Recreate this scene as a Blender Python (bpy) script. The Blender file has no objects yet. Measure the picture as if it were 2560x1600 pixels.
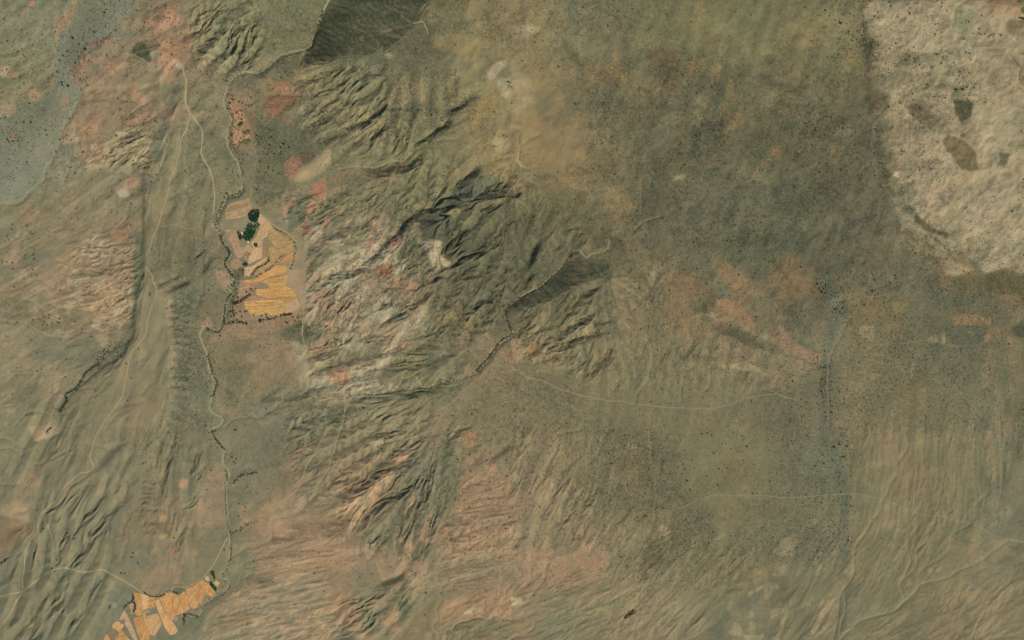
# Arid highland seen straight down from very high up: eroded terrain, dirt tracks, dry
# streambeds, two irrigated farms and thousands of scattered shrubs.
import bpy, math, random
import numpy as np
from mathutils import Vector
from mathutils.geometry import delaunay_2d_cdt

R = math.radians
M = 1.25                     # metres per plan unit (the survey below is 2560 x 1600 units)
S = bpy.context.scene
COL = S.collection
rnd = random.Random(7)

# ------------------------------------------------------------------ camera, sky, sun
ALT = 20000.0
cam_d = bpy.data.cameras.new('aerial_camera')
cam_d.sensor_width = 36.0
cam_d.lens = 36.0 * (ALT - 20.0) / (2560 * M)
cam_d.clip_start = 10.0
cam_d.clip_end = 90000.0
cam = bpy.data.objects.new('aerial_camera', cam_d)
cam.location = (0, 0, ALT)
COL.objects.link(cam)
S.camera = cam

SUN_EL, SUN_AZ = 42.0, 138.0          # clockwise from north (= up in the picture)
world = bpy.data.worlds.new('World')
S.world = world
world.use_nodes = True
wn = world.node_tree.nodes
bg = wn['Background']
sky = wn.new('ShaderNodeTexSky')
sky.sky_type = 'NISHITA'
sky.sun_disc = False
sky.sun_elevation = R(SUN_EL)
sky.sun_rotation = R(SUN_AZ)
sky.altitude = 1500
world.node_tree.links.new(sky.outputs[0], bg.inputs[0])
bg.inputs[1].default_value = 0.10
sun_d = bpy.data.lights.new('sun', 'SUN')
sun_d.energy = 3.55
sun_d.angle = R(0.53)
sun_d.color = (1.0, 0.955, 0.88)
sun = bpy.data.objects.new('sun', sun_d)
sv = Vector((math.sin(R(SUN_AZ)) * math.cos(R(SUN_EL)), math.cos(R(SUN_AZ)) * math.cos(R(SUN_EL)), math.sin(R(SUN_EL))))
sun.rotation_euler = sv.to_track_quat('Z', 'Y').to_euler()
sun.location = (0, 0, 3000)
COL.objects.link(sun)
S.view_settings.view_transform = 'Standard'
S.view_settings.look = 'None'
S.view_settings.exposure = 0.0
S.view_settings.gamma = 1.0
S.view_settings.use_curve_mapping = False
SUNX, SUNY = math.sin(R(SUN_AZ)), -math.cos(R(SUN_AZ))      # plan axes: x right, y down

# ------------------------------------------------------------------ survey helpers
def P(x0, y0, f, s):
    v = [float(t) for t in s.replace(',', ' ').split()]
    return [(x0 + v[i] / f, y0 + v[i + 1] / f) for i in range(0, len(v) - 1, 2)]
def T(c, r, s):
    return P(640 * c, (0, 533, 1066)[r], 2.831, s)
F1 = lambda s: P(540, 460, 7.56, s)
F2 = lambda s: P(540, 620, 7.56, s)
F3 = lambda s: P(240, 1400, 7.56, s)
F4 = lambda s: P(400, 1400, 7.56, s)
F5 = lambda s: P(520, 200, 7.56, s)
F6 = lambda s: P(1000, 400, 4.725, s)
F7 = lambda s: P(100, 860, 6.3, s)
F8 = lambda s: P(2360, 0, 6.875, s)
F9 = lambda s: P(580, 560, 18.9, s)

# ------------------------------------------------------------------ raster workspace
CELL = 2.0
MG = 40
NX, NY = 1280 + 2 * MG + 1, 800 + 2 * MG + 1
gx = (np.arange(NX) - MG) * CELL
gy = (np.arange(NY) - MG) * CELL
rs = np.random.RandomState(11)

def wmat(coords, n):
    i = np.floor(coords).astype(int); f = coords - i
    W = np.zeros((len(coords), n), np.float32)
    for k, w in ((-1, (1 - f) ** 3 / 6), (0, (3 * f ** 3 - 6 * f ** 2 + 4) / 6),
                 (1, (-3 * f ** 3 + 3 * f ** 2 + 3 * f + 1) / 6), (2, f ** 3 / 6)):
        W[np.arange(len(coords)), np.clip(i + k, 0, n - 1)] += w
    return W
def noise(size, seed):
    r = np.random.RandomState(seed)
    nx, ny = int((gx[-1] - gx[0]) / size) + 5, int((gy[-1] - gy[0]) / size) + 5
    G = r.uniform(-1, 1, (ny, nx)).astype(np.float32)
    ox, oy = r.uniform(1, 2, 2)
    return (wmat((gy - gy[0]) / size + oy, ny) @ G @ wmat((gx - gx[0]) / size + ox, nx).T) * 1.9
def fbm(size, seed, octs=4, gain=0.5):
    out = 0; a = 1.0; t = 0
    for k in range(octs):
        if size < 3.0: break
        out = out + a * noise(size, seed + 31 * k); t += a
        size *= 0.5; a *= gain
    return out / t
X0, Y0 = np.meshgrid(gx.astype(np.float32), gy.astype(np.float32))
XW = X0 + 5.0 * fbm(46, 1, 4, 0.6); YW = Y0 + 5.0 * fbm(46, 2, 4, 0.6)         # ragged natural outlines
XS = X0 + 14.0 * fbm(70, 3, 5, 0.6); YS = Y0 + 14.0 * fbm(70, 4, 5, 0.6)       # very ragged

def win(pts, m):
    xs = [p[0] for p in pts]; ys = [p[1] for p in pts]
    i0 = int(np.clip((min(xs) - m) / CELL + MG, 0, NX - 1)); i1 = int(np.clip((max(xs) + m) / CELL + MG + 2, 1, NX))
    j0 = int(np.clip((min(ys) - m) / CELL + MG, 0, NY - 1)); j1 = int(np.clip((max(ys) + m) / CELL + MG + 2, 1, NY))
    return slice(j0, j1), slice(i0, i1)
def box1(a, r, axis):
    if r < 1: return a
    pad = [(0, 0), (0, 0)]; pad[axis] = (r + 1, r)
    c = np.cumsum(np.pad(a, pad, mode='edge'), axis=axis, dtype=np.float64)
    n = 2 * r + 1
    return ((c[n:] - c[:-n]) if axis == 0 else (c[:, n:] - c[:, :-n])).astype(np.float32) / n
def blur(a, px):
    r = int(round(px / CELL / 1.7))
    if r < 1: return a
    for _ in range(2):
        a = box1(box1(a, r, 0), r, 1)
    return a
def polymask(pts, soft=4.0, ragged=1):
    w = win(pts, soft * 2 + (30 if ragged == 2 else 12))
    X, Y = ((X0, Y0), (XW, YW), (XS, YS))[ragged]
    x, y = X[w], Y[w]
    ins = np.zeros(x.shape, bool)
    n = len(pts)
    for k in range(n):
        (xa, ya), (xb, yb) = pts[k], pts[(k + 1) % n]
        if ya == yb: continue
        c = (ya > y) != (yb > y)
        ins ^= c & (x < (xb - xa) * (y - ya) / (yb - ya) + xa)
    return w, blur(ins.astype(np.float32), soft)
def linedist(pts, m, ragged=0):
    """distance to the line and side (+ = right hand when walking, y down), within m"""
    w = win(pts, m)
    X, Y = ((X0, Y0), (XW, YW), (XS, YS))[ragged]
    x, y = X[w], Y[w]
    d2 = np.full(x.shape, 1e9, np.float32)
    for k in range(len(pts) - 1):
        (xa, ya), (xb, yb) = pts[k], pts[k + 1]
        lx = [min(xa, xb) - m - 16, max(xa, xb) + m + 16]; ly = [min(ya, yb) - m - 16, max(ya, yb) + m + 16]
        oi = int(gx[w[1].start]); oj = int(gy[w[0].start])
        a0 = max(0, int((lx[0] - oi) / CELL)); a1 = max(0, int((lx[1] - oi) / CELL) + 2)
        b0 = max(0, int((ly[0] - oj) / CELL)); b1 = max(0, int((ly[1] - oj) / CELL) + 2)
        xx, yy = x[b0:b1, a0:a1], y[b0:b1, a0:a1]
        dx, dy = xb - xa, yb - ya
        t = np.clip(((xx - xa) * dx + (yy - ya) * dy) / (dx * dx + dy * dy + 1e-9), 0, 1)
        dd = (xx - xa - t * dx) ** 2 + (yy - ya - t * dy) ** 2
        np.minimum(d2[b0:b1, a0:a1], dd, out=d2[b0:b1, a0:a1])
    return w, np.sqrt(d2)
def smooth_line(pts, step=6.0, wob=0.0, seed=0):
    """Catmull-Rom through the surveyed points"""
    if len(pts) < 2: return pts
    r = random.Random(seed)
    out = []
    q = [pts[0]] + list(pts) + [pts[-1]]
    for k in range(1, len(q) - 2):
        p0, p1, p2, p3 = q[k - 1], q[k], q[k + 1], q[k + 2]
        n = max(1, int(math.dist(p1, p2) / step))
        for i in range(n):
            t = i / n
            out.append(tuple(0.5 * (2 * p1[a] + (p2[a] - p0[a]) * t + (2 * p0[a] - 5 * p1[a] + 4 * p2[a] - p3[a]) * t * t
                                    + (3 * p1[a] - p0[a] - 3 * p2[a] + p3[a]) * t ** 3) for a in (0, 1)))
    out.append(pts[-1])
    if wob:
        out = [out[0]] + [(x + r.uniform(-wob, wob), y + r.uniform(-wob, wob)) for x, y in out[1:-1]] + [out[-1]]
    return out
def lin(c):
    return np.array([((v / 255) / 12.92 if v / 255 <= 0.04045 else ((v / 255 + 0.055) / 1.055) ** 2.4) for v in c], np.float32)
KALB = np.array((1.14, 1.06, 0.91), np.float32)      # picture tone of a level surface -> its own colour
def alb(c):
    m = (c[0] + c[1] + c[2]) / 3.0
    k = min(1.0, (m / 94.0) ** 0.9)
    rg = max(0.0, c[0] - c[1] - 28) * 0.14
    c = (c[0] - rg * 0.5, c[1] + rg * 0.6, c[2] + rg * 0.2)
    gb = max(0.0, c[1] - c[0] + 2)
    c = (c[0] + gb * 0.7, c[1], c[2] - gb * 0.4)
    return lin(((0.78 * c[0] + 36) * k, (0.78 * c[1] + 38) * k, (0.78 * c[2] + 32) * k)) * KALB

# ------------------------------------------------------------------ survey: ground tones (16 x 10 stations)
COLGRID = [
(118,118,95),(108,113,98),(142,117,90),(118,112,82),(110,105,75),(88,88,64),(95,90,66),(125,112,78),(122,110,78),(108,100,74),(105,100,68),(110,103,68),(112,104,70),(124,112,80),(150,138,108),(150,125,95),
(125,115,86),(130,108,82),(128,112,85),(120,108,82),(118,102,74),(112,106,76),(108,102,74),(125,112,78),(128,110,75),(105,98,72),(102,93,68),(103,96,70),(108,98,70),(100,92,68),(132,120,92),(142,130,102),
(108,112,95),(128,116,90),(120,108,82),(120,112,86),(108,104,80),(112,104,76),(108,102,70),(120,108,74),(128,110,76),(112,98,70),(100,94,68),(98,92,68),(96,92,68),(98,92,70),(138,126,96),(150,138,106),
(125,112,85),(126,112,86),(112,105,80),(118,108,84),(130,112,84),(118,108,82),(100,98,72),(94,92,68),(100,94,68),(110,98,70),(96,92,70),(94,90,68),(94,92,70),(98,92,72),(132,120,94),(148,134,104),
(122,110,84),(142,116,90),(112,104,80),(112,104,80),(135,114,86),(140,125,98),(118,106,80),(98,93,70),(92,88,66),(105,96,72),(112,98,74),(110,98,74),(98,90,68),(102,92,68),(98,92,72),(102,94,72),
(132,115,88),(112,103,80),(112,103,80),(122,107,82),(135,110,84),(120,107,82),(110,102,76),(125,108,82),(112,100,72),(115,104,76),(118,106,78),(120,105,80),(104,98,75),(115,104,78),(105,98,75),(108,98,74),
(118,110,84),(118,106,82),(110,103,80),(112,106,84),(110,105,82),(115,106,82),(115,105,80),(118,106,80),(115,103,78),(110,100,74),(110,100,74),(112,102,76),(103,98,76),(116,104,78),(110,100,74),(112,104,80),
(116,108,84),(112,103,80),(110,102,80),(118,108,84),(118,105,82),(128,108,82),(110,102,80),(138,115,88),(120,106,80),(112,102,76),(110,100,74),(110,100,72),(103,100,78),(112,102,74),(116,104,76),(108,102,78),
(108,104,82),(105,100,78),(125,108,84),(112,105,82),(138,115,90),(132,114,88),(110,103,80),(132,112,86),(130,112,86),(125,110,82),(112,102,76),(108,100,74),(106,100,76),(112,102,74),(112,102,76),(110,104,80),
(108,103,80),(108,104,82),(112,105,84),(118,108,84),(142,122,96),(120,110,86),(120,108,82),(135,108,82),(125,110,84),(128,112,84),(128,114,88),(110,102,76),(108,100,76),(110,102,78),(106,98,74),(118,106,80)]
BIGGRID = '5831001555212652' '3532411345676993' '7232621136688861' '2112211137888852' '1012210123467665' '1313221121136655' '0001221232236544' '0001112112337102' '1000012211436100' '0000001010001000'
FINEGRID = '2425796446333532' '3423658328668681' '3123843147788741' '1143356565877752' '1252456866544666' '1163244545565665' '0162422665436544' '0011222247627100' '0000121323638000' '0000000111100001'

# ------------------------------------------------------------------ survey: tone patches; dark slope ones also hold some shade in their colour
B = lambda rgb, pts, st=0.85, soft=7, rag=1: (rgb, st, soft, rag, pts)
BLOBS = [
# top left
B((108,108,88), T(0,0,"0,0 230,0 200,90 60,100 0,120"),.6,12),
B((110,120,107), T(0,0,"980,0 930,60 880,110 790,210 740,260 660,290 600,300 560,370 540,420 545,540 605,580 590,640 560,700 530,780 470,870 430,930 420,1010 400,1100 350,1180 320,1260 250,1330 170,1400 130,1430 0,1445 0,830 90,790 120,720 220,700 300,670 370,640 390,560 385,420 400,300 430,220 470,180 530,70 540,0"),.95,3),
B((99,101,84), T(0,0,"560,0 900,0 860,60 700,200 560,330 470,520 420,420 450,250 520,110"),.6,12),
B((99,102,86), T(0,0,"130,720 380,680 420,740 380,900 200,1000 60,1000 60,800"),.6,10),
B((120,126,110), T(0,0,"440,740 520,720 500,800 420,950 400,1100 300,1260 160,1390 40,1420 20,1270 120,1150 260,950"),.5,10),
B((150,125,98), T(0,0,"370,150 400,110 440,90 500,40 510,0 560,0 540,90 490,170 420,230 400,300 385,420 380,560 355,560 355,430 380,280"),.8,4),
B((160,116,90), T(0,0,"420,150 470,110 495,160 470,190 430,190"),.7,5),
B((150,122,96), T(0,0,"440,650 480,650 480,700 462,780 450,700"),.95,2),
B((150,130,105), T(0,0,"0,750 100,730 115,790 60,830 0,825"),.9,4),
B((150,122,96), T(0,0,"70,930 105,925 100,980 60,990"),.8,3), B((140,124,98), T(0,0,"130,840 160,860 150,910 115,890"),.7,3),
B((128,108,86), T(0,0,"600,300 780,270 900,320 930,400 800,470 700,560 620,630 560,560 545,430"),.6,8),
B((165,118,92), T(0,0,"1020,130 1080,80 1180,35 1240,60 1268,110 1240,160 1180,190 1100,180 1030,170"),.85,5),
B((118,98,74), T(0,0,"1085,120 1150,95 1165,130 1110,155"),.8,4), B((172,108,86), T(0,0,"1190,60 1240,60 1262,110 1230,160 1200,165 1225,110"),.6,4),
B((152,105,82), T(0,0,"1050,215 1150,235 1200,270 1340,310 1350,350 1270,390 1240,430 1180,420 1130,390 1150,320"),.75,8),
B((172,116,92), T(0,0,"1130,400 1200,400 1270,440 1240,480 1200,520 1150,500 1120,450"),.8,6),
B((165,108,84), T(0,0,"1170,520 1240,540 1240,600 1190,610"),.6,5),
B((178,150,124), T(0,0,"1225,430 1295,450 1300,490 1255,480"),.8,3),
B((162,112,90), T(0,0,"630,290 700,288 780,262 790,285 700,318 630,325"),.75,3),
B((152,120,94), T(0,0,"600,560 700,530 760,580 700,620 615,645"),.7,6), B((150,105,84), T(0,0,"930,540 975,600 970,620 925,590"),.8,4),
B((160,120,95), T(0,0,"880,640 960,650 1040,700 1020,740 940,700"),.8,4), B((128,86,68), T(0,0,"890,640 940,650 930,695 895,690"),.8,3),
B((140,92,72), T(0,0,"770,400 830,440 820,460 775,450"),.6,3),
B((132,106,82), T(0,0,"550,700 720,700 800,740 900,780 860,860 700,910 560,920 500,890 530,790"),.25,10),
B((165,122,96), T(0,0,"505,870 600,890 690,880 680,922 580,927 510,905"),.85,4),
B((168,142,112), T(0,0,"420,970 500,950 560,990 520,1015 430,1025"),.85,3), B((120,84,66), T(0,0,"425,965 490,950 470,975 430,990"),.8,2),
B((165,150,118), T(0,0,"620,1030 680,1025 690,1065 640,1075"),.9,3), B((148,124,98), T(0,0,"495,1080 545,1080 540,1105 500,1100"),.8,3),
B((172,152,122), T(0,0,"0,460 60,480 45,540 0,545"),.9,4), B((160,120,92), T(0,0,"60,520 130,520 120,550 65,545"),.8,3),
B((104,104,80), T(0,0,"0,550 140,555 180,500 170,560 60,610 0,620"),.7,5),
B((162,124,98), T(0,0,"200,640 250,630 300,680 230,712 195,690"),.8,4), B((188,110,92), T(0,0,"205,15 240,15 240,40 210,40"),.8,2),
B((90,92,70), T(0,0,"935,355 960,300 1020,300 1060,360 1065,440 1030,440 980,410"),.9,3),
B((150,152,124), T(0,0,"1060,360 1090,370 1080,420 1062,400"),.9,2), B((130,104,80), T(0,0,"1060,240 1120,260 1130,300 1080,300"),.6,4),
B((150,133,103), T(0,0,"560,1160 700,1080 740,1070 820,940 900,910 1040,960 1080,1000 1060,1080 1040,1180 920,1230 780,1200 640,1200"),.85,6),
B((152,110,86), T(0,0,"880,850 1000,790 1090,780 1100,820 1000,860 900,900"),.75,5), B((104,92,74), T(0,0,"820,1000 960,930 1000,960 880,1040"),.7,4),
B((168,162,134), T(0,0,"740,1065 790,1065 780,1095 740,1095"),.9,2), B((165,160,132), T(0,0,"810,935 850,930 840,955"),.9,2),
B((96,98,78), T(0,0,"880,1000 960,970 930,1030 880,1040"),.6,4),
B((152,120,96), T(0,0,"800,1330 880,1270 960,1240 990,1280 940,1330 900,1390 820,1360"),.8,4), B((165,157,132), T(0,0,"830,1355 900,1345 915,1390 850,1395"),.9,3),
B((105,96,84), T(0,0,"960,1260 1100,1250 1120,1350 1020,1380 1000,1320"),.7,5),
B((106,100,78), T(0,0,"1100,600 1290,570 1300,660 1200,700 1110,720 1060,700"),.7,8),
B((134,104,80), T(0,0,"1040,660 1120,640 1130,720 1060,740"),.5,6),
B((101,107,91), T(0,0,"1225,640 1245,740 1200,870 1175,960 1162,1090 1140,1200 1080,1180 1080,1000 1130,900 1160,780 1190,700"),.85,4),
B((129,117,89), T(0,0,"1250,700 1300,700 1320,760 1300,900 1200,1512 1010,1512 1030,1390 1100,1360 1140,1200 1170,1000 1190,900 1240,800"),.9,4),
B((112,106,82), T(0,0,"1330,820 1420,900 1430,1100 1500,1300 1505,1512 1250,1512 1270,1150 1310,950"),.6,10),
B((138,120,92), T(0,0,"1240,740 1262,700 1262,760 1240,850 1195,1000 1165,1200 1130,1360 1110,1340 1140,1180 1170,1000 1190,900"),.6,3),
B((145,122,95), T(0,0,"1280,490 1400,390 1480,500 1590,620 1570,720 1440,640 1330,560 1330,700 1290,700"),.4,10),
B((140,106,82), T(0,0,"1640,640 1720,640 1780,720 1812,900 1812,1000 1760,1060 1660,1050 1610,960 1640,830 1600,720"),.7,5),
B((112,96,76), T(0,0,"1640,540 1812,520 1812,640 1700,640 1640,600"),.6,7),
# top middle
B((92,92,68), T(1,0,"500,0 1250,0 1180,60 1120,180 1000,300 940,350 750,410 640,415 500,440 310,450 385,320 460,110"),.9,5),  # dark scrub, with the slope's shade also put into the colour
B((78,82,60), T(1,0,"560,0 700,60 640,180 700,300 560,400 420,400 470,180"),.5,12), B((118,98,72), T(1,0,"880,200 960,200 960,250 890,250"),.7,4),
B((106,108,72), T(1,0,"520,200 640,240 620,290 500,270"),.5,6),B((112,104,76), T(1,0,"980,60 1200,40 1150,140 1040,160"),.4,8),
B((92,100,88), T(1,0,"60,100 130,120 200,180 160,220 90,170"),.75,6), B((134,118,88), T(1,0,"120,90 250,120 260,200 200,170"),.5,6),
B((96,104,86), T(1,0,"200,20 360,60 330,110 220,80"),.6,6), B((134,122,92), T(1,0,"0,0 100,0 100,90 0,110"),.4,8),
B((146,130,98), T(1,0,"0,400 60,440 140,385 60,490 0,512"),.6,4),
B((98,98,80), T(1,0,"0,520 100,470 200,400 300,440 260,520 160,560 0,560"),.7,6),
B((135,115,72), T(1,0,"1240,260 1400,230 1500,260 1550,350 1480,400 1380,360 1260,330"),.7,8),
B((147,119,72), T(1,0,"1530,760 1640,660 1720,620 1700,700 1640,780 1560,880 1500,870"),.75,7),
B((138,116,76), T(1,0,"1700,700 1812,700 1812,1512 1640,1200 1540,1040 1560,900"),.4,14),
B((166,146,113), T(1,0,"1620,500 1700,440 1760,430 1780,470 1700,520 1650,560"),.8,5), B((160,142,112), T(1,0,"1700,560 1800,560 1812,700 1760,690"),.8,6),
B((158,138,106), T(1,0,"1660,960 1790,980 1812,1060 1700,1080"),.7,6), B((148,132,100), T(1,0,"1220,60 1300,60 1330,120 1240,180 1200,130"),.5,6),
B((90,86,62), T(1,0,"1400,150 1520,160 1500,200 1400,190"),.5,5), B((150,128,98), T(1,0,"910,370 970,370 960,410 900,400"),.7,4),
B((100,98,84), T(1,0,"640,420 820,440 900,500 880,540 780,480 640,450"),.7,6), B((136,122,90), T(1,0,"260,500 420,450 540,460 500,520 300,570"),.6,5),
B((152,108,82), T(1,0,"80,560 180,570 240,600 320,640 300,690 250,690 180,650 90,600"),.85,5),
B((134,90,66), T(1,0,"50,790 90,660 200,670 280,690 250,740 180,780 130,830 70,810"),.85,4), B((148,104,78), T(1,0,"190,840 290,830 280,860 200,870"),.7,4),
B((90,98,78), T(1,0,"300,700 380,680 400,760 330,880 400,860 380,920 280,900 260,800"),.6,8),
B((152,129,98), T(1,0,"250,1290 300,1200 420,1110 500,1060 530,1060 530,1150 470,1220 400,1270 300,1290"),.85,4),
B((97,100,76), T(1,0,"0,780 200,850 400,960 400,1060 250,1100 190,1170 250,1290 300,1310 200,1380 60,1440 0,1450"),.85,6),
B((112,98,78), T(1,0,"100,1300 400,1180 500,1230 300,1340 60,1400"),.4,8),
B((154,107,84), T(1,0,"195,1170 250,1100 310,1120 310,1180 270,1290 220,1250"),.85,4), B((110,90,70), T(1,0,"300,1100 380,1070 430,1080 380,1150 330,1170"),.85,4),
B((165,105,82), T(1,0,"370,1360 420,1300 490,1260 500,1330 480,1400 430,1400"),.85,4), B((150,105,80), T(1,0,"515,1280 590,1210 600,1240 545,1290"),.75,4),
B((155,112,86), T(1,0,"240,1440 290,1390 230,1512 195,1512"),.85,4), B((158,110,86), T(1,0,"350,1450 400,1400 420,1450 380,1512 340,1512"),.85,4),
B((92,98,80), T(1,0,"300,1380 370,1360 350,1460 330,1512 240,1512 270,1420"),.8,4),
B((116,96,72), T(1,0,"570,1210 760,1190 900,1260 1000,1180 990,1220 880,1290 560,1290 540,1250"),.7,5), B((140,112,82), T(1,0,"960,1210 1010,1190 990,1280 940,1300"),.6,4),
B((98,82,60), T(1,0,"760,1190 880,1180 1000,1150 1060,1130 1100,1100 1060,1180 900,1240 800,1230"),.7,4),
B((84,88,70), T(1,0,"1420,1300 1560,1200 1620,1230 1720,1290 1812,1330 1812,1512 1240,1512 1260,1420 1440,1420"),.75,6),
B((88,102,78), T(1,0,"1390,1110 1500,1120 1490,1160 1400,1150"),.7,6), B((132,118,84), T(1,0,"560,1300 900,1280 880,1400 700,1512 500,1512"),.4,10),
B((130,116,82), T(1,0,"1250,1020 1450,980 1420,1060 1280,1120 1180,1220 1080,1300"),.4,8),
B((112,96,76), T(1,0,"940,560 1040,600 1000,700 940,720"),.6,8), B((90,90,80), T(1,0,"840,500 940,500 960,620 900,600"),.5,8),
B((94,90,80), T(1,0,"940,760 1010,760 1000,860 940,850"),.6,7),
# top right-centre
B((130,111,77), T(2,0,"0,380 200,480 420,680 480,900 520,1100 560,1200 800,1400 900,1512 700,1500 500,1350 300,1280 180,1250 120,1150 60,1100 0,1000"),.75,10),
B((156,139,107), T(2,0,"0,430 100,560 130,700 60,800 0,820"),.7,9), B((172,152,118), T(2,0,"45,1130 100,1185 65,1175"),.95,2),
B((96,90,66), T(2,0,"160,1240 300,1230 330,1265 200,1280"),.7,5), B((148,134,100), T(2,0,"0,180 140,170 200,210 100,260 0,290"),.8,4),
B((98,104,84), T(2,0,"1060,680 1140,660 1180,760 1110,760"),.75,7), B((98,102,84), T(2,0,"370,0 480,0 470,180 400,150"),.7,8),
B((90,98,74), T(2,0,"640,180 740,310 690,340 640,240"),.7,7), B((97,100,80), T(2,0,"1090,780 1180,800 1130,1000 980,1060 1000,960"),.7,10),
B((102,82,60), T(2,0,"950,360 1100,340 1180,420 1160,520 1060,500 980,440"),.75,10), B((128,108,68), T(2,0,"680,440 780,500 880,580 780,640 700,520"),.7,8),
B((128,112,78), T(2,0,"600,120 720,160 760,300 700,300 640,200"),.5,8),
B((134,116,82), T(2,0,"1290,680 1380,680 1380,850 1320,860 1290,760"),.75,6), B((132,104,67), T(2,0,"1500,840 1620,780 1640,900 1540,920"),.7,8),
B((98,98,77), T(2,0,"1400,1200 1812,1000 1812,1512 1200,1512 1250,1300"),.6,16), B((108,103,70), T(2,0,"600,0 1812,0 1812,470 1500,400 1400,240 1130,200 1000,60"),.5,14),
B((132,104,68), T(2,0,"1180,100 1400,160 1380,260 1300,250"),.35,10), B((92,98,78), T(2,0,"900,0 1100,60 1150,40 1200,100 1080,110 940,50"),.5,8),
B((84,100,78), T(2,0,"1380,260 1480,300 1400,320"),.6,6), B((88,98,78), T(2,0,"1190,480 1250,460 1260,600 1180,640"),.6,7),
B((126,110,78), T(2,0,"500,880 700,960 740,1100 600,1050 520,1000"),.5,8), B((142,118,76), T(2,0,"620,1270 760,1360 900,1480 820,1480 700,1400"),.6,6),
B((90,92,72), T(2,0,"910,1300 1060,1200 1100,1300 1000,1420 930,1480"),.4,8), B((146,134,102), T(2,0,"1120,1240 1230,1230 1210,1270 1140,1270"),.7,4),
B((90,100,72), T(2,0,"540,1270 590,1270 590,1310 540,1300"),.7,5), B((92,92,70), T(2,0,"480,620 600,700 640,840 540,820 480,720"),.6,10),
B((84,84,62), T(2,0,"320,240 400,280 480,420 520,480 460,460 370,340"),.6,8),B((90,96,76), T(2,0,"980,960 1040,960 1020,1060 970,1080"),.6,6),
# cream plateau, top right
B((160,143,113), T(3,0,"640,0 680,100 700,250 780,300 720,400 700,560 720,740 760,1000 830,1200 860,1330 950,1600 1080,1630 1180,1770 1260,1930 1350,1960 1460,1930 1560,1945 1640,1930 1780,1920 1850,1960 1950,1900 1950,0"),.95,5),
B((116,109,80), T(3,0,"660,380 1000,380 1160,360 1300,330 1460,390 1300,420 1000,450 760,470 690,450"),.75,8),
B((114,104,76), T(3,0,"700,480 900,500 1160,500 1260,560 1300,600 1280,640 1040,640 900,600 720,560"),.75,8),
B((84,84,66), T(3,0,"1330,700 1450,710 1440,820 1370,860 1330,800"),.95,2), B((100,102,78), T(3,0,"1290,590 1390,590 1380,720 1290,700"),.75,6),
B((106,88,68), T(3,0,"990,760 1020,728 1100,750 1170,820 1090,850 1030,840"),.9,3),
B((108,93,64), T(3,0,"1230,990 1270,950 1400,1000 1470,1080 1480,1190 1430,1215 1360,1180 1280,1070 1240,1020"),.95,2), B((128,104,74), T(3,0,"1370,1010 1460,1080 1450,1140 1400,1060"),.6,3), B((84,80,58), T(3,0,"1290,1110 1370,1180 1390,1210 1300,1130"),.7,2),
B((88,92,70), T(3,0,"1640,1085 1710,1090 1690,1165 1620,1170 1650,1130"),.9,3), B((104,104,82), T(3,0,"1180,1120 1220,1120 1230,1160 1190,1160"),.8,3), B((96,100,80), T(3,0,"1370,930 1410,940 1410,970 1375,965"),.8,3),
B((106,90,68), T(3,0,"720,640 830,680 860,760 780,850 720,800"),.8,6), B((104,98,74), T(3,0,"740,850 960,830 1200,850 1300,880 1200,930 940,950 800,940"),.6,8),
B((118,122,94), T(3,0,"1330,60 1430,60 1450,200 1400,230 1340,200"),.8,6), B((156,120,90), T(3,0,"1450,30 1850,0 1850,60 1780,130 1700,90 1600,120 1500,100"),.85,8), B((128,102,78), T(3,0,"1560,0 1850,0 1850,40 1600,50"),.8,6),
B((118,103,75), T(3,0,"1670,180 1700,140 1850,140 1850,260 1750,260 1690,220"),.95,2), B((136,117,88), T(3,0,"1430,290 1700,290 1720,345 1500,345"),.75,5),
B((150,112,86), T(3,0,"1570,345 1640,345 1620,380 1560,380"),.6,4), B((120,112,86), T(3,0,"1180,340 1300,340 1450,380 1420,420 1240,390"),.7,6), B((124,116,88), T(3,0,"1480,440 1600,450 1700,540 1560,600 1480,560"),.6,8),
B((192,162,134), T(3,0,"895,1210 940,1210 930,1250 900,1245"),.95,2), B((120,108,78), T(3,0,"1690,1000 1850,980 1850,1070 1720,1060"),.75,5), B((112,104,78), T(3,0,"1740,760 1850,740 1850,960 1760,960"),.6,7),
B((120,110,82), T(3,0,"1440,480 1560,700 1500,760 1460,640"),.5,8), B((94,90,66), T(3,0,"700,1100 900,1080 950,1180 900,1290 1060,1512 960,1512 860,1330 780,1200"),.75,6),
B((104,92,70), T(3,0,"680,520 740,560 740,740 700,700"),.4,6), B((138,80,58), T(3,0,"1800,540 1850,540 1850,600 1800,600"),.9,2),
B((98,104,82), T(3,0,"470,890 580,880 600,960 480,980"),.75,8), B((128,104,63), T(3,0,"470,1020 510,1000 500,1080 440,1080"),.7,7), B((138,98,68), T(3,0,"30,1040 110,1040 100,1080 30,1100"),.7,6), B((92,100,70), T(3,0,"100,860 240,880 240,910 120,900"),.7,5),
B((120,104,66), T(3,0,"200,520 330,530 330,590 220,590"),.5,8), B((80,84,64), T(3,0,"0,560 180,600 260,640 200,660 60,620 0,620"),.6,7), B((84,92,72), T(3,0,"340,170 400,180 450,280 400,270"),.5,6),B((134,108,68), T(3,0,"390,150 460,150 480,200 420,210"),.5,6),B((128,104,60), T(3,0,"570,380 650,390 660,460 600,440"),.5,6),
B((92,90,68), T(3,0,"300,1200 500,1100 760,1300 860,1512 300,1512"),.5,18), B((84,84,64), T(3,0,"330,1290 440,1290 440,1380 340,1370"),.5,10),
# right, second row
B((100,86,64), T(3,1,"1040,-10 1100,60 1180,120 1290,150 1260,175 1180,150 1100,120 1040,50"),.9,3),
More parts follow.
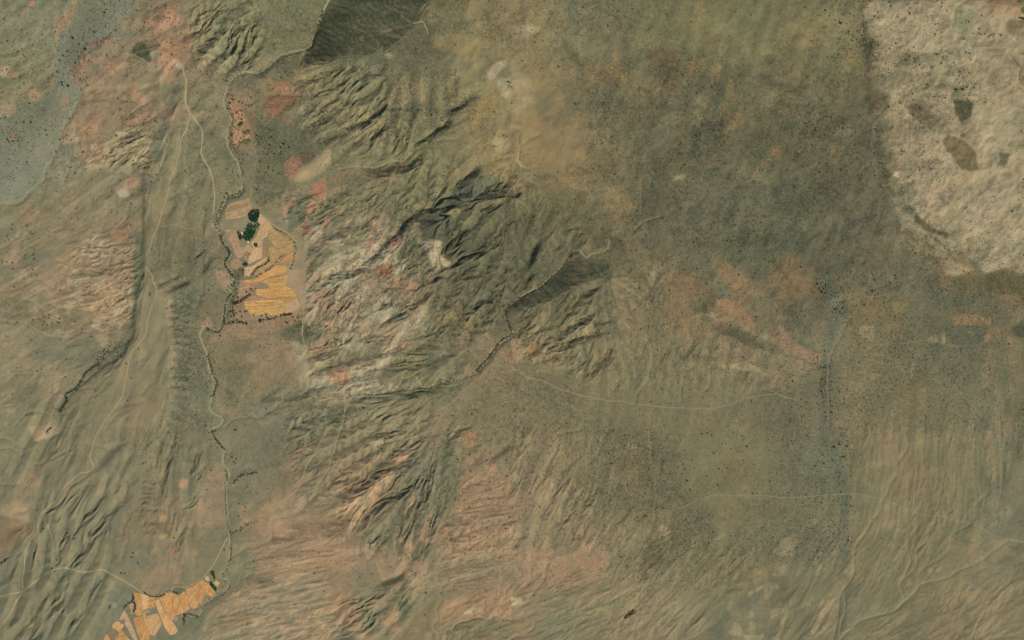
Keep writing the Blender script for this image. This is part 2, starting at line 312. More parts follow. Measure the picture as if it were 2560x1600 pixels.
B((86,94,74), T(3,1,"1130,150 1200,180 1290,260 1380,280 1480,350 1540,430 1540,470 1440,380 1330,350 1240,330 1290,260 1180,200"),.9,4),
B((98,92,68), T(3,1,"1100,300 1180,290 1210,340 1080,350"),.8,4), B((140,116,84), T(3,1,"1080,320 1170,320 1160,350 1090,350"),.5,4),
B((103,93,64), T(3,1,"1290,460 1380,440 1480,400 1530,440 1540,500 1500,560 1400,560 1320,510"),.85,5), B((98,88,60), T(3,1,"1560,430 1680,395 1812,450 1880,450 1880,600 1560,560 1540,500"),.9,4), B((92,80,60), T(3,1,"1650,580 1880,580 1880,650 1700,640"),.7,6),
B((98,104,84), T(3,1,"380,450 420,450 430,560 530,590 540,680 520,790 470,900 430,990 420,1200 420,1512 370,1512 380,1200 380,1000 400,880 440,810 470,760 470,650 400,560 375,500"),.8,3),
B((104,100,80), T(3,1,"620,560 640,560 560,760 560,860 470,1000 440,1300 440,1512 425,1512 420,1000 520,800"),.5,5),
B((146,129,94), T(3,1,"640,860 630,840 690,800 750,800 760,860 740,920 690,890"),.9,3), B((114,100,70), T(3,1,"600,880 640,850 720,920 620,930"),.7,3),
B((160,150,116), T(3,1,"1140,880 1210,850 1210,910 1150,905"),.75,3), B((160,150,116), T(3,1,"1235,850 1260,840 1265,920 1225,920"),.75,2),
B((94,95,76), T(3,1,"1270,830 1340,790 1500,800 1540,860 1520,930 1400,960 1290,920"),.85,5),
B((140,111,77), T(3,1,"1310,740 1420,710 1560,740 1590,780 1420,785 1340,800"),.8,5), B((112,98,70), T(3,1,"1380,790 1500,780 1500,860 1400,880"),.5,5),
B((158,118,92), T(3,1,"1530,860 1570,860 1560,910 1530,910"),.85,3), B((155,118,90), T(3,1,"1690,870 1720,880 1720,940 1690,900"),.85,3),
B((84,84,66), T(3,1,"1730,800 1880,800 1880,895 1740,870"),.85,4),
B((106,101,80), T(3,1,"540,400 800,420 1050,450 1100,540 1050,640 900,560 600,520"),.7,10), B((94,98,80), T(3,1,"1040,480 1400,560 1512,620 1560,690 1300,680 1100,620"),.6,8),
B((113,95,66), T(3,1,"0,350 250,330 360,450 400,580 340,600 100,560 0,500"),.75,8), B((114,99,69), T(3,1,"560,560 900,560 1000,650 900,740 700,760 560,680"),.7,8), B((128,114,74), T(3,1,"880,640 980,640 960,720 880,720"),.5,7),
B((138,108,78), T(3,1,"480,440 620,470 600,520 500,520"),.5,7), B((120,94,66), T(3,1,"60,420 230,420 330,500 200,560 80,500"),.4,8),
B((146,117,90), T(3,1,"0,780 90,790 200,900 280,970 380,1000 370,1070 200,1000 0,900"),.85,4), B((160,112,84), T(3,1,"90,940 180,940 300,980 200,1000 120,980"),.7,4),
B((128,110,84), T(3,1,"0,1000 200,1020 340,1080 250,1150 150,1260 0,1250"),.75,7), B((98,92,68), T(3,1,"0,900 90,930 60,980 0,980"),.6,6),
B((96,98,74), T(3,1,"1600,940 1660,960 1700,1100 1720,1260 1880,1400 1880,1512 1700,1450 1650,1250 1610,1050"),.8,5),
B((94,98,80), T(3,1,"1595,1290 1625,1300 1590,1420 1560,1520 1480,1520 1550,1400"),.9,3), B((140,120,90), T(3,1,"1030,1050 1050,1060 1040,1180 1015,1170"),.6,3), B((140,118,90), T(3,1,"1460,1040 1600,920 1600,1200 1500,1260 1440,1512 1500,1100"),.3,8),
B((110,98,66), T(3,1,"1590,560 1812,520 1812,600 1600,640"),.4,8), B((144,132,98), T(3,1,"1740,700 1812,630 1812,760 1720,800"),.4,6),
B((100,92,72), T(3,1,"920,860 980,850 1000,930 920,930"),.6,5),B((102,94,72), T(3,1,"1100,940 1240,920 1240,1000 1120,980"),.5,7),
# centre right, second row
B((92,90,66), T(2,1,"0,660 60,600 200,530 350,390 420,300 480,280 540,320 650,345 690,370 690,470 560,450 480,470 330,560 180,640 60,680 0,690"),.9,4),  # scrub tone on the shaded face, part of the shade painted in
B((122,108,79), T(2,1,"700,330 900,500 950,700 900,800 1000,900 900,900 760,850 720,500"),.7,12), B((128,108,84), T(2,1,"720,480 840,520 860,680 780,700"),.7,8),
B((148,132,98), T(2,1,"900,320 1000,440 1000,400 1080,380 1010,360 1000,480 990,500 900,340"),.5,5), B((146,130,98), T(2,1,"985,400 1020,400 1005,500 995,500"),.9,2),
B((118,95,68), T(2,1,"1020,440 1200,400 1400,480 1420,560 1180,580 1100,520"),.75,8), B((138,112,80), T(2,1,"1120,580 1260,600 1260,680 1140,700"),.6,6),
B((86,95,72), T(2,1,"1280,670 1410,650 1400,690 1300,700"),.8,4), B((104,110,98), T(2,1,"1450,560 1500,548 1550,580 1480,590"),.9,3), B((94,90,56), T(2,1,"1390,640 1420,560 1470,580 1480,640 1440,690"),.5,6),
B((152,114,86), T(2,1,"1450,600 1560,620 1640,680 1710,780 1720,830 1640,800 1560,720 1480,680"),.85,4), B((154,134,103), T(2,1,"1270,735 1380,695 1500,710 1620,780 1740,860 1812,862 1812,890 1680,860 1500,770 1380,720 1280,745"),.85,3),
B((88,86,64), T(2,1,"1420,780 1560,830 1700,900 1780,960 1700,960 1560,880 1430,820"),.6,6),
B((150,133,99), T(2,1,"1430,1050 1500,1070 1660,1050 1780,1120 1812,1150 1740,1120 1600,1110 1480,1090"),.8,4), B((132,116,82), T(2,1,"1380,820 1600,920 1660,980 1500,1040 1400,960"),.35,10),
B((154,124,95), T(2,1,"0,880 60,900 80,960 60,1040 0,1060"),.8,5), B((132,94,58), T(2,1,"120,940 180,920 200,960 170,1020 130,1010"),.9,4), B((88,92,64), T(2,1,"80,1060 150,1040 150,1160 90,1120"),.6,5),
B((99,97,73), T(2,1,"1100,0 1812,0 1812,500 1400,560 1200,300"),.6,16), B((88,84,62), T(2,1,"560,160 700,100 720,200 660,250 600,250"),.6,5), B((92,80,60), T(2,1,"740,160 800,250 830,340 770,300 700,200"),.5,6),
B((92,98,80), T(2,1,"370,100 430,110 460,200 390,190"),.7,6), B((92,96,78), T(2,1,"290,220 330,220 330,330 290,330"),.6,6), B((90,96,76), T(2,1,"1120,200 1220,220 1220,300 1140,260"),.6,7), B((112,112,86), T(2,1,"1590,620 1690,650 1720,760 1700,720"),.6,4),
B((84,86,62), T(2,1,"1540,800 1700,870 1800,930 1780,960 1640,920 1520,860"),.3,8), B((130,104,66), T(2,1,"700,0 800,0 830,60 760,60"),.6,6),
# centre
B((93,93,70), T(1,1,"1120,-40 1812,-40 1812,850 1700,860 1540,760 1450,640 1560,560 1400,360 1340,300 1160,180 1160,60"),.65,12),
B((174,157,127), T(1,1,"1150,195 1230,180 1310,210 1330,330 1370,350 1350,385 1290,340 1300,400 1240,330 1190,250"),.95,2), B((174,152,122), T(1,1,"1230,330 1300,400 1270,410"),.9,2), B((150,130,100), T(1,1,"1090,60 1150,60 1180,150 1150,200 1100,150"),.75,4),
B((168,96,82), T(1,1,"940,205 1000,180 1010,210 960,235"),.9,2), B((160,102,84), T(1,1,"790,190 815,200 810,270 780,260"),.85,3), B((150,98,78), T(1,1,"820,410 930,340 970,370 960,430 920,460 860,440"),.9,3), B((156,104,84), T(1,1,"960,440 1000,480 980,510 950,470"),.85,3), B((152,112,88), T(1,1,"1040,490 1150,490 1150,550 1100,530 1040,520"),.8,3),
B((152,116,92), T(1,1,"1000,560 1060,540 1110,560 1060,620"),.7,4), B((150,98,78), T(1,1,"340,70 400,110 410,150 350,130 310,100"),.9,3), B((152,104,82), T(1,1,"440,50 520,20 520,70 450,110"),.85,3), B((158,118,94), T(1,1,"740,840 800,790 830,810 780,870"),.8,4), B((154,150,120), T(1,1,"380,90 440,60 430,110 390,120"),.8,3),
B((136,123,97), T(1,1,"450,330 700,300 760,440 620,560 560,640 480,720 420,600"),.7,8), B((148,134,106), T(1,1,"700,480 860,460 880,560 760,640 800,720 1000,680 1060,700 920,900 760,1000 620,960 540,900 620,720"),.75,8),
B((158,146,116), T(1,1,"760,240 740,190 700,160 760,280 780,380 760,420 780,440 790,330"),.7,3), B((158,148,120), T(1,1,"970,330 1050,320 1040,400 1000,440 975,430"),.8,3), B((140,134,106), T(1,1,"850,570 1000,560 1000,620 870,630"),.7,4),
B((158,116,92), T(1,1,"490,1150 560,1090 640,1100 680,1160 640,1220 540,1210"),.85,4), B((156,126,98), T(1,1,"190,980 250,930 300,960 270,1040 210,1050"),.8,4), B((118,86,74), T(1,1,"200,960 260,920 250,970"),.8,3),
B((146,112,90), T(1,1,"320,600 480,540 580,560 520,700 380,760 330,700"),.75,7), B((96,100,78), T(1,1,"170,830 330,760 400,830 520,830 480,890 340,920 170,880"),.8,5), B((166,150,120), T(1,1,"400,790 470,780 470,820 410,820"),.7,3),
B((134,111,85), T(1,1,"0,920 150,940 200,1060 180,1150 80,1250 0,1290"),.8,6), B((152,118,92), T(1,1,"0,700 200,710 310,640 320,760 200,800 150,830 0,850"),.85,4),
B((93,97,76), T(1,1,"235,-60 345,-60 300,80 240,150 225,90"),.85,3), B((126,110,92), T(1,1,"100,20 180,0 210,80 140,80"),.7,5), B((104,104,78), T(1,1,"140,60 240,100 260,180 180,140"),.3,5),
B((120,104,68), T(1,1,"1250,740 1450,700 1600,720 1620,800 1450,860 1280,830"),.7,8), B((128,112,86), T(1,1,"1700,1050 1812,960 1812,1120 1620,1200 1400,1400 1150,1512 1400,1300"),.6,7), B((124,88,68), T(1,1,"1765,980 1812,980 1812,1030 1770,1020"),.9,3),
B((108,98,84), T(1,1,"260,420 330,430 330,500 260,470"),.6,5), B((112,96,84), T(1,1,"480,430 620,440 600,500 420,580 360,620 420,520"),.6,5), B((130,118,96), T(1,1,"280,200 440,180 400,300 300,360 260,300"),.5,7),
B((110,92,72), T(1,1,"720,880 900,870 930,900 760,910"),.5,5), B((96,92,70), T(1,1,"620,960 760,1050 880,1080 1050,1050 1180,1090 1300,1040 1400,1010 1460,1050 1300,1110 1000,1130 760,1100"),.4,8), B((92,96,72), T(1,1,"1120,950 1300,960 1240,1010 1100,990"),.3,6), B((148,110,88), T(1,1,"360,620 420,640 520,560 480,540"),.4,5),
B((96,98,74), T(1,1,"660,1290 840,1240 1050,1250 1260,1220 1400,1210 1500,1170 1400,1260 1150,1300 850,1320"),.6,5), B((92,94,70), T(1,1,"20,1290 200,1300 380,1260 360,1310 200,1340 30,1340"),.6,5), B((90,96,74), T(1,1,"500,1400 640,1330 620,1512 500,1512"),.7,5), B((98,94,72), T(1,1,"640,1240 700,1180 560,1230 440,1180 400,1200 440,1260"),.4,5),
B((86,96,80), T(1,1,"880,730 1000,700 1040,720 940,780"),.6,5), B((84,88,68), T(1,1,"640,0 700,20 600,140 420,240 500,100"),.4,8), B((118,90,70), T(1,1,"700,240 760,300 780,350 730,320"),.6,4), B((132,108,80), T(1,1,"1190,590 1220,590 1220,640 1195,640"),.6,3),B((98,100,78), T(1,1,"1180,190 1260,190 1300,240 1290,260 1220,200"),.3,5),
# left, second row
B((123,111,85), T(0,1,"1020,0 1140,0 1060,240 1030,380 1080,440 1110,530 1200,560 1190,800 1230,900 1210,1300 1080,1512 480,1512 640,1300 830,1050 940,850 970,600 1010,400"),.85,4),
B((148,122,94), T(0,1,"380,430 520,330 600,230 800,190 950,200 1010,260 1000,420 960,520 960,660 850,830 720,740 640,680 560,640 780,560 400,560"),.75,7), B((166,133,105), T(0,1,"640,660 760,650 780,720 700,740 650,700"),.85,4), B((150,110,84), T(0,1,"780,130 890,120 900,170 830,200 780,170"),.8,4), B((150,114,88), T(0,1,"800,20 950,20 1000,100 900,120 780,110"),.5,6), B((162,122,98), T(0,1,"130,0 220,0 220,60 140,60"),.6,6),
B((106,100,74), T(0,1,"500,400 700,400 720,440 520,460 400,520 380,560 560,560 700,520 720,560 560,600 380,560 380,480"),.6,5),
B((107,105,84), T(0,1,"0,250 100,300 350,280 400,400 200,450 0,540"),.7,8), B((118,114,93), T(0,1,"0,0 100,0 110,100 0,200"),.7,6), B((106,104,82), T(0,1,"180,880 420,860 680,900 700,1000 600,1070 300,1050 180,960"),.75,6),
B((142,122,93), T(0,1,"0,830 280,850 160,930 0,970"),.7,8), B((136,118,90), T(0,1,"0,960 200,950 260,1080 0,1100"),.65,8), B((110,102,77), T(0,1,"0,600 160,610 300,690 500,700 640,780 520,830 380,870 280,830 100,760 0,740"),.75,5), B((152,122,96), T(0,1,"0,660 90,680 140,720 0,720"),.6,5), B((142,110,84), T(0,1,"0,550 200,510 300,480 200,590 0,600"),.4,5),
B((97,100,80), T(0,1,"960,160 1000,200 1010,380 970,600 950,850 880,950 720,1110 560,1230 430,1420 380,1400 600,1120 800,960 930,780 950,500 940,400"),.85,3),
B((105,105,84), T(0,1,"1290,300 1400,250 1480,320 1470,450 1410,560 1420,680 1350,760 1340,850 1440,940 1470,1090 1520,1200 1480,1400 1512,1512 1200,1512 1230,900 1250,700 1230,600 1200,560"),.75,5),
B((152,122,98), T(0,1,"1530,400 1620,420 1630,480 1580,540 1540,480"),.8,4), B((155,122,96), T(0,1,"1400,790 1480,740 1510,800 1440,815"),.8,3), B((148,118,90), T(0,1,"1600,790 1812,750 1812,890 1480,900 1520,860"),.85,4), B((140,112,84), T(0,1,"1680,480 1812,460 1812,740 1640,720"),.8,4), B((132,108,84), T(0,1,"1430,90 1560,200 1580,330 1540,380 1450,240"),.5,6),
B((100,99,76), T(0,1,"1560,960 1760,940 1790,1100 1640,1200 1540,1160"),.7,7), B((86,90,74), T(0,1,"1600,1240 1660,1270 1640,1330 1610,1320"),.7,5), B((142,118,92), T(0,1,"1500,1340 1640,1370 1720,1380 1640,1440 1560,1420"),.7,5), B((150,128,102), T(0,1,"1740,1000 1812,1000 1812,1060 1740,1050"),.6,4),
B((104,99,76), T(0,1,"1080,60 1400,100 1450,200 1430,400 1300,430 1100,380 1070,240"),.7,8), B((98,88,68), T(0,1,"1110,490 1300,460 1330,500 1220,560 1150,540"),.6,5), B((152,132,108), T(0,1,"700,880 760,880 750,950 700,940"),.6,4), B((160,132,104), T(0,1,"380,1200 410,1200 400,1270 370,1270"),.8,3), B((138,118,100), T(0,1,"300,1260 440,1300 400,1350 300,1320"),.6,5),
B((112,102,82), T(0,1,"880,540 980,460 950,660 900,700"),.5,5), B((98,98,76), T(0,1,"60,1180 300,1200 260,1400 60,1350"),.35,12),
# left, bottom row
B((153,130,102), T(0,2,"200,0 420,0 380,70 250,110 220,60"),.85,4), B((136,114,88), T(0,2,"150,330 260,320 300,400 250,480 130,520 120,400"),.6,6), B((152,128,100), T(0,2,"0,570 130,530 180,560 200,680 90,660 0,640"),.8,6), B((120,98,76), T(0,2,"0,640 200,690 190,780 90,850 0,900"),.8,6), B((166,130,108), T(0,2,"0,860 60,850 80,860 0,885"),.7,3), B((160,116,90), T(0,2,"215,340 240,340 240,360 215,360"),.8,2), B((148,116,88), T(0,2,"200,395 300,395 300,425 200,420"),.6,3),
B((98,94,68), T(0,2,"220,110 330,100 330,200 260,260 200,240"),.5,6),
B((166,122,96), T(0,2,"1262,370 1330,365 1325,430 1265,435"),.85,3), B((178,138,98), T(0,2,"1125,640 1165,640 1175,670 1140,682"),.95,2), B((86,90,70), T(0,2,"1040,680 1140,690 1200,760 1180,820 1140,760"),.5,5),
B((140,117,92), T(0,2,"1380,560 1420,480 1510,260 1590,280 1600,500 1605,700 1330,710 1340,620"),.75,6), B((160,120,96), T(0,2,"870,960 900,880 990,880 1000,930 900,985"),.75,4), B((152,106,82), T(0,2,"1190,880 1250,870 1250,930 1200,930"),.8,4), B((160,120,94), T(0,2,"1060,870 1110,870 1110,910 1060,900"),.7,4), B((168,134,92), T(0,2,"1120,775 1165,775 1165,800 1120,800"),.8,2),
B((142,115,88), T(0,2,"980,1160 1100,1000 1300,950 1380,1050 1360,1120 1200,1110 1100,1190 1000,1190"),.75,5), B((88,98,72), T(0,2,"1228,1130 1280,1120 1302,1165 1280,1190 1232,1175"),.95,2), B((98,102,74), T(0,2,"1260,1050 1330,980 1350,1050 1320,1110 1270,1100"),.75,5), B((112,90,70), T(0,2,"1260,980 1320,970 1320,1010 1270,1010"),.6,4), B((106,92,70), T(0,2,"1060,1120 1120,1120 1110,1150 1060,1150"),.6,4),
B((103,103,83), T(0,2,"880,860 960,800 1040,860 1050,1000 960,1050 950,1150 870,1290 750,1290 700,1100 740,1000 860,950"),.75,5), B((107,106,86), T(0,2,"640,1512 740,1300 860,1260 870,1310 800,1400 730,1512"),.8,4), B((134,124,92), T(0,2,"730,1080 800,1080 820,1120 740,1110"),.6,4), B((134,124,92), T(0,2,"760,965 800,965 800,995 760,990"),.7,2),
B((158,130,112), T(0,2,"780,1255 815,1255 820,1285 785,1290"),.8,2), B((82,80,62), T(0,2,"750,1290 785,1255 775,1295 750,1305"),.9,1), B((158,124,90), T(0,2,"200,1400 235,1400 235,1430 205,1425"),.8,3), B((136,116,92), T(0,2,"320,1110 370,1110 370,1190 330,1170"),.5,4),
B((97,99,80), T(0,2,"1100,1500 1120,1440 1190,1480 1260,1470 1310,1330 1420,1330 1500,1230 1570,1170 1600,1250 1480,1370 1400,1440 1350,1600 1100,1600"),.85,3), B((114,107,84), T(0,2,"1640,250 1812,300 1812,610 1640,700"),.6,7), B((104,103,81), T(0,2,"1640,900 1812,880 1812,1060 1600,1120 1630,1000"),.8,5),
B((134,118,92), T(0,2,"1480,1300 1600,1210 1812,1120 1950,1150 1950,1600 1380,1600 1440,1420"),.85,6), B((97,101,78), T(0,2,"1690,1380 1730,1380 1740,1450 1700,1450"),.7,4), B((92,98,72), T(0,2,"1550,1320 1580,1320 1590,1460 1550,1440"),.3,5), B((134,110,88), T(0,2,"1180,0 1210,300 1150,420 1120,600 1180,300 1130,100"),.0,5),
B((132,112,86), T(0,2,"240,760 290,760 280,1000 230,1000"),.5,8), B((124,110,86), T(0,2,"1640,720 1812,700 1812,830 1640,900"),.5,5),
# centre, bottom row
B((150,120,94), T(1,2,"-60,870 300,810 620,780 700,850 560,920 540,1000 300,1060 120,1120 -60,1140"),.85,4), B((140,123,97), T(1,2,"-60,1140 300,1100 520,1120 560,1250 560,1350 500,1470 0,1512 -60,1512"),.8,6), B((120,96,74), T(1,2,"110,720 450,650 650,640 630,770 300,800 110,830"),.85,4), B((152,118,92), T(1,2,"130,700 400,640 640,650 640,680 400,690 120,740"),.6,4), B((150,112,88), T(1,2,"0,690 90,680 95,700 0,710"),.8,3), B((98,102,80), T(1,2,"0,710 100,700 100,790 0,830"),.7,4),
B((160,128,101), T(1,2,"420,670 560,590 700,500 760,470 700,580 640,620 480,650"),.85,4), B((152,126,98), T(1,2,"660,700 700,590 800,460 900,360 1010,300 970,360 850,540 740,640 690,760"),.75,5), B((166,126,98), T(1,2,"790,470 940,330 980,310 880,470 820,540"),.7,5),
B((112,92,70), T(1,2,"500,420 700,360 830,380 900,330 740,460 600,520 480,500"),.75,6), B((146,118,92), T(1,2,"520,370 640,320 800,330 780,370 600,390"),.6,5), B((106,88,64), T(1,2,"810,250 880,230 1100,200 1040,260 960,320 880,340"),.7,6), B((152,143,118), T(1,2,"800,110 880,90 905,115 830,140"),.8,3), B((168,124,96), T(1,2,"960,220 1090,200 1060,235 980,248"),.85,3), B((160,148,114), T(1,2,"820,205 880,180 880,215 830,215"),.7,3), B((120,98,76), T(1,2,"820,30 1000,30 1040,60 960,80 840,60"),.6,5),
B((105,101,78), T(1,2,"1330,60 1280,180 1000,440 860,620 760,780 820,860 880,860 1000,760 1020,960 1100,900 1200,900 1300,740 1360,620 1420,560 1450,350 1400,100"),.75,6), B((96,100,76), T(1,2,"1320,100 1430,200 1450,400 1400,560 1340,620 1330,400 1290,300"),.5,6), B((136,112,88), T(1,2,"1100,440 1170,450 1100,640 1060,620"),.5,6), B((90,98,74), T(1,2,"1220,460 1290,460 1270,600 1200,620"),.4,6),
B((154,117,90), T(1,2,"1450,400 1600,350 1812,340 1812,600 1500,640 1380,600 1440,480"),.85,5), B((160,114,86), T(1,2,"1450,80 1550,10 1560,60 1510,130 1460,150"),.85,4), B((158,114,90), T(1,2,"1630,290 1700,280 1710,320 1640,330"),.8,3), B((144,116,88), T(1,2,"1470,180 1540,230 1540,290 1470,290"),.6,5), B((134,112,88), T(1,2,"1600,140 1680,150 1680,260 1600,260"),.5,5),
B((141,120,92), T(1,2,"1310,750 1500,640 1812,600 1812,1150 1560,1160 1480,1200 1330,1240 1280,1000"),.8,6), B((136,121,94), T(1,2,"1060,1060 1200,1020 1300,1040 1290,1120 1200,1200 1120,1300 1060,1200"),.8,5), B((154,114,86), T(1,2,"1330,1250 1500,1190 1812,1120 1812,1350 1500,1350 1400,1400 1270,1390"),.85,5), B((174,152,120), T(1,2,"1460,1310 1500,1300 1600,1280 1580,1320 1480,1330"),.8,3), B((168,148,118), T(1,2,"1310,870 1350,880 1330,920 1310,910"),.7,3), B((160,142,112), T(1,2,"1170,930 1200,930 1200,960 1170,950"),.7,3),
B((86,88,63), T(1,2,"880,1110 1050,1040 1060,1080 920,1150"),.8,4), B((88,92,68), T(1,2,"530,1230 700,1210 700,1250 560,1260 600,1280 540,1290"),.7,5), B((104,103,79), T(1,2,"540,1260 700,1280 880,1200 1000,1160 1090,1080 1140,1200 1080,1340 940,1600 560,1600 600,1380"),.75,6), B((111,99,72), T(1,2,"1090,1380 1260,1220 1300,1250 1270,1330 1250,1440 1290,1600 990,1600"),.85,4), B((146,113,86), T(1,2,"940,1340 1010,1370 1020,1450 950,1490"),.75,4), B((88,93,75), T(1,2,"1000,1250 1090,1260 1060,1370 1010,1320"),.85,4), B((148,118,92), T(1,2,"1150,1370 1220,1350 1210,1390 1150,1390"),.6,4), B((152,122,92), T(1,2,"1190,1470 1240,1450 1250,1600 1190,1600"),.75,4), B((146,114,88), T(1,2,"760,1490 840,1460 860,1600 780,1600"),.6,5),
B((138,112,86), T(1,2,"560,940 720,960 740,1030 560,1020"),.6,5), B((150,116,92), T(1,2,"740,890 920,880 990,900 960,1000 780,1040 720,980"),.5,5), B((96,98,76), T(1,2,"1380,1360 1812,1380 1812,1512 1330,1512"),.5,9), B((122,112,82), T(1,2,"1500,1430 1812,1390 1812,1512"),.5,6), B((92,94,80), T(1,2,"0,1060 120,1070 130,1110 60,1130 0,1120"),.7,4), B((84,88,70), T(1,2,"1150,820 1220,840 1190,910 1150,900"),.6,4), B((158,122,98), T(1,2,"300,200 380,60 390,100 300,260 240,310 160,310 170,280"),.5,5), B((88,94,72), T(1,2,"230,90 330,100 310,130 240,130"),.5,5), B((134,118,88), T(1,2,"0,330 100,310 160,320 140,380 0,360"),.5,6),
# centre right, bottom row
B((149,117,90), T(2,2,"500,880 640,860 700,940 680,990 480,1040 0,1150 0,1100 200,1060"),.8,6), B((152,120,94), T(2,2,"-20,470 140,420 130,560 0,640 -20,640"),.8,6), B((140,102,78), T(2,2,"-20,1190 150,1080 400,1030 480,1010 380,1090 200,1150 60,1210"),.75,4), B((138,102,74), T(2,2,"560,960 680,970 640,1000 580,1000"),.5,5), B((150,118,90), T(2,2,"0,1110 300,1070 420,1110 200,1180 0,1210"),.5,6),
B((114,108,84), T(2,2,"180,1420 400,1260 780,1200 800,1330 600,1400 300,1600 100,1600"),.7,10), B((104,106,80), T(2,2,"180,1370 300,1360 280,1410 160,1410"),.6,5), B((154,132,105), T(2,2,"1050,690 1080,690 1130,740 1100,790 1060,740"),.8,3), B((102,93,66), T(2,2,"960,780 1050,830 1090,960 950,1100 900,1050 930,900"),.75,6), B((102,99,79), T(2,2,"1300,1600 1400,1320 1560,1200 1880,1100 1880,1600"),.75,12), B((180,160,126), T(2,2,"0,1210 70,1220 80,1250 10,1270"),.85,3), B((138,122,94), T(2,2,"100,560 240,600 260,720 150,850 100,720"),.75,6), B((148,114,90), T(2,2,"100,280 180,270 180,330 100,460"),.6,6), B((150,120,96), T(2,2,"500,590 560,590 550,640 510,640"),.5,4), B((96,94,68), T(2,2,"300,540 380,530 380,570 300,570"),.6,4), B((94,92,64), T(2,2,"640,820 700,820 700,880 650,880"),.5,5),
B((106,94,70), T(2,2,"1030,900 1120,880 1110,980 1030,980"),.5,6), B((168,148,118), T(2,2,"960,1010 1020,1000 1010,1040 970,1040"),.6,3), B((128,114,90), T(2,2,"100,930 300,900 500,860 480,940 300,1010 100,1060"),.5,7), B((98,100,78), T(2,2,"1180,430 1500,600 1400,700 1300,680 1100,400"),.4,10), B((116,104,80), T(2,2,"1480,0 1560,0 1560,140 1520,170"),.5,5),
B((158,150,118), T(2,2,"20,350 60,360 60,410 40,410"),.7,2), B((124,116,90), T(2,2,"580,730 700,720 660,780 560,780"),.5,5), B((104,98,70), T(2,2,"800,1330 860,1310 850,1350 810,1350"),.7,3), B((150,134,104), T(2,2,"660,1410 690,1400 700,1512 660,1512"),.5,3),
# right, bottom row
(((103,100,80)), .4, 26, 2, T(3,2,"340,0 480,0 560,100 640,400 560,640 560,980 200,1000 0,900 0,650 150,470 250,300 280,100")), B((98,103,84), T(3,2,"360,0 420,0 440,120 420,300 300,400 260,280 330,100"),.65,6), B((96,100,80), T(3,2,"1480,-10 1580,-10 1510,140 1490,220 1530,300 1570,380 1575,450 1520,520 1500,590 1480,660 1410,700 1330,750 1300,800 1270,870 1220,925 1150,965 1090,1020 1080,990 1200,910 1260,820 1300,740 1390,670 1450,600 1480,510 1530,440 1520,380 1470,290 1455,200 1470,90"),.85,3),
B((96,97,74), T(3,2,"1740,-10 1880,-10 1880,160 1780,250 1660,460 1560,450 1660,300 1720,200"),.7,5), B((107,99,77), T(3,2,"1480,780 1700,810 1880,830 1880,1080 1400,1100 1300,1060 1550,940"),.75,10), B((104,99,80), T(3,2,"1600,380 1880,280 1880,800 1600,780 1580,560"),.6,12), B((138,120,90), T(3,2,"1440,1512 1460,1400 1540,1290 1600,1200 1720,1090 1745,1140 1640,1250 1560,1330 1540,1420 1640,1400 1640,1512"),.7,5), B((124,105,80), T(3,2,"1100,1400 1300,1290 1450,1300 1380,1450 1150,1600"),.7,6), B((94,90,76), T(3,2,"1380,1330 1440,1330 1440,1400 1380,1400"),.6,6), B((150,124,90), T(3,2,"980,1080 1020,1075 1015,1125 985,1120"),.7,3), B((148,122,92), T(3,2,"1140,1010 1170,1010 1165,1050 1140,1045"),.6,3), B((146,132,98), T(3,2,"740,1270 790,1270 780,1290 735,1320 730,1290"),.6,3),
B((140,120,88), T(3,2,"1400,1180 1480,1180 1470,1210 1410,1205"),.6,3), B((152,120,92), T(3,2,"1700,560 1735,560 1730,640 1700,630"),.4,4), B((160,146,118), T(3,2,"1690,795 1880,820 1880,832 1690,808"),.6,1), B((144,124,92), T(3,2,"200,1512 310,1490 370,1512"),.5,4), B((142,126,92), T(3,2,"540,1500 600,1490 610,1512"),.6,4),
B((132,112,84), T(3,2,"380,1512 480,1230 470,1000 500,1060 500,1220 440,1512"),.3,4), B((98,96,66), T(3,2,"0,1050 160,1040 150,1200 0,1300"),.4,9), B((92,92,76), T(3,2,"560,1120 660,1110 640,1200 560,1240 500,1512 470,1512 490,1300"),.5,5), B((122,106,78), T(3,2,"1060,160 1120,160 1120,440 1060,440"),.5,8), B((124,108,80), T(3,2,"1280,180 1460,60 1460,240 1500,420 1480,640 1300,700 1260,400"),.45,12), B((128,110,82), T(3,2,"1550,40 1600,40 1560,300 1530,250"),.5,5),
# white-ish faces of the dark hills
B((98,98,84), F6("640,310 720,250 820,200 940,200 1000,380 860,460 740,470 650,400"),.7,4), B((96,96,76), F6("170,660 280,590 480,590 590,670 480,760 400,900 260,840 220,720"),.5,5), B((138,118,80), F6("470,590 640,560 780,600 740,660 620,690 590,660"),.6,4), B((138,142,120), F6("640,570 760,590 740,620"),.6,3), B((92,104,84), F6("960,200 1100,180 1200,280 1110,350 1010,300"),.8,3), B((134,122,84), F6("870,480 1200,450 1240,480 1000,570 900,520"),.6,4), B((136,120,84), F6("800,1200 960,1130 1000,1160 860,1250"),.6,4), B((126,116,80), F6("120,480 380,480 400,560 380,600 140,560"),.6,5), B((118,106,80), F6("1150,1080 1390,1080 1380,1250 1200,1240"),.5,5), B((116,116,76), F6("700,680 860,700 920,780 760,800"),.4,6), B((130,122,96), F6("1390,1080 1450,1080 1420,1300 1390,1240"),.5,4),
# small things by the upper field strip and the river terraces
B((146,128,102), F2("1350,440 1600,560 1600,1000 1520,900 1360,640"),.6,3), B((162,126,104), F2("60,520 200,500 240,700 160,780 90,700"),.6,3), B((120,124,100), F2("300,420 370,480 330,520"),.8,1), B((134,136,112), F2("230,640 290,620 310,840 250,800 220,700"),.7,2),
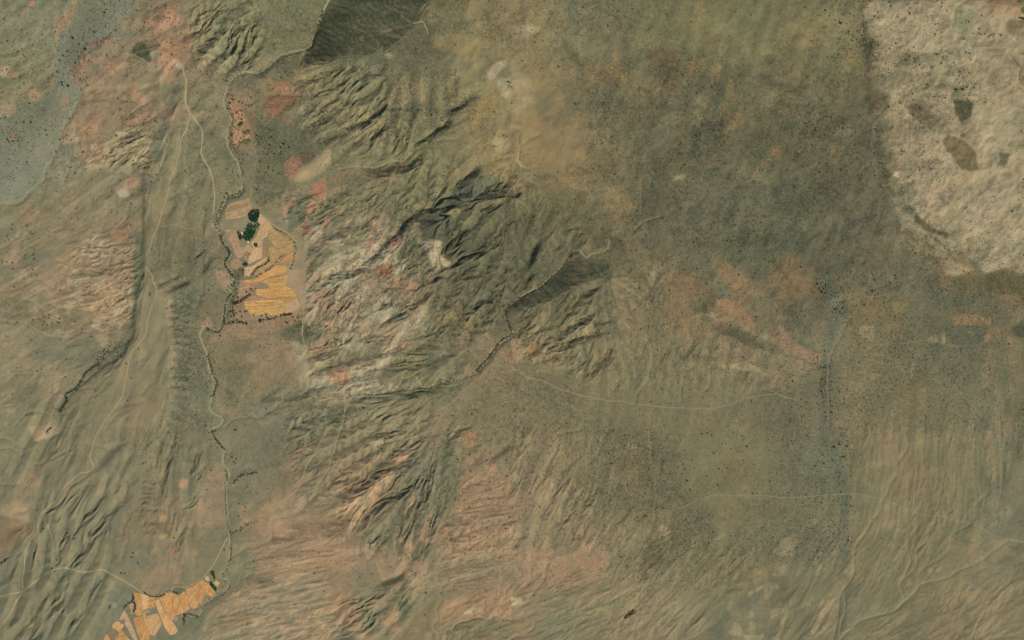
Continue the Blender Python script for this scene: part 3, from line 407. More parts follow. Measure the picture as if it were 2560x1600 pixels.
B((104,106,78), F2("200,520 440,540 440,700 380,900 340,1050 330,1200 240,1400 160,1400 200,1000 300,860 300,700"),.85,3), B((92,98,70), F2("350,380 530,360 520,520 440,580 330,510"),.8,3),
B((148,116,90), F2("340,1040 520,1020 540,1180 700,1240 900,1290 1300,1230 1300,1260 800,1370 500,1380 240,1420 330,1200"),.7,3), B((116,110,84), F1("240,0 480,0 470,150 400,200 160,240 60,460 0,500 0,0"),.6,6), B((94,98,74), F1("120,380 240,220 420,210 400,260 240,340 160,480 60,720 0,740 0,560"),.85,3), B((140,116,92), F1("80,700 160,720 170,850 280,1100 400,1400 340,1400 220,1150 150,900"),.6,3), B((132,120,94), F1("300,780 380,660 580,610 620,700 560,780 300,850"),.8,2), B((126,118,92), F1("840,500 1000,480 1350,430 1370,900 1300,900 1080,820"),.5,4), B((96,92,72), F1("1080,620 1160,540 1240,580 1180,640 1100,660"),.7,3), B((160,118,92), F1("1240,440 1340,430 1350,540 1260,540"),.7,3), B((162,116,92), F1("1410,310 1500,270 1520,340 1440,440 1370,440"),.8,2), B((120,104,80), F1("1020,400 1250,330 1380,400 1250,430 880,480"),.3,4),
B((96,100,78), F1("1400,480 1560,330 1700,300 1680,540 1640,720 1500,840 1400,780"),.8,3), B((128,92,72), F1("1640,760 1720,760 1740,880 1680,900"),.8,2),
]

# ------------------------------------------------------------------ survey: steep faces (rise towards the sun side = slope in shade)
FACES = [
(0.62, 5, T(1,0,"520,-40 1260,-40 1180,60 1120,180 1000,300 940,350 750,410 640,415 500,440 310,455 385,325 460,115 530,0")),
(0.25, 10, T(1,0,"560,0 700,60 640,180 700,300 560,400 420,400 470,180")),
(0.66, 4, T(2,1,"-40,700 60,605 200,535 350,395 430,300 490,285 540,325 650,345 690,370 690,470 560,450 480,470 330,560 180,640 60,680")),
(0.50, 4, T(0,0,"935,355 960,300 1020,300 1060,360 1065,440 1030,440 980,410")),
(0.45, 5, F6("430,440 640,450 880,470 860,580 640,560 540,620 420,590")),
(0.48, 5, F6("170,660 280,590 480,590 590,670 480,760 400,900 260,840 220,720")),
(0.50, 5, F6("880,430 1000,380 1180,360 1210,300 1440,400 1450,470 1230,440 1000,500 900,480")),
(0.50, 4, F6("500,1130 600,980 720,860 800,930 740,1030 620,1100 540,1160")),
(0.58, 4, F6("600,1240 760,1130 900,1100 1020,1020 1050,1060 860,1200 700,1260 620,1300")),
(0.52, 4, F6("700,1360 880,1290 960,1250 880,1370 760,1380")),
(0.42, 4, F6("1510,1240 1530,1110 1620,980 1640,1040 1600,1180 1530,1270")),
(0.38, 4, F6("1490,1440 1560,1350 1600,1370 1520,1470")),
(0.30, 4, F6("940,200 1040,180 1200,280 1100,350 1010,380 1000,260")),
(0.38, 4, F6("640,300 920,70 960,110 860,300 860,420 740,460 650,390")),
(0.45, 4, F6("320,1480 460,1370 520,1380 380,1500")),
(0.35, 5, F6("980,580 1240,500 1200,540 1040,620 940,600")),
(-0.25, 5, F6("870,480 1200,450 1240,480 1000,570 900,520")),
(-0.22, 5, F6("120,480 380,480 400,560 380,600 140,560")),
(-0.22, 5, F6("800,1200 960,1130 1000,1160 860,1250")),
(0.30, 5, T(2,1,"1420,780 1560,830 1700,900 1780,960 1700,960 1560,880 1430,820")),
(-0.18, 5, T(2,1,"1430,1050 1500,1070 1660,1050 1780,1120 1740,1120 1600,1110 1480,1090")),
(0.20, 5, T(0,0,"0,560 130,550 175,500 170,560 60,610 0,620")),
(0.20, 4, T(3,0,"1290,1110 1370,1180 1390,1210 1300,1130")),
(0.12, 6, T(0,1,"960,160 1000,200 1010,380 970,600 950,850 880,950 720,1110 560,1230 430,1400 600,1120 800,960 930,780 950,500 940,400")),
(-0.14, 5, T(0,1,"1190,570 1220,580 1225,900 1240,1100 1230,1400 1200,1400 1205,1000 1180,800")),
(-0.16, 8, T(1,2,"1330,1240 1500,1190 1812,1120 1812,1350 1500,1350 1400,1400 1270,1390")),
(0.20, 6, T(1,2,"110,720 450,650 650,640 630,770 300,800 110,830")),
(0.20, 6, T(1,2,"500,420 700,360 830,380 900,330 740,460 600,520 480,500")),
(-0.2, 6, T(1,2,"420,670 560,590 700,500 760,470 700,580 640,620 480,650")),
(-0.15, 6, T(1,2,"660,700 700,590 800,460 900,360 1010,300 970,360 850,540 740,640 690,760")),
(-0.12, 8, T(2,1,"700,330 900,500 950,700 900,800 760,850 720,500")),
(-0.12, 6, T(1,0,"260,500 420,450 540,460 500,520 300,570")),
(0.22, 6, T(1,0,"0,520 100,470 200,400 300,440 260,500 100,520 0,545")),
(0.14, 10, T(2,2,"960,780 1050,830 1090,960 950,1100 900,1050 930,900")),
]
STROKES = [
(.5,10,T(1,0,"560,760 500,800 440,850 390,890")),(.5,12,T(1,0,"790,850 700,890 620,930 540,980 470,1010")),(.5,12,T(1,0,"900,880 850,940 800,980")),
(.35,8,T(1,0,"740,980 690,1030 650,1080 610,1140")),(.6,15,T(1,0,"1560,660 1500,690 1440,740 1380,770")),(.4,12,T(1,0,"1410,560 1400,640 1390,720")),
(.5,13,T(1,0,"1380,850 1300,900 1220,980 1160,1000")),(.4,20,T(1,0,"760,1200 850,1210 950,1190 1060,1170 1150,1110")),(.3,8,T(1,0,"640,700 560,680 520,640")),
(.4,10,T(1,0,"1140,1000 1100,1080 1060,1130")),(.4,12,T(1,0,"520,1380 600,1340 640,1340")),(.35,9,T(1,0,"760,1512 800,1450 850,1400")),(.4,8,T(1,0,"620,650 560,700 500,730")),
(.35,8,T(1,0,"700,700 640,760 600,830")),(.35,7,T(1,0,"800,700 760,780 700,830")),(.3,9,T(1,0,"680,1000 640,1060 600,1090")),(.3,8,T(1,0,"860,700 850,780 800,850")),
(.3,9,T(1,0,"420,920 380,880 340,900")),(.35,9,T(1,0,"1000,950 980,1020 960,1080")),(.3,14,T(1,0,"1560,1200 1500,1240 1430,1300")),(.35,10,T(1,0,"900,540 820,520 760,470")),
(.3,12,T(1,0,"1280,900 1400,870 1480,840")),(.3,6,T(1,0,"200,680 230,700 180,760")),(.3,6,T(1,0,"270,690 240,740 210,760")),(.25,8,T(1,0,"100,680 160,660 200,670")),
(.25,20,T(0,0,"1280,130 1380,170 1420,100 1560,60")),(.3,12,T(0,0,"1560,40 1500,130 1440,200")),(.25,12,T(0,0,"1680,180 1640,260 1640,340")),(.25,12,T(0,0,"1780,200 1760,320 1740,400")),
(.45,8,T(0,0,"740,1090 800,1050 900,1000 1000,960")),(.4,7,T(0,0,"860,960 960,930")),(.4,7,T(0,0,"700,1130 820,1080")),(.4,6,T(0,0,"800,1180 900,1130")),(.3,6,T(0,0,"600,1150 680,1120")),(.35,6,T(0,0,"930,1160 1010,1100")),
(.3,10,T(0,0,"560,720 660,700 800,700 880,710")),(.25,10,T(0,0,"180,320 100,360 0,380")),(.25,10,T(0,0,"240,560 200,620 260,580")),(.2,14,T(0,0,"1190,1280 1300,1200 1380,1160")),
(.25,8,T(0,0,"1200,1400 1300,1340 1380,1290")),(.3,7,T(0,0,"1330,1080 1380,1110")),(.25,14,T(0,0,"1100,820 1000,870 900,900")),(.25,8,T(0,0,"1020,740 940,790 860,860")),
(.4,9,T(0,1,"1110,490 1180,470 1240,440")),(.45,12,T(0,1,"1160,540 1240,500 1320,480")),(.4,11,T(0,1,"520,430 640,425 700,435")),(.35,11,T(0,1,"600,235 700,235 760,270")),
(.3,14,T(0,1,"1420,400 1460,340 1490,310")),(.25,12,T(0,1,"1220,120 1240,200 1230,260")),(.25,10,T(0,1,"1340,120 1350,200")),(.3,8,T(0,1,"1090,350 1060,400 1100,380 1160,360")),
(.3,10,T(0,1,"590,800 660,810 720,840")),(.25,10,T(0,1,"380,870 480,880 560,850")),(.3,5,T(0,1,"840,500 900,480 940,490")),(.3,5,T(0,1,"810,760 880,730 940,690")),(.3,5,T(0,1,"750,600 860,580 940,570")),(.3,5,T(0,1,"860,380 930,370 990,380")),(.25,6,T(0,1,"420,540 540,520 620,500")),
(.2,16,T(0,1,"1080,900 1040,1000 980,1080")),(.2,16,T(0,1,"1150,950 1130,1060 1090,1200 1060,1300")),(.2,14,T(0,1,"960,1180 920,1280 860,1400")),(.25,6,T(0,1,"520,1250 600,1240 680,1230")),
(.3,14,T(0,2,"850,130 780,180 720,260 680,330")),(.3,12,T(0,2,"830,250 780,330 740,430 700,520 640,620")),(.3,14,T(0,2,"540,60 500,200 470,270 430,370")),(.3,12,T(0,2,"640,380 560,470 500,560 460,640")),
(.25,12,T(0,2,"720,700 640,760 600,820")),(.25,8,T(0,2,"500,930 540,880")),(.25,10,T(0,2,"440,780 420,870 440,960")),(.35,16,T(0,2,"380,1250 330,1330 280,1420 220,1512")),
(.25,10,T(0,2,"220,1290 210,1390")),(.25,12,T(0,2,"470,1100 440,1200 400,1300")),(.3,12,T(0,2,"560,1330 480,1440 440,1512")),(.25,10,T(0,2,"1130,120 1100,200")),(.3,12,T(0,2,"1200,230 1160,340 1120,460")),
(.25,12,T(0,2,"1390,180 1370,250 1360,330")),(.35,12,T(0,2,"1200,840 1260,780 1300,700")),(.3,10,T(0,2,"1190,560 1180,680")),(.25,12,T(0,2,"940,320 900,440 880,520")),(.25,10,T(0,2,"820,600 760,700 700,760")),
(.25,12,T(0,2,"120,900 60,1050 20,1100")),(.25,9,T(0,2,"700,1080 640,1180 600,1300")),(.25,9,T(0,2,"40,780 100,740 150,700")),(.3,6,T(0,2,"1100,10 1090,80 1040,120")),
(.4,16,T(1,1,"500,440 560,420 640,430 720,390")),(.5,14,T(1,1,"1000,650 1080,660 1160,610 1200,560")),(.5,15,T(1,1,"890,770 960,740 1040,700")),(.5,12,T(1,1,"1560,640 1600,600 1660,620")),
(.4,12,T(1,1,"900,530 1000,530 1040,560")),(.3,14,T(1,1,"800,880 870,870 920,890")),(.4,12,T(1,1,"1240,930 1320,950 1420,1000 1460,1040")),(.35,16,T(1,1,"900,1080 1050,1060 1150,1080")),
(.4,20,T(1,1,"680,1275 850,1265 1050,1260 1250,1225 1400,1220")),(.3,12,T(1,1,"30,1300 200,1310 340,1280")),(.25,10,T(1,1,"60,1410 150,1370 230,1350")),(.4,14,T(1,1,"440,600 520,540 560,500")),
(.3,9,T(1,1,"900,1400 980,1340 1080,1310")),(.3,9,T(1,1,"840,1450 950,1400")),(.5,8,T(1,1,"1800,870 1740,920 1660,1010 1570,1120")),(.5,12,T(1,1,"1010,130 1040,80 1110,20")),(.4,14,T(1,1,"840,300 900,230 960,150")),
(.3,10,T(1,1,"1120,995 1200,1000 1240,990")),(.3,10,T(1,1,"600,700 660,620 700,600")),(.35,9,T(1,1,"340,560 400,500 440,470")),(.3,8,T(1,1,"640,890 680,840 720,790")),(.35,12,T(1,1,"850,1290 940,1280 1100,1270")),(.3,10,T(1,1,"440,230 520,170 600,110")),
(.3,10,T(1,1,"700,120 780,60 840,0")),(.3,12,T(1,1,"1150,870 1250,850 1330,800")),(.3,9,T(1,1,"1180,480 1240,430 1300,440")),
(.5,14,T(1,2,"820,330 900,320 1000,300 1060,260")),(.3,14,T(1,2,"620,470 740,440 800,380")),(.5,17,T(1,2,"1000,440 900,500 780,600 700,720")),(.6,13,T(1,2,"860,760 820,810")),(.5,10,T(1,2,"920,780 880,840")),
(.5,12,T(1,2,"1070,670 1030,760")),(.6,10,T(1,2,"1210,840 1180,910")),(.55,14,T(1,2,"1060,1020 1000,1060 920,1100 870,1120")),(.5,10,T(1,2,"880,1190 820,1220 760,1255")),(.35,10,T(1,2,"700,1230 640,1220 580,1250")),
(.4,12,T(1,2,"600,1390 700,1310 760,1290")),(.4,14,T(1,2,"830,1330 780,1400 680,1470 560,1500")),(.35,8,T(1,2,"1060,180 1160,120")),(.35,7,T(1,2,"1290,140 1240,290 1180,450 1150,560")),(.3,7,T(1,2,"1220,380 1190,520")),
(.3,9,T(1,2,"1390,60 1450,20")),(.3,8,T(1,2,"1180,360 1100,480")),(.3,6,T(1,2,"1130,300 1060,400 1000,460")),(.3,6,T(1,2,"1290,600 1260,700 1240,760")),(.3,8,T(1,2,"1120,560 1060,640")),(.3,10,T(1,2,"1000,1300 1060,1180 1130,1120")),
(.3,6,T(1,2,"470,740 600,720")),(.25,6,T(1,2,"120,900 300,880 520,870")),(.25,5,T(1,2,"0,940 250,920 540,905")),(.25,5,T(1,2,"100,990 300,970 520,950")),(.25,5,T(1,2,"0,1010 250,1000 450,985")),(.3,8,T(1,2,"1480,560 1700,560 1812,550")),(.3,8,T(1,2,"1500,420 1620,400 1700,390")),(.3,9,T(1,2,"1600,250 1560,270 1580,220")),
(.3,7,T(1,2,"1480,660 1650,620 1812,600")),(.25,6,T(1,2,"1340,1280 1500,1240 1620,1200")),(.25,6,T(1,2,"560,560 500,580 440,600")),(.3,8,T(1,2,"1500,860 1600,800 1640,780")),
(.5,17,T(2,1,"250,990 280,950 340,945 400,920 470,885 560,870")),(.45,14,T(2,1,"340,840 400,800 470,770 540,740")),(.5,15,T(2,1,"550,1130 600,1070 660,1030 700,960")),(.45,13,T(2,1,"220,900 240,870 270,880")),
(.4,8,T(2,1,"600,780 640,765 700,770")),(.3,9,T(2,1,"240,760 300,680 380,590")),(.45,12,T(2,1,"20,860 80,820 130,780")),(.35,12,T(2,1,"140,850 200,810")),(.4,20,T(2,1,"120,380 140,270 180,210")),(.3,12,T(2,1,"300,270 330,220")),
(.35,12,T(2,1,"100,470 160,410")),(.4,10,T(2,1,"470,620 530,560 600,525")),(.3,8,T(2,1,"610,640 700,620")),(.2,10,T(2,1,"1090,960 1070,1000 1050,1040")),(.25,10,T(2,1,"960,900 920,960 900,1040")),(.3,9,T(2,1,"820,720 760,700")),
(.3,12,T(2,1,"300,760 360,700 400,650")),(.25,14,T(2,1,"1200,1020 1240,960 1280,920")),(.3,8,T(2,1,"420,280 500,270")),(.2,12,T(2,1,"1000,470 980,540 940,600")),(.2,8,T(2,1,"1130,1080 1150,1000 1190,940")),
(.3,8,T(2,2,"170,440 210,380 260,320")),(.4,13,T(2,2,"300,690 380,660 400,610")),(.3,9,T(2,2,"250,590 290,500 310,460")),(.3,8,T(2,2,"360,330 420,260 480,200")),(.4,12,T(2,2,"20,850 60,780 80,760")),(.35,9,T(2,2,"230,1030 260,940 290,900")),
(.5,11,T(2,2,"800,1340 860,1305")),(.25,7,T(2,2,"540,260 600,200 640,130")),(.25,7,T(2,2,"700,500 660,560 640,640")),(.25,7,T(2,2,"760,760 720,820")),(.3,8,T(2,2,"700,920 670,1010")),(.3,8,T(2,2,"480,640 440,720 460,780")),(.25,7,T(2,2,"600,430 560,500 520,560")),(.25,7,T(2,2,"850,560 800,620 740,680")),
(.3,6,T(2,2,"940,1090 1000,1120")),(.25,6,T(2,2,"560,1100 460,1130 300,1190")),
(.35,10,T(3,1,"1040,0 1100,80 1200,130 1290,150")),(.25,14,T(3,1,"510,150 560,70 650,30 800,10")),(.2,12,T(3,1,"280,180 340,140 370,120")),
(.35,7,T(3,2,"1560,1260 1600,1200 1660,1150 1730,1090")),(.35,6,T(3,2,"1440,1512 1480,1400 1540,1310")),(.3,8,T(3,2,"1220,1310 1300,1290 1360,1250")),
(.35,10,T(0,0,"1640,1390 1690,1370 1708,1340")),
]
for y_ in (640,690,740,790,845,905,960,1020,1085,1150,1215):
    STROKES.append((.6, 7, T(0,1,"1212,%d 1250,%d 1320,%d" % (y_, y_+4, y_+22))))
for y_ in (392,432,468,505,545,590,690,745):
    STROKES.append((.5, 7, T(0,2,"1005,%d 1040,%d 1080,%d" % (y_, y_-4, y_+8))))
for k_s in range(9):
    STROKES.append((-.35, 5, T(3,2,"%d,%d %d,%d" % (1570+k_s*20, 1270-k_s*20, 1600+k_s*20, 1285-k_s*20))))
MOUNDS = [
(6, 14, T(0,1,"1015,-300 1250,-900 1300,-900 1320,-300 1290,0 1230,300 1190,560 1190,800 1225,900 1215,1300 1100,1700 300,2300 350,1700 560,1240 860,1000 950,860 975,600 1015,400")),
(6, 10, T(0,0,"1020,130 1080,80 1180,35 1240,60 1268,110 1240,160 1180,190 1100,180 1030,170")),
(5, 8, T(0,0,"600,300 780,270 930,360 1120,320 1240,430 1100,600 800,620 600,640 545,540 545,430")),
(-8, 14, T(1,0,"500,-40 480,60 430,200 385,320 270,360 180,385 100,455 0,515 -40,560 -80,540 0,490 90,430 170,370 340,330 400,200 460,50")),
(7, 10, T(3,0,"660,0 700,250 720,740 860,1330 1100,1630 1260,1930 1460,1930 1780,1920 1950,1900 1950,0")),
(8, 12, F6("230,930 480,920 500,1300 420,1300 300,1100")),
]
# ------------------------------------------------------------------ survey: drainage direction (deg, 0 = right, 90 = down), relief per gully size, softness, area
ZONES = [
(140, (.9,.5,.2,.08), 40, [(-80,-80),(520,-80),(520,560),(-80,900)]),
(158, (.8,.7,.4,.2), 25, T(0,1,"0,0 960,200 960,860 600,1100 0,1512")),
(116, (2.6,.6,.2,.1), 14, T(0,0,"1240,700 1320,760 1500,1300 1500,1600 1200,2000 1210,3000 800,3200 0,3600 200,2900 560,2700 900,2500 1010,1900 1010,1450")),
(114, (3.4,.8,.25,.1), 20, T(0,2,"480,0 1200,0 1200,500 900,800 640,1512 0,1512 0,1100 300,300")),
(95, (2.6,1.4,.5,.15), 20, T(0,2,"1180,0 1480,200 1400,700 1200,1100 1000,900 1050,400")),
(12, (.8,1.2,.8,.25), 12, T(0,1,"1200,560 1420,560 1420,900 1300,1512 1210,1512")),
(100, (3.6,1.5,.3,.12), 15, T(0,1,"1080,60 1450,60 1450,420 1250,440 1080,330")),
(140, (4.4,2.4,.8,.25), 20, T(0,0,"1400,0 1812,0 1900,300 1760,480 1600,560 1400,420 1300,200")),
(140, (3.6,2.8,1.1,.35), 20, T(1,0,"380,500 900,480 940,800 960,1150 700,1200 450,1200 450,1050 300,900 250,700")),
(150, (2.0,2.6,1.8,.7), 14, T(1,0,"500,0 1250,0 1120,180 940,350 500,440 310,450 460,110")),
(118, (2.2,1.8,1.0,.35), 35, T(1,0,"900,500 1300,500 1400,800 1300,1050 1050,1150 900,1150")),
(140, (2.6,2.2,1.0,.4), 22, T(1,0,"1000,1150 1812,1050 1812,1512 500,1512 560,1300")),
(135, (4.6,3.2,1.3,.5), 22, [(1020,440),(1300,440),(1480,600),(1380,640),(1270,760),(1200,860),(1080,860),(1020,640)]),
(145, (2.6,2.4,1.3,.5), 22, [(700,480),(1060,480),(1080,760),(1150,880),(1000,960),(800,930),(740,760),(720,620)]),
(160, (2.0,1.8,.8,.3), 20, [(760,880),(1180,860),(1160,960),(860,1060),(760,1000)]),
(150, (2.4,2.4,1.2,.4), 18, [(720,1040),(1100,1030),(1060,1120),(960,1260),(860,1340),(800,1330),(860,1240),(740,1280)]),
(100, (.9,.8,.5,.2), 20, [(100,340),(200,330),(220,420),(100,480)]),
(150, (1.6,2.2,1.6,.5), 10, T(0,0,"560,1150 900,880 1090,960 1050,1190 900,1240")),
(162, (1.4,2.0,1.5,.5), 12, T(0,1,"380,430 600,200 960,180 1010,400 960,680 850,850 640,700 520,600")),
(110, (2.2,1.6,.9,.35), 16, T(1,2,"1330,0 1280,180 1150,320 1020,560 980,760 1020,1000 1200,930 1330,740 1440,560 1480,200 1450,0")),
(132, (2.4,1.8,1.0,.35), 16, T(1,2,"1280,100 1280,260 1020,560 860,880 740,780 860,560")),
(142, (2.4,2.0,1.1,.4), 16, T(1,2,"540,1260 900,1180 1120,1060 1140,1250 1000,1512 500,1512")),
(172, (.7,1.2,1.3,.5), 14, T(1,2,"-80,860 640,780 740,900 720,1000 540,1060 540,1200 560,1400 400,1600 -400,1600 -300,1300 -100,1150")),
(168, (.7,1.4,1.2,.4), 14, T(1,2,"110,740 450,650 650,650 630,780 110,830")),
(170, (1.0,1.3,1.3,.5), 20, T(1,2,"1450,380 1812,340 1812,1000 1560,1150 1300,1200 1320,760")),
(155, (.8,1.3,1.4,.6), 24, T(1,2,"1300,1220 1812,1100 2600,950 2500,1300 2100,1600 1300,1512")),
(115, (.9,1.5,1.2,.35), 20, T(2,2,"0,0 900,0 760,500 680,900 500,860 100,880 0,500")),
(128, (.8,1.4,1.4,.5), 24, T(2,2,"600,560 1000,600 1300,900 1600,800 1700,1100 1300,1512 600,1512 780,1200 700,900")),
(135, (4.6,3.2,1.0,.35), 14, [(1270,700),(1500,690),(1530,760),(1480,950),(1300,900),(1290,800)]),
(120, (2.0,1.8,.9,.35), 20, [(1290,500),(1500,600),(1420,640),(1300,740),(1260,640)]),
(98, (1.5,1.5,.6,.25), 24, [(1500,620),(1700,700),(1900,880),(1900,990),(1480,980)]),
(100, (.4,.35,.15,.06), 40, [(1400,980),(2600,980),(2600,1260),(1500,1250),(1360,1100)]),
(98, (.35,1.1,.6,.2), 24, T(3,2,"600,0 1812,0 1812,400 1500,760 600,760")),
(120, (.35,1.1,.8,.3), 24, T(3,2,"560,700 1300,760 1200,1000 900,1300 300,1512 0,1512 200,950")),
(150, (.6,.9,.9,.3), 24, T(3,2,"700,1400 1100,1150 1812,1080 1812,1600 600,1600")),
(110, (.7,.3,.1,.05), 40, [(1350,0),(2150,0),(2160,400),(2300,700),(1700,700),(1400,520)]),
(120, (.2,.3,.2,.1), 20, [(2160,0),(2640,0),(2640,680),(2330,640),(2200,420)]),
(150, (.4,.4,.2,.1), 10, T(0,0,"980,0 740,260 560,370 605,600 470,870 400,1100 130,1430 0,1445 0,830 370,640 385,420 540,0")),
]
FLATS = [
(4, F2("160,300 1520,-640 1700,60 1680,900 1720,1100 1560,1200 200,1450 120,1400 300,700")+F1("-60,900 100,350 600,200 830,480")[:0]),
(4, F1("160,300 640,230 830,470 1100,760 1500,1050 1520,1512 500,1512 160,800")),
(4, F3("120,1660 140,1440 520,900 700,580 900,600 1360,560 1660,600 2500,200 2560,420 2560,620 2100,1000 1560,1480 700,1660")),
(3, F5("380,450 520,310 640,560 780,800 840,1000 840,1250 460,1290 440,1000 450,750 490,640")),
(6, T(0,1,"1600,450 1812,450 1812,900 1480,900 1420,820 1600,780")),
(6, T(0,0,"980,0 740,260 600,300 545,430 560,560 470,870 400,1100 130,1430 -100,1445 -100,830 370,640 385,420 540,0")),
]
SHRUBZONES = [
(0, 9, T(1,0,"500,0 1250,0 1120,180 940,350 500,440 310,450 460,110")), (9, 7, T(1,0,"0,790 200,850 380,960 380,1060 190,1170 250,1290 60,1420 0,1440")),
(0, 0, T(1,0,"250,1290 300,1200 420,1110 520,1060 530,1150 400,1270")), (8, 3, T(0,0,"560,0 960,0 740,260 600,300 470,400 420,420 430,230")),
(9, 3, T(0,0,"390,300 560,300 540,540 590,640 380,640")), (3, 1, T(0,0,"430,760 520,730 400,1100 130,1420 0,1440 0,1380 200,1200")), (8, 4, T(0,0,"0,840 120,740 400,680 380,850 200,1080 0,1100")),
(5, 1, T(0,0,"600,300 900,300 1100,560 900,700 640,640 545,430")), (0, 0, T(0,0,"1240,720 1320,760 1290,900 1200,1512 1010,1512 1140,1200")),
(0, 1, T(0,0,"500,880 560,720 840,700 800,860 690,930")), (0, 0, T(0,1,"1020,0 1060,240 1110,530 1200,560 1200,1512 480,1512 830,1050 940,850 970,600")),
(0, 8, T(0,1,"1290,300 1400,250 1480,320 1410,560 1420,680 1340,850 1440,940 1500,1200 1450,1500 1230,1512 1250,700")),
(0, 9, T(2,1,"0,660 350,390 430,290 690,350 690,480 480,470 180,640")), (0, 8, T(2,1,"0,0 560,0 500,270 350,380 100,540 0,560")),
(2, 1, T(3,0,"1400,0 1812,0 1812,700 1560,740 1460,400 1300,250")), (1, 1, T(3,0,"1500,700 1812,700 1812,1512 1500,1512 1520,1100")), (9, 6, T(3,0,"700,380 1000,360 1440,560 1440,640 1100,660 900,620 720,700")),
(9, 5, T(3,1,"1100,130 1290,150 1540,430 1500,470 1330,350 1060,340 1000,200")), (0, 0, T(3,0,"1230,990 1270,950 1400,1000 1480,1190 1430,1215 1280,1070")), (7, 2, T(3,1,"380,450 540,590 520,790 430,990 420,1512 370,1512 400,880")),
(4, 9, T(2,2,"600,0 960,0 1200,250 1240,480 1160,560 900,560 600,380")), (5, 9, T(2,2,"1100,620 1400,560 1450,800 1200,960 1130,900")), (5, 1, T(2,2,"1200,0 1812,0 1812,380 1560,480 1230,440")), (1, 0, T(2,2,"1250,500 1640,500 1600,680 1450,900 1450,600")),
(8, 5, T(3,2,"150,480 280,100 520,-40 640,160 560,330 630,520 520,720 200,700")), (3, 6, T(3,2,"0,500 200,650 400,850 200,950 0,950")), (0, 0, T(3,2,"680,60 1050,60 1400,200 1400,700 720,760 640,600 700,300")), (0, 0, T(3,2,"0,1000 1812,860 1812,1512 0,1512")), (0,0,T(2,2,"0,1260 1812,1100 1812,1512 0,1512")),
(2, 7, T(1,2,"200,0 500,0 340,260 280,200")), (1, 0, T(1,2,"0,850 700,800 560,1100 0,1512")), (7, 8, T(1,1,"240,0 340,0 300,80 240,150 225,90")), (2, 8, T(1,1,"500,1400 640,1320 620,1512 500,1512")), (3, 6, T(1,1,"170,830 330,760 500,840 340,920")),
(0, 0, T(2,0,"0,400 400,680 480,900 540,1150 300,1200 0,1000")), (1,2,T(2,0,"1100,80 1812,0 1812,400 1420,240")), (5, 8, T(1,0,"1000,300 1200,200 1400,500 1400,850 940,1000 900,500")), (3,1,T(1,0,"1250,200 1812,300 1812,1100 1560,1100 1500,700")),
(2, 2, T(2,1,"1200,1150 1812,1160 1812,1512 600,1512 600,1350 900,1200")), (1,4, T(1,1,"1120,0 1812,0 1812,850 1540,760 1400,360")),
]

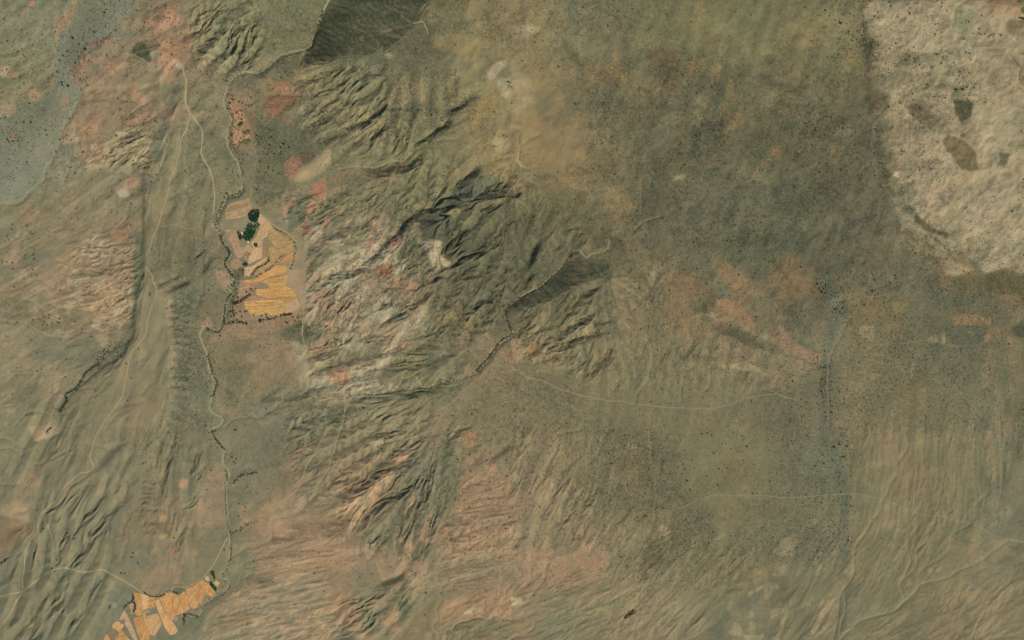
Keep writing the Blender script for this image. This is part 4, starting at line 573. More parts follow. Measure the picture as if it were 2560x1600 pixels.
# ------------------------------------------------------------------ survey: tracks and streambeds
RD = (170,146,112); ST = (146,132,100); PT = (146,128,96)
WAYS = [
('road', 4.2, RD, 'widest pale dirt road running south from the red hilltop', T(0,0,"1215,408 1260,440 1290,475 1300,520 1315,570 1312,640 1308,700 1325,765 1345,800 1390,860 1425,920 1430,990 1420,1060 1430,1110 1465,1170 1495,1240 1512,1330 1515,1420 1505,1512")),
('road', 2.4, RD, 'thin dirt track bending around the small dark hill to the red hilltop', T(0,0,"940,385 1010,420 1060,462 1105,460 1150,425 1215,408")),
('path', 2.0, PT, 'faint track crossing the blue-grey gravel plain in the top left', T(0,0,"940,385 880,410 800,465 740,520 680,580 620,630 575,660 520,690 460,715 400,750 365,775 340,820 270,870 220,940 180,1020 150,1090 90,1150 20,1230 -30,1260")),
('road', 2.6, RD, 'long narrow dirt road down the middle of the tan western plateau', T(0,0,"1340,800 1320,900 1282,985 1265,1090 1235,1200 1200,1260 1190,1350 1165,1440 1140,1512")+T(0,1,"1120,80 1100,130 1075,180 1060,240 1038,285 1030,325 1043,345 1030,370 1050,410 1075,440 1080,480 1105,530 1100,590 1075,650 1050,730 1038,790 1030,850 985,920 940,970 912,1030 900,1110 885,1190 875,1250 855,1310 800,1390 750,1450 715,1512")+T(0,2,"690,40 665,100 650,160 635,210 640,245 658,275 645,310 610,325 570,330 530,360 470,410 430,460 400,520 350,560 310,600 275,630 265,680 260,740 235,775 205,820 180,880 170,950 165,1030 155,1090 158,1160")),
('path', 1.8, PT, 'winding footpath crossing the plateau between the two dirt roads', T(0,1,"1010,150 1060,130 1100,110 1150,95 1230,80 1270,90 1330,108 1395,98 1412,88")),
('road', 3.4, RD, 'pale road curving across the southwestern slope to the orange farm', T(0,2,"-40,1215 60,1190 158,1165 250,1095 320,1045 380,1015 440,1002 500,1012 560,1028 620,1030 680,1018 730,1018 780,1045 850,1080 900,1110 950,1140 990,1165")),
('road', 2.6, RD, 'dirt track along the top edge of the southern orange fields', T(0,2,"990,1165 1050,1195 1110,1200 1150,1190 1190,1170 1240,1135 1300,1140 1360,1120 1410,1090 1450,1050 1500,990 1540,920 1580,840 1605,790")),
('road', 3.0, RD, 'dirt track leaving the bottom left corner towards the road fork', T(0,2,"158,1165 100,1260 60,1340 -30,1460")),
('path', 1.8, PT, 'faint pink path over the low hill north of the southern farm', T(0,2,"1035,985 1100,1040 1160,1070 1240,1090 1300,1135")),
('path', 1.6, PT, 'faint footpath running southwest off the curved western road', T(0,2,"265,1075 290,1130 330,1200 350,1290 330,1330 260,1430 220,1500")),
('path', 1.8, PT, 'footpath beside the river track from the eastern pan to the river', T(0,2,"1812,610 1700,670 1640,715")),
('road', 3.0, RD, 'dirt road climbing northeast towards the dark ravine', T(2,1,"0,1100")+T(1,1,"1812,1080 1760,1078 1700,1080 1650,1090 1600,1150 1530,1210 1460,1265 1400,1330 1340,1375 1250,1410 1180,1450 1120,1490")+T(1,2,"1090,0 1050,25 1000,22 950,5 880,0 820,35 740,30 640,20 560,15 500,0")),
('road', 2.2, RD, 'thin track dropping southwest across the green triangular pan', T(1,2,"500,0 495,40 450,120 400,210 350,290 330,370 300,430 260,475 180,525 80,570 0,605")),
('path', 1.8, PT, 'short track linking the stream crossing with the triangular pan', T(1,1,"500,1512 490,1440 440,1370 425,1290 405,1265 325,1250")),
('road', 2.4, RD, 'dirt track skirting the eastern side of the northern fields', T(1,1,"325,1250 310,1200 340,1100 345,960 325,840 335,700 315,600 310,500 290,470 240,420 235,380 260,320 275,240 265,185 220,140 150,100 90,60 25,10")),
('path', 1.6, PT, 'footpath running northeast from the eastern farm track', T(1,1,"345,965 400,940 450,920 500,880 520,830 560,770 590,720")),
('path', 1.8, PT, 'pale footpath around the farm grove and grey threshing ground', F1("650,0 660,200 650,380 700,460 820,450 900,420 1000,350 1150,320 1250,330")),
('path', 1.8, PT, 'looping farm path west of the dark green orchard', F1("820,460 700,470 640,520 600,600 500,640 400,660 340,730 300,800 290,860")),
('path', 1.6, PT, 'field path between the red plots and the dotted scrub', F5("450,0 460,150 540,300 620,520 690,680 760,830 830,1000 825,1200 860,1300 900,1400 930,1512")),
('path', 1.5, PT, 'trail running south along the edge of the dotted grey scrub', F5("930,1512")+F1("660,0")+F1("650,120")),
('road', 2.8, RD, 'long pale dirt road sweeping east across the central plain', T(2,1,"0,1100 50,1120 90,1150 130,1170 190,1175 240,1195 280,1215 340,1245 430,1270 520,1295 600,1310 700,1330 770,1330 860,1350 980,1362 1090,1375 1220,1378 1340,1382 1430,1380 1500,1365 1560,1345 1620,1320 1700,1300 1812,1285")+T(3,1,"60,1280 110,1300 200,1320")),
('path', 1.6, PT, 'short diagonal track meeting the blue-grey wash from the west', T(3,1,"115,1297 180,1225 260,1180 350,1130 385,1105")),
('path', 1.8, PT, 'faint eastern track curving past the round grey pan', T(3,1,"430,1045 500,1030 600,1000 700,970 770,935 880,925 1000,918 1100,900 1200,905 1250,925 1330,940 1420,942 1500,925 1540,895 1620,875 1700,865 1812,890 1860,900")),
('path', 2.0, PT, 'straight track running south from the central plain road', T(2,1,"990,1368 985,1430 970,1512")+T(2,2,"960,60 970,120 980,200 990,300 1010,360 1010,440 1015,520 1005,600")),
('path', 1.5, PT, 'short branch path through the densely dotted southern scrub', T(2,2,"1010,355 1060,365 1110,385 1150,400")),
('road', 2.2, RD, 'long thin road crossing the southeastern plain to the right edge', T(2,2,"1210,570 1250,555 1310,520 1370,510 1405,487 1560,490 1700,492 1812,493")+T(3,2,"120,505 250,500 400,487 520,480 620,477 700,490 800,515 900,545 1000,590 1110,630 1200,630 1310,660 1440,690 1500,715 1600,770 1700,802 1812,820 1870,830")),
('path', 1.6, PT, 'branching footpath at the western end of the long plain road', T(2,2,"1220,655 1215,570 1195,545 1170,510 1110,480 1080,460")),
('path', 2.2, PT, 'curved track running down the south-central slope', T(2,2,"1695,495 1690,590 1650,650 1590,695 1545,725 1515,760 1505,820 1470,890 1430,950 1400,1020 1380,1090 1330,1190 1280,1270 1240,1370 1190,1440 1150,1512")),
('path', 1.5, PT, 'short arc of path beside the dotted scrub south of the plain road', T(2,2,"1590,695 1660,715 1700,760")),
# main river and the bigger streams
('stream', 6.0, (142,138,108), 'main pale river gravel winding past both farms, full height of the picture', T(1,0,"525,-30 480,60 460,110 430,200 400,270 385,320 350,345 270,360 180,385 140,415 100,455 60,490 0,515")+T(0,0,"1740,505 1690,520 1650,550 1620,590 1600,650 1580,720 1600,780 1635,840 1620,900 1605,960 1610,1030 1640,1090 1680,1150 1700,1220 1710,1290 1705,1350 1680,1385 1640,1370 1610,1385 1590,1430 1560,1480 1545,1512")+T(0,1,"1530,50 1500,80 1520,110 1565,150 1575,200 1610,250 1635,290 1620,315 1595,340 1605,380 1640,430 1650,460 1635,490 1620,530 1640,570 1620,600 1600,640 1590,720 1580,790 1550,835 1500,830 1460,810 1430,825 1412,870 1435,930 1465,1000 1475,1090 1505,1160 1525,1205 1505,1260 1490,1330 1480,1390 1510,1420 1550,1440 1575,1460 1555,1500")+T(0,2,"1500,20 1495,40 1510,80 1550,130 1585,170 1575,220 1575,260 1600,300 1620,350 1600,420 1600,500 1605,580 1615,680 1620,760 1625,850 1620,950 1600,1020 1560,1065 1580,1080 1620,1090 1600,1150 1540,1190 1480,1230 1430,1270 1420,1320 1390,1350 1310,1330")),
('stream', 3.6, ST, 'dry stream meandering along the foot of the central hills', [(1523,624)]+T(2,1,"690,190 680,240 640,275 560,290 530,315 480,272 430,290 400,330 350,380 300,430 250,470 200,520 120,555 50,600 0,650")+[(1270,772),(1264,790),(1280,822),(1278,842)]+T(1,1,"1740,910 1700,960 1660,1020 1600,1080 1560,1130 1500,1150 1430,1180 1400,1200 1370,1185 1330,1170 1290,1165 1260,1210 1220,1230 1170,1225 1150,1190 1130,1155 1090,1180 1070,1220 1010,1250 930,1248 830,1240 740,1260 680,1285 640,1300 630,1370 625,1430 605,1512")+T(1,2,"600,0 575,80 555,160 525,260 500,330 450,390 420,450 390,520 350,550 325,590 280,620 190,640 125,660 105,700 105,800 60,820 0,850")+T(0,2,"1770,850 1700,885 1640,915")),
('stream', 2.8, ST, 'tight pale meanders joining the river below the pink slope', T(1,1,"520,1080 455,1085 440,1120 420,1155 380,1180 375,1215 330,1248 290,1245 270,1260 240,1255 200,1280 180,1290 190,1330 150,1345 130,1385 90,1400 60,1425 0,1445")+T(0,1,"1770,1415 1750,1445 1700,1440 1640,1460 1600,1500 1580,1512")),
('stream', 7.0, (130,126,98), 'broad pale wash crossing the bottom right corner diagonally', T(3,2,"1110,1105 1070,1125 1040,1170 960,1240 900,1300 820,1325 740,1345 660,1370 600,1420 540,1470 500,1530")),
('stream', 2.6, ST, 'thin streambed from the right-hand road junction to the broad wash', T(3,2,"1700,805 1650,850 1590,885 1530,935 1450,980 1350,1020 1290,1060 1230,1080 1110,1105")),
('path', 2.4, RD, 'pale track leaving the broad wash at the bottom edge', T(3,2,"600,1425 500,1470 410,1512 380,1530")),
('stream', 2.4, ST, 'long wandering stream down the southeastern plain', T(3,2,"990,90 985,160 920,260 910,350 860,400 845,470 810,520 790,600 740,670 690,750 650,810 620,850 610,950 600,1060 545,1140 510,1200 500,1290 490,1380 455,1530")),
('stream', 3.0, (120,124,98), 'greenish side channel just left of the broad diagonal wash', T(3,2,"540,1190 545,1300 515,1400 505,1530")),
('stream', 1.8, ST, 'short branching streamlet near the middle of the southeastern plain', T(3,2,"1190,680 1140,720 1130,800 1050,880 1055,960 1030,1020 960,1080 935,1120 950,1180 965,1230")),
('stream', 1.8, ST, 'parallel streamlet west of the branching one on the southeastern plain', T(3,2,"1080,680 1040,740 990,830 1000,920 1005,970 960,1070")),
('stream', 2.4, (118,122,96), 'green-grey channel feeding the broad wash from the north', T(3,2,"1575,450 1510,520 1480,560 1470,640 1430,690 1340,740 1300,780 1290,860 1240,920 1180,960 1110,1000 1075,1040 1060,1130")),
('stream', 1.6, ST, 'small stream at the left edge above the middle', T(0,1,"-20,260 60,215 100,180 140,155 130,100")),
('stream', 1.8, (158,134,106), 'pinkish stream fringe below the grey-green slope on the left edge', T(0,1,"-20,560 100,535 180,505 230,470 290,470 330,500 380,530")),
('stream', 1.8, (158,138,110), 'pale crenulated stream above the pink badlands on the left', T(0,1,"410,335 450,340 500,310 550,275 580,220 620,195 660,215 680,210")),
('stream', 2.4, (160,144,114), 'crooked whitish streambed on the left, above the tan fan', T(0,1,"160,605 240,625 300,675 330,680 380,650 410,668 450,665 490,685 530,670 600,685 650,690")),
('stream', 2.2, ST, 'long stream from the tan fan up into the badlands', T(0,1,"-20,755 100,775 180,780 230,810 290,845 380,875 440,850 520,835 580,790 640,765 700,780 760,780 800,800")),
('stream', 2.0, ST, 'whitish gully beside the line of black thorn trees', F7("100,1512 300,1370 400,1190 480,1040 570,950")),
('stream', 2.4, (165,145,116), 'pale sand strip at the foot of the western plateau edge', F7("370,840 440,800 520,740 620,650 700,590 800,480 900,410")),
('stream', 3.6, (168,144,114), 'wide pink-tan sand streak left of the plateau', F7("-40,1530 80,1460 200,1420 290,1380")),
('stream', 1.6, ST, 'curved dry rill in the lower left hills', T(0,1,"100,1505 180,1420 250,1400 340,1420 360,1440")),
('stream', 1.8, ST, 'narrow rill on the left edge of the lower plateau', T(0,2,"490,0 440,90 400,170 350,210 290,265 235,260")),
('stream', 1.6, ST, 'faint rill at the far left, below the badlands', T(0,2,"-20,160 80,155 110,175")),
('stream', 1.6, ST, 'faint loop of streambed at the left edge', T(0,2,"-20,80 60,90 120,130 170,150")),
('stream', 1.6, ST, 'level rill crossing the lower left edge', T(0,2,"-20,410 60,412 130,410")),
('stream', 2.0, ST, 'side stream running down the lower plateau towards the fork', T(0,2,"350,560 320,600 310,640 340,720 375,810 370,900 375,960")),
('stream', 2.0, (160,142,112), 'thin river on the pink scarp in the bottom middle', T(1,2,"1360,780 1380,890 1330,920 1275,1000 1280,1040 1290,1110 1310,1130 1300,1190 1310,1240 1275,1290 1285,1360 1255,1400 1250,1440 1290,1480 1290,1530")),
('stream', 1.8, (160,142,112), 'little oxbow beside the bottom-middle stream', T(1,2,"1310,1130 1350,1110 1350,1080 1330,1080")),
('stream', 2.2, (172,154,120), 'pale stream below the red scarp in the bottom middle', T(2,2,"30,1485")[:0]+T(1,2,"1812,1370 1750,1355 1690,1340 1640,1365 1590,1350 1540,1355 1510,1370 1440,1385 1400,1410 1385,1440 1345,1440 1335,1530")),
('stream', 1.6, ST, 'meandering rill on the eroded tan shelf', T(1,2,"1812,675 1750,685 1715,740 1700,830 1660,900 1670,930 1600,960")),
('stream', 1.6, ST, 'faint branching rill in the south-central slope', T(2,2,"490,10 470,30 400,35 320,60 325,100 310,180 270,240 230,310")),
('stream', 2.0, (160,146,116), 'pale stream in the greenish bottom-centre hollow', T(2,2,"-10,1490 30,1485 100,1470 150,1420 160,1390 250,1345")),
('stream', 2.4, (134,126,98), 'grey streambed crossing the bottom edge right of centre', T(2,2,"770,1530 830,1460 900,1430 970,1380 1060,1330 1150,1260")),
('stream', 1.8, (178,160,128), 'short white streak in the bottom-centre slope', T(2,2,"690,1240 760,1200 830,1160")),
('stream', 1.6, ST, 'narrow rill below the red streak in the bottom centre', T(2,2,"105,1250 140,1200 180,1140 220,1100 250,980")),
('stream', 1.8, ST, 'pale stream across the top right plateau', T(3,0,"1440,-10 1380,20 1330,60 1320,140 1310,200 1370,220 1400,240 1440,290 1480,330 1520,345 1600,340 1700,345")),
('stream', 1.5, ST, 'faint curved stream on the cream plateau', T(3,0,"1480,350 1480,400 1460,450 1470,500 1490,550 1520,590")),
('stream', 1.8, (92,86,62), 'dark narrow stream near the right edge of the cream plateau', F8("1160,930 1240,1060 1310,1130 1325,1200 1305,1290 1305,1400 1345,1440")),
('stream', 2.2, ST, 'stream along the southern foot of the northern gullies', T(1,0,"595,1200 680,1180 780,1180 850,1185 930,1150 990,1135 1040,1140 1090,1090 1180,1040 1290,990 1440,975")),
('stream', 1.8, (160,150,118), 'short whitish rill at the top of the dark shaded scrub slope', T(1,0,"1025,105 1080,150 1130,165 1180,150 1200,190 1220,240")),
('stream', 1.6, ST, 'pale lip of stream above the dark central hill', F6("960,180 1020,170 1080,160 1130,120 1180,95 1300,110")),
('stream', 1.5, (150,150,130), 'thin white rim around the grey knoll in the centre', F6("670,400 740,470 860,460 920,400 1000,340 980,260")),
('stream', 3.0, (170,150,116), 'small white forked gully head in the ochre slope', T(2,0,"45,960 40,1000 50,1060 40,1130 60,1160 100,1190")),
('stream', 1.8, (140,124,88), 'branching rill above the white gully head', T(2,0,"45,1060 90,1010 130,980 200,950")),
('stream', 1.6, (126,116,88), 'straight faint rill in the right-centre scrub', T(2,0,"915,1280 915,1512")),
('stream', 2.0, ST, 'pale streak running northeast from the grey plain', T(2,1,"860,120 890,90 950,50 1050,20")),
('stream', 2.2, ST, 'faint stream down the middle of the central fan', T(2,1,"910,790 960,900 990,1000 960,1170 920,1230 880,1290 870,1350")),
('stream', 1.8, ST, 'short pale rill left of the central fan stream', T(2,1,"755,1110 760,1170 720,1250")),
('stream', 1.8, ST, 'pale rill right of the central fan stream', T(2,1,"1290,1080 1240,1110 1210,1170 1190,1290 1195,1330")),
('stream', 2.2, ST, 'eastern rill of the central fan', T(2,1,"1400,1090 1395,1220 1350,1260")),
('stream', 2.0, (130,126,100), 'grey gravel line east of the blue-grey wash', T(3,1,"560,760 520,860 470,960 435,1040 425,1200 430,1512")),
('stream', 2.0, (126,120,92), 'pale fan channel on the eastern plain', T(3,1,"1040,1060 1020,1170")),
('stream', 2.2, (138,128,98), 'stream under the orange farm margin of the left gravel plain', T(0,0,"-30,1447 100,1440 150,1425 200,1370 260,1320 310,1260 330,1180 370,1130 420,1010 440,920 500,820 540,740")),
]

# ------------------------------------------------------------------ survey: fields
NF = 'northern farm plots'; SF = 'southern farm strips'; RF = 'red valley plots'; OF = 'northern orange strips'
FIELDS = [
('crop_field','field',(178,148,112),(150,128,88),(20,2.2,.16),.3,NF,'striped tan field between the river and the orchard', F1("240,380 620,250 650,380 690,460 620,520 590,600 400,650 180,670 170,460")),
('crop_field','field',(150,132,92),(128,116,76),(25,2.2,.22),.55,NF,'olive band across the striped tan field by the river', F1("180,470 500,370 620,330 640,390 180,540")),
('crop_field','field',(172,142,108),(150,122,92),(60,6,.08),.3,NF,'plain tan field along the river below the orchard', F1("160,860 290,850 420,900 430,1040 440,1180 540,1180 520,1360 400,1420 280,1130")),
('crop_field','field',(198,166,132),(184,152,112),(55,2,.1),.3,NF,'pale pink wedge field along the right side of the orchard', F1("820,540 980,690 900,760 780,870 640,1120 700,1190 640,1110 780,880 840,770 780,690")),
('crop_field','field',(194,162,116),(180,146,100),(50,2,.14),.5,NF,'large pale tan field northeast of the orchard', F1("980,690 1070,820 1000,880 980,970 870,1040 870,1180 700,1200 640,1110 760,980 830,800 900,740")),
('crop_field','field',(176,142,92),(160,130,82),(25,3,.14),.5,NF,'golden field at the northeast corner of the farm', F1("1070,820 1290,1010 1450,1070 1480,1240 1300,1330 1100,1200 1060,1110 1000,1060 990,960 1000,880")),
('crop_field','field',(204,170,128),(188,158,116),(5,3,.06),.5,NF,'broad cream field in the middle of the northern farm', F1("700,1200 870,1190 870,1390 760,1440 610,1512 600,1420 650,1330")),
('crop_field','field',(148,122,84),(136,112,76),(0,3,.1),.5,NF,'brown rectangular field right of the cream one', F1("878,1190 970,1180 990,1330 960,1370 878,1415")),
('crop_field','field',(176,144,88),(158,128,78),(70,2,.18),.5,NF,'golden brown field with steep stripes', F1("990,1180 1070,1190 1290,1330 1200,1450 1130,1512 1010,1512 1000,1380")),
('crop_field','field',(192,156,116),(178,144,106),(60,3,.1),.5,NF,'small tan field beneath the pale yard', F1("560,1150 640,1140 690,1230 640,1330 590,1430 530,1340 520,1220")),
('crop_field','field',(156,134,98),(144,124,88),(40,3,.1),.5,NF,'greyish square field beside the river bend', F2("280,210 400,200 490,280 490,330 370,420 270,370")),
('crop_field','field',(202,168,122),(188,154,108),(30,3,.07),.5,NF,'cream field pointing northeast above the green ditch', F2("530,370 700,330 870,210 990,160 970,240 850,330 730,420 640,520 535,540")),
('crop_field','field',(196,164,120),(180,146,106),(60,3,.07),.5,NF,'small cream triangle with crossing paths', F2("540,60 640,80 590,240 540,190")),
('crop_field','field',(168,140,96),(146,126,82),(30,4,.1),.5,NF,'lens-shaped plot enclosed by green ditches', F2("720,470 800,380 980,270 1080,240 1090,310 990,400 840,490 700,540")),
('crop_field','field',(200,134,84),(196,128,76),(35,2.5,.07),.5,NF,'small deep orange field at the eastern ditch', F2("1180,290 1290,180 1470,60 1450,200 1290,260")),
('crop_field','field',(204,152,86),(196,140,78),(22,2.4,.15),.5,OF,'orange field sweeping up beneath the green ditch', F2("450,620 700,590 900,460 1150,330 1330,330 1360,400 1300,470 1000,560 820,640 640,660")),
('crop_field','field',(196,148,84),(180,140,82),(4,2.0,.2),.5,OF,'yellow-orange strip field right of the grey scrub patch', F2("840,640 1000,570 1350,500 1340,640 1290,700 1000,740 960,680")),
('crop_field','field',(206,152,88),(190,142,80),(2,2.0,.2),.5,OF,'middle block of orange stripes', F2("740,780 1000,750 1290,700 1400,740 1510,860 1500,910 1200,930 1000,950 760,880")),
('crop_field','field',(160,130,100),(148,118,92),(5,2.0,.1),.5,OF,'grey-violet fallow strip crossing the orange stripes', F2("640,930 760,880 1000,950 1200,930 980,975 640,990")),
('crop_field','field',(208,154,84),(194,144,80),(2,2.0,.18),.5,OF,'long orange strips above the dark line', F2("520,1020 640,990 1000,975 1300,940 1260,1000 900,1090 540,1105")),
('crop_field','field',(204,158,92),(186,146,84),(8,2.0,.15),.5,OF,'lowest yellow-tan block of the striped fields', F2("540,1110 900,1095 1260,1000 1300,1060 1320,1150 1290,1230 1050,1270 650,1270 600,1190 540,1160")),
('crop_field','field',(182,142,80),(172,134,76),(12,2.0,.18),.5,OF,'olive-gold tip of the striped fields in the east', F2("1270,1000 1310,940 1510,900 1530,920 1300,1060")),
('crop_field','field',(196,158,118),(180,142,108),(25,3,.06),.5,OF,'pink-tan wedge at the southeast of the striped fields', F2("1320,1150 1300,1060 1530,930 1560,1010 1590,1090 1560,1140 1400,1210 1300,1230")),
('crop_field','field',(176,146,98),(166,132,94),(20,3,.08),.5,NF,'small sandy strip by the river above the dark tree row', F2("410,810 440,760 640,690 620,720 480,790")),
('crop_field','field',(160,124,96),(148,118,90),(15,6,.05),.3,NF,'dusky pink fallow plot above the dotted tree line', F2("450,630 640,660 820,650 740,720 640,830 540,920 400,920 410,820 640,700 440,750")),
('crop_field','field',(160,120,90),(144,108,80),(45,3,.1),.4,RF,'northernmost reddish valley plot with dark strips', F5("390,480 520,340 560,420 620,540 520,640 410,580")),
('crop_field','field',(176,132,98),(162,120,88),(45,5,.07),.4,RF,'pinkish valley plot above the small dark grove', F5("490,640 620,560 680,680 720,780 650,790 570,790 540,860 460,850 470,760")),
('crop_field','field',(160,124,86),(146,114,78),(45,5,.07),.4,RF,'brown valley plot right of the small dark grove', F5("590,890 650,800 730,790 790,930 640,960 580,920")),
('crop_field','field',(178,136,102),(166,126,92),(60,5,.06),.4,RF,'large pink valley plot along the river', F5("460,860 540,950 620,940 640,1010 690,1040 690,1100 590,1180 460,1210 460,1000")),
('crop_field','field',(104,104,66),(92,92,56),(45,4,.12),.5,RF,'olive green valley plot in the middle', F5("640,970 760,930 790,980 690,1035")),
('crop_field','field',(98,106,64),(86,96,56),(10,4,.12),.5,RF,'green plot at the lower end of the valley strip', F5("600,1170 660,1120 800,1105 800,1190 720,1215 600,1200")),
('crop_field','field',(180,136,104),(170,126,96),(10,5,.05),.4,RF,'small pink plot between the two green ones', F5("700,1050 790,985 805,1095 700,1100")),
('crop_field','field',(212,172,118),(200,158,110),(60,3,.06),.5,SF,'isolated square pale yard field near the dark green hedges', F4("1000,430 1060,390 1120,440 1085,505 1010,460")),
('crop_field','field',(206,172,140),(196,158,124),(70,3,.06),.5,SF,'pale pink plot at the northern tip of the strips', F4("840,330 900,300 940,410 860,390")),
('crop_field','field',(206,152,92),(190,134,78),(50,2.2,.2),.5,SF,'short strips beside the dark hedge', F4("730,420 790,370 850,420 900,440 1030,580 1025,640 960,700 870,650 800,520")),
('crop_field','field',(176,122,72),(196,140,84),(64,1.8,.26),.5,SF,'brown-streaked strips in the northeastern arm', F4("600,510 730,420 800,520 870,650 830,700 770,830 720,830 660,700")),
('crop_field','field',(204,150,94),(190,138,84),(70,2.0,.16),.5,SF,'orange strips east of the round green mound', F4("470,560 600,510 660,700 720,830 700,900 620,930 540,860 520,700")),
('crop_field','field',(192,136,76),(200,144,84),(84,1.8,.26),.5,SF,'dark-lined orange strips under the round green mound', F4("340,670 450,590 520,700 560,930 430,1000 390,850")),
('crop_field','field',(206,152,92),(186,134,76),(76,2.4,.18),.5,SF,'orange strip field in the centre of the southern farm', F4("170,610 330,670 390,850 430,1000 290,1060 240,900")),
('crop_field','field',(194,136,78),(206,150,90),(68,1.8,.26),.5,SF,'speckled orange strips left of the centre', F3("1180,720 1370,610 1440,820 1500,1060 1440,1160 1300,1000 1240,830")),
('crop_field','field',(212,164,108),(204,154,98),(64,3.0,.1),.5,SF,'long pale orange strip reaching the southern point', F3("1100,780 1180,740 1300,1010 1440,1170 1540,1330 1500,1400 1400,1430 1300,1300 1210,1080")),
('crop_field','field',(190,140,80),(172,124,72),(10,2.0,.2),.5,SF,'brown plot with a dark upper edge', F3("1000,700 1180,720 1100,780 1110,900 1040,930 990,910")),
('crop_field','field',(200,156,106),(190,146,96),(66,3.0,.1),.5,SF,'tan plot below the grey rocky patch', F3("960,1060 1160,1010 1200,1100 1240,1220 1100,1440 1040,1330 980,1180")),
('crop_field','field',(216,170,116),(206,156,100),(87,2.4,.14),.5,SF,'pale upright strips at the top of the western half', F3("835,630 1000,690 990,910 900,960 870,1000 845,850")),
('crop_field','field',(200,142,84),(186,130,74),(87,1.8,.24),.5,SF,'narrow brown upright strips at the western edge', F3("700,620 830,630 850,900 860,1050 780,1060 720,1000 760,860")),
('crop_field','field',(210,162,102),(196,148,90),(60,2.4,.12),.5,SF,'long light strip slanting to the lower point', F3("870,1000 920,1000 1040,1330 1090,1440 1000,1400 900,1150")),
('crop_field','field',(196,136,80),(184,130,72),(66,2.0,.22),.5,SF,'reddish strips on the lower left', F3("700,1100 860,1060 1000,1400 1000,1530 840,1530 780,1400")),
('crop_field','field',(186,156,124),(172,142,110),(58,3.0,.08),.5,SF,'long pale grey-pink strip at the far left', F3("520,950 590,1040 740,1400 780,1530 720,1530 540,1220 540,1120 430,1140")),
('crop_field','field',(212,166,104),(198,150,92),(40,3.0,.08),.5,SF,'wide orange plot at the far lower left', F3("310,1220 390,1150 530,1240 440,1370 300,1280")),
('crop_field','field',(128,112,80),(118,104,74),(60,3.0,.1),.5,SF,'olive brown plot at the bottom left', F3("190,1390 290,1290 430,1380 350,1512 280,1530")),
('crop_field','field',(206,152,92),(178,128,74),(58,2.0,.2),.5,SF,'orange strips touching the bottom left edge', F3("440,1370 480,1330 640,1530 340,1530")),
('crop_field','field',(204,148,92),(198,142,84),(45,3,.06),.5,SF,'small orange corner at the bottom edge', F3("130,1530 180,1400 300,1530")),
('crop_field','field',(118,108,78),(108,100,72),(60,3,.06),.5,SF,'grey-brown triangular plot left of the strips', F3("525,920 610,840 680,1080 660,1140 590,1040")),
('crop_field','field',(166,146,108),(156,136,100),(60,3,.06),.5,SF,'pale grey wedge left of the strips', F3("610,840 650,780 730,860 690,1000 670,1060")),
('fallow_patch','bare patch',(156,134,112),(140,124,104),None,.75,None,'grey rocky patch inside the orange strips', F3("880,940 980,930 1040,980 980,1020 900,1000")),
('fallow_patch','bare patch',(140,134,112),(128,122,102),None,.75,None,'star-shaped grey patch in the southern strips', F3("1480,1060 1560,1080 1520,1160 1450,1150")),
('threshing_yard','yard',(214,194,150),(198,178,134),None,.7,None,'pale bare yard inside the dark orchard', F9("410,370 530,370 530,470 490,550 420,540 395,450")),
('threshing_yard','yard',(222,206,166),(208,190,150),None,.75,None,'bright cream yard at the southern tip of the orchard', F9("700,800 760,790 800,850 760,920 690,910 720,860")),
('crop_field','field',(58,84,48),(44,70,38),(40,3,.1),.6,None,'dark green irrigated field at the top right edge', F8("1270,295 1310,285 1420,300 1420,345 1370,335 1290,310")+F8("1420,100 1420,240 1360,230 1320,180 1330,130 1400,100")[:0]),
('crop_field','field',(78,100,62),(60,86,50),(40,3,.1),.6,None,'green plot at the right edge above the dark field', F8("1325,140 1400,100 1450,100 1450,250 1370,235 1320,190")),
]

GO = 'orchard'
GROVES = [
('orchard', [F1("600,590 680,490 820,490 800,640 770,700 700,720 640,690")], 170, 1.7, 'dense dark green orchard at the north end of the farm', 400),
('orchard', [F1("410,905 470,910 470,970 520,970 530,900 640,840 740,900 690,1010 620,1070 560,1060 480,1020 440,1070 420,980")], 210, 1.7, 'dense dark green orchard on the south side of the farm yard', 401),
('garden_trees', [F1("590,730 680,720 760,720 840,770 780,840 740,890 640,840 560,870 520,860 600,780")], 70, 1.5, 'scattered green garden trees between the two orchards', 402),
('orchard', [F1("700,1190 730,1130 780,1115 775,1180")], 26, 1.6, 'small dark green grove in the pale field', 403, None),
('orchard', [F5("550,830 640,785 660,820 590,878")], 34, 1.5, 'tiny rectangular dark grove in the red valley plots', 404),
('orchard', [F4("945,235 1010,205 1045,370 1030,380")], 42, 1.5, 'wedge-shaped dark grove above the pale yard of the southern farm', 405),
('orchard', [F4("920,460 960,410 1080,565 1040,590")], 60, 1.6, 'long dark hedge-like grove beside the pale southern yard', 406),
('orchard', [F2("500,310 560,260 610,300 560,350")], 18, 1.7, 'green thicket where the farm ditches meet', 407),
]

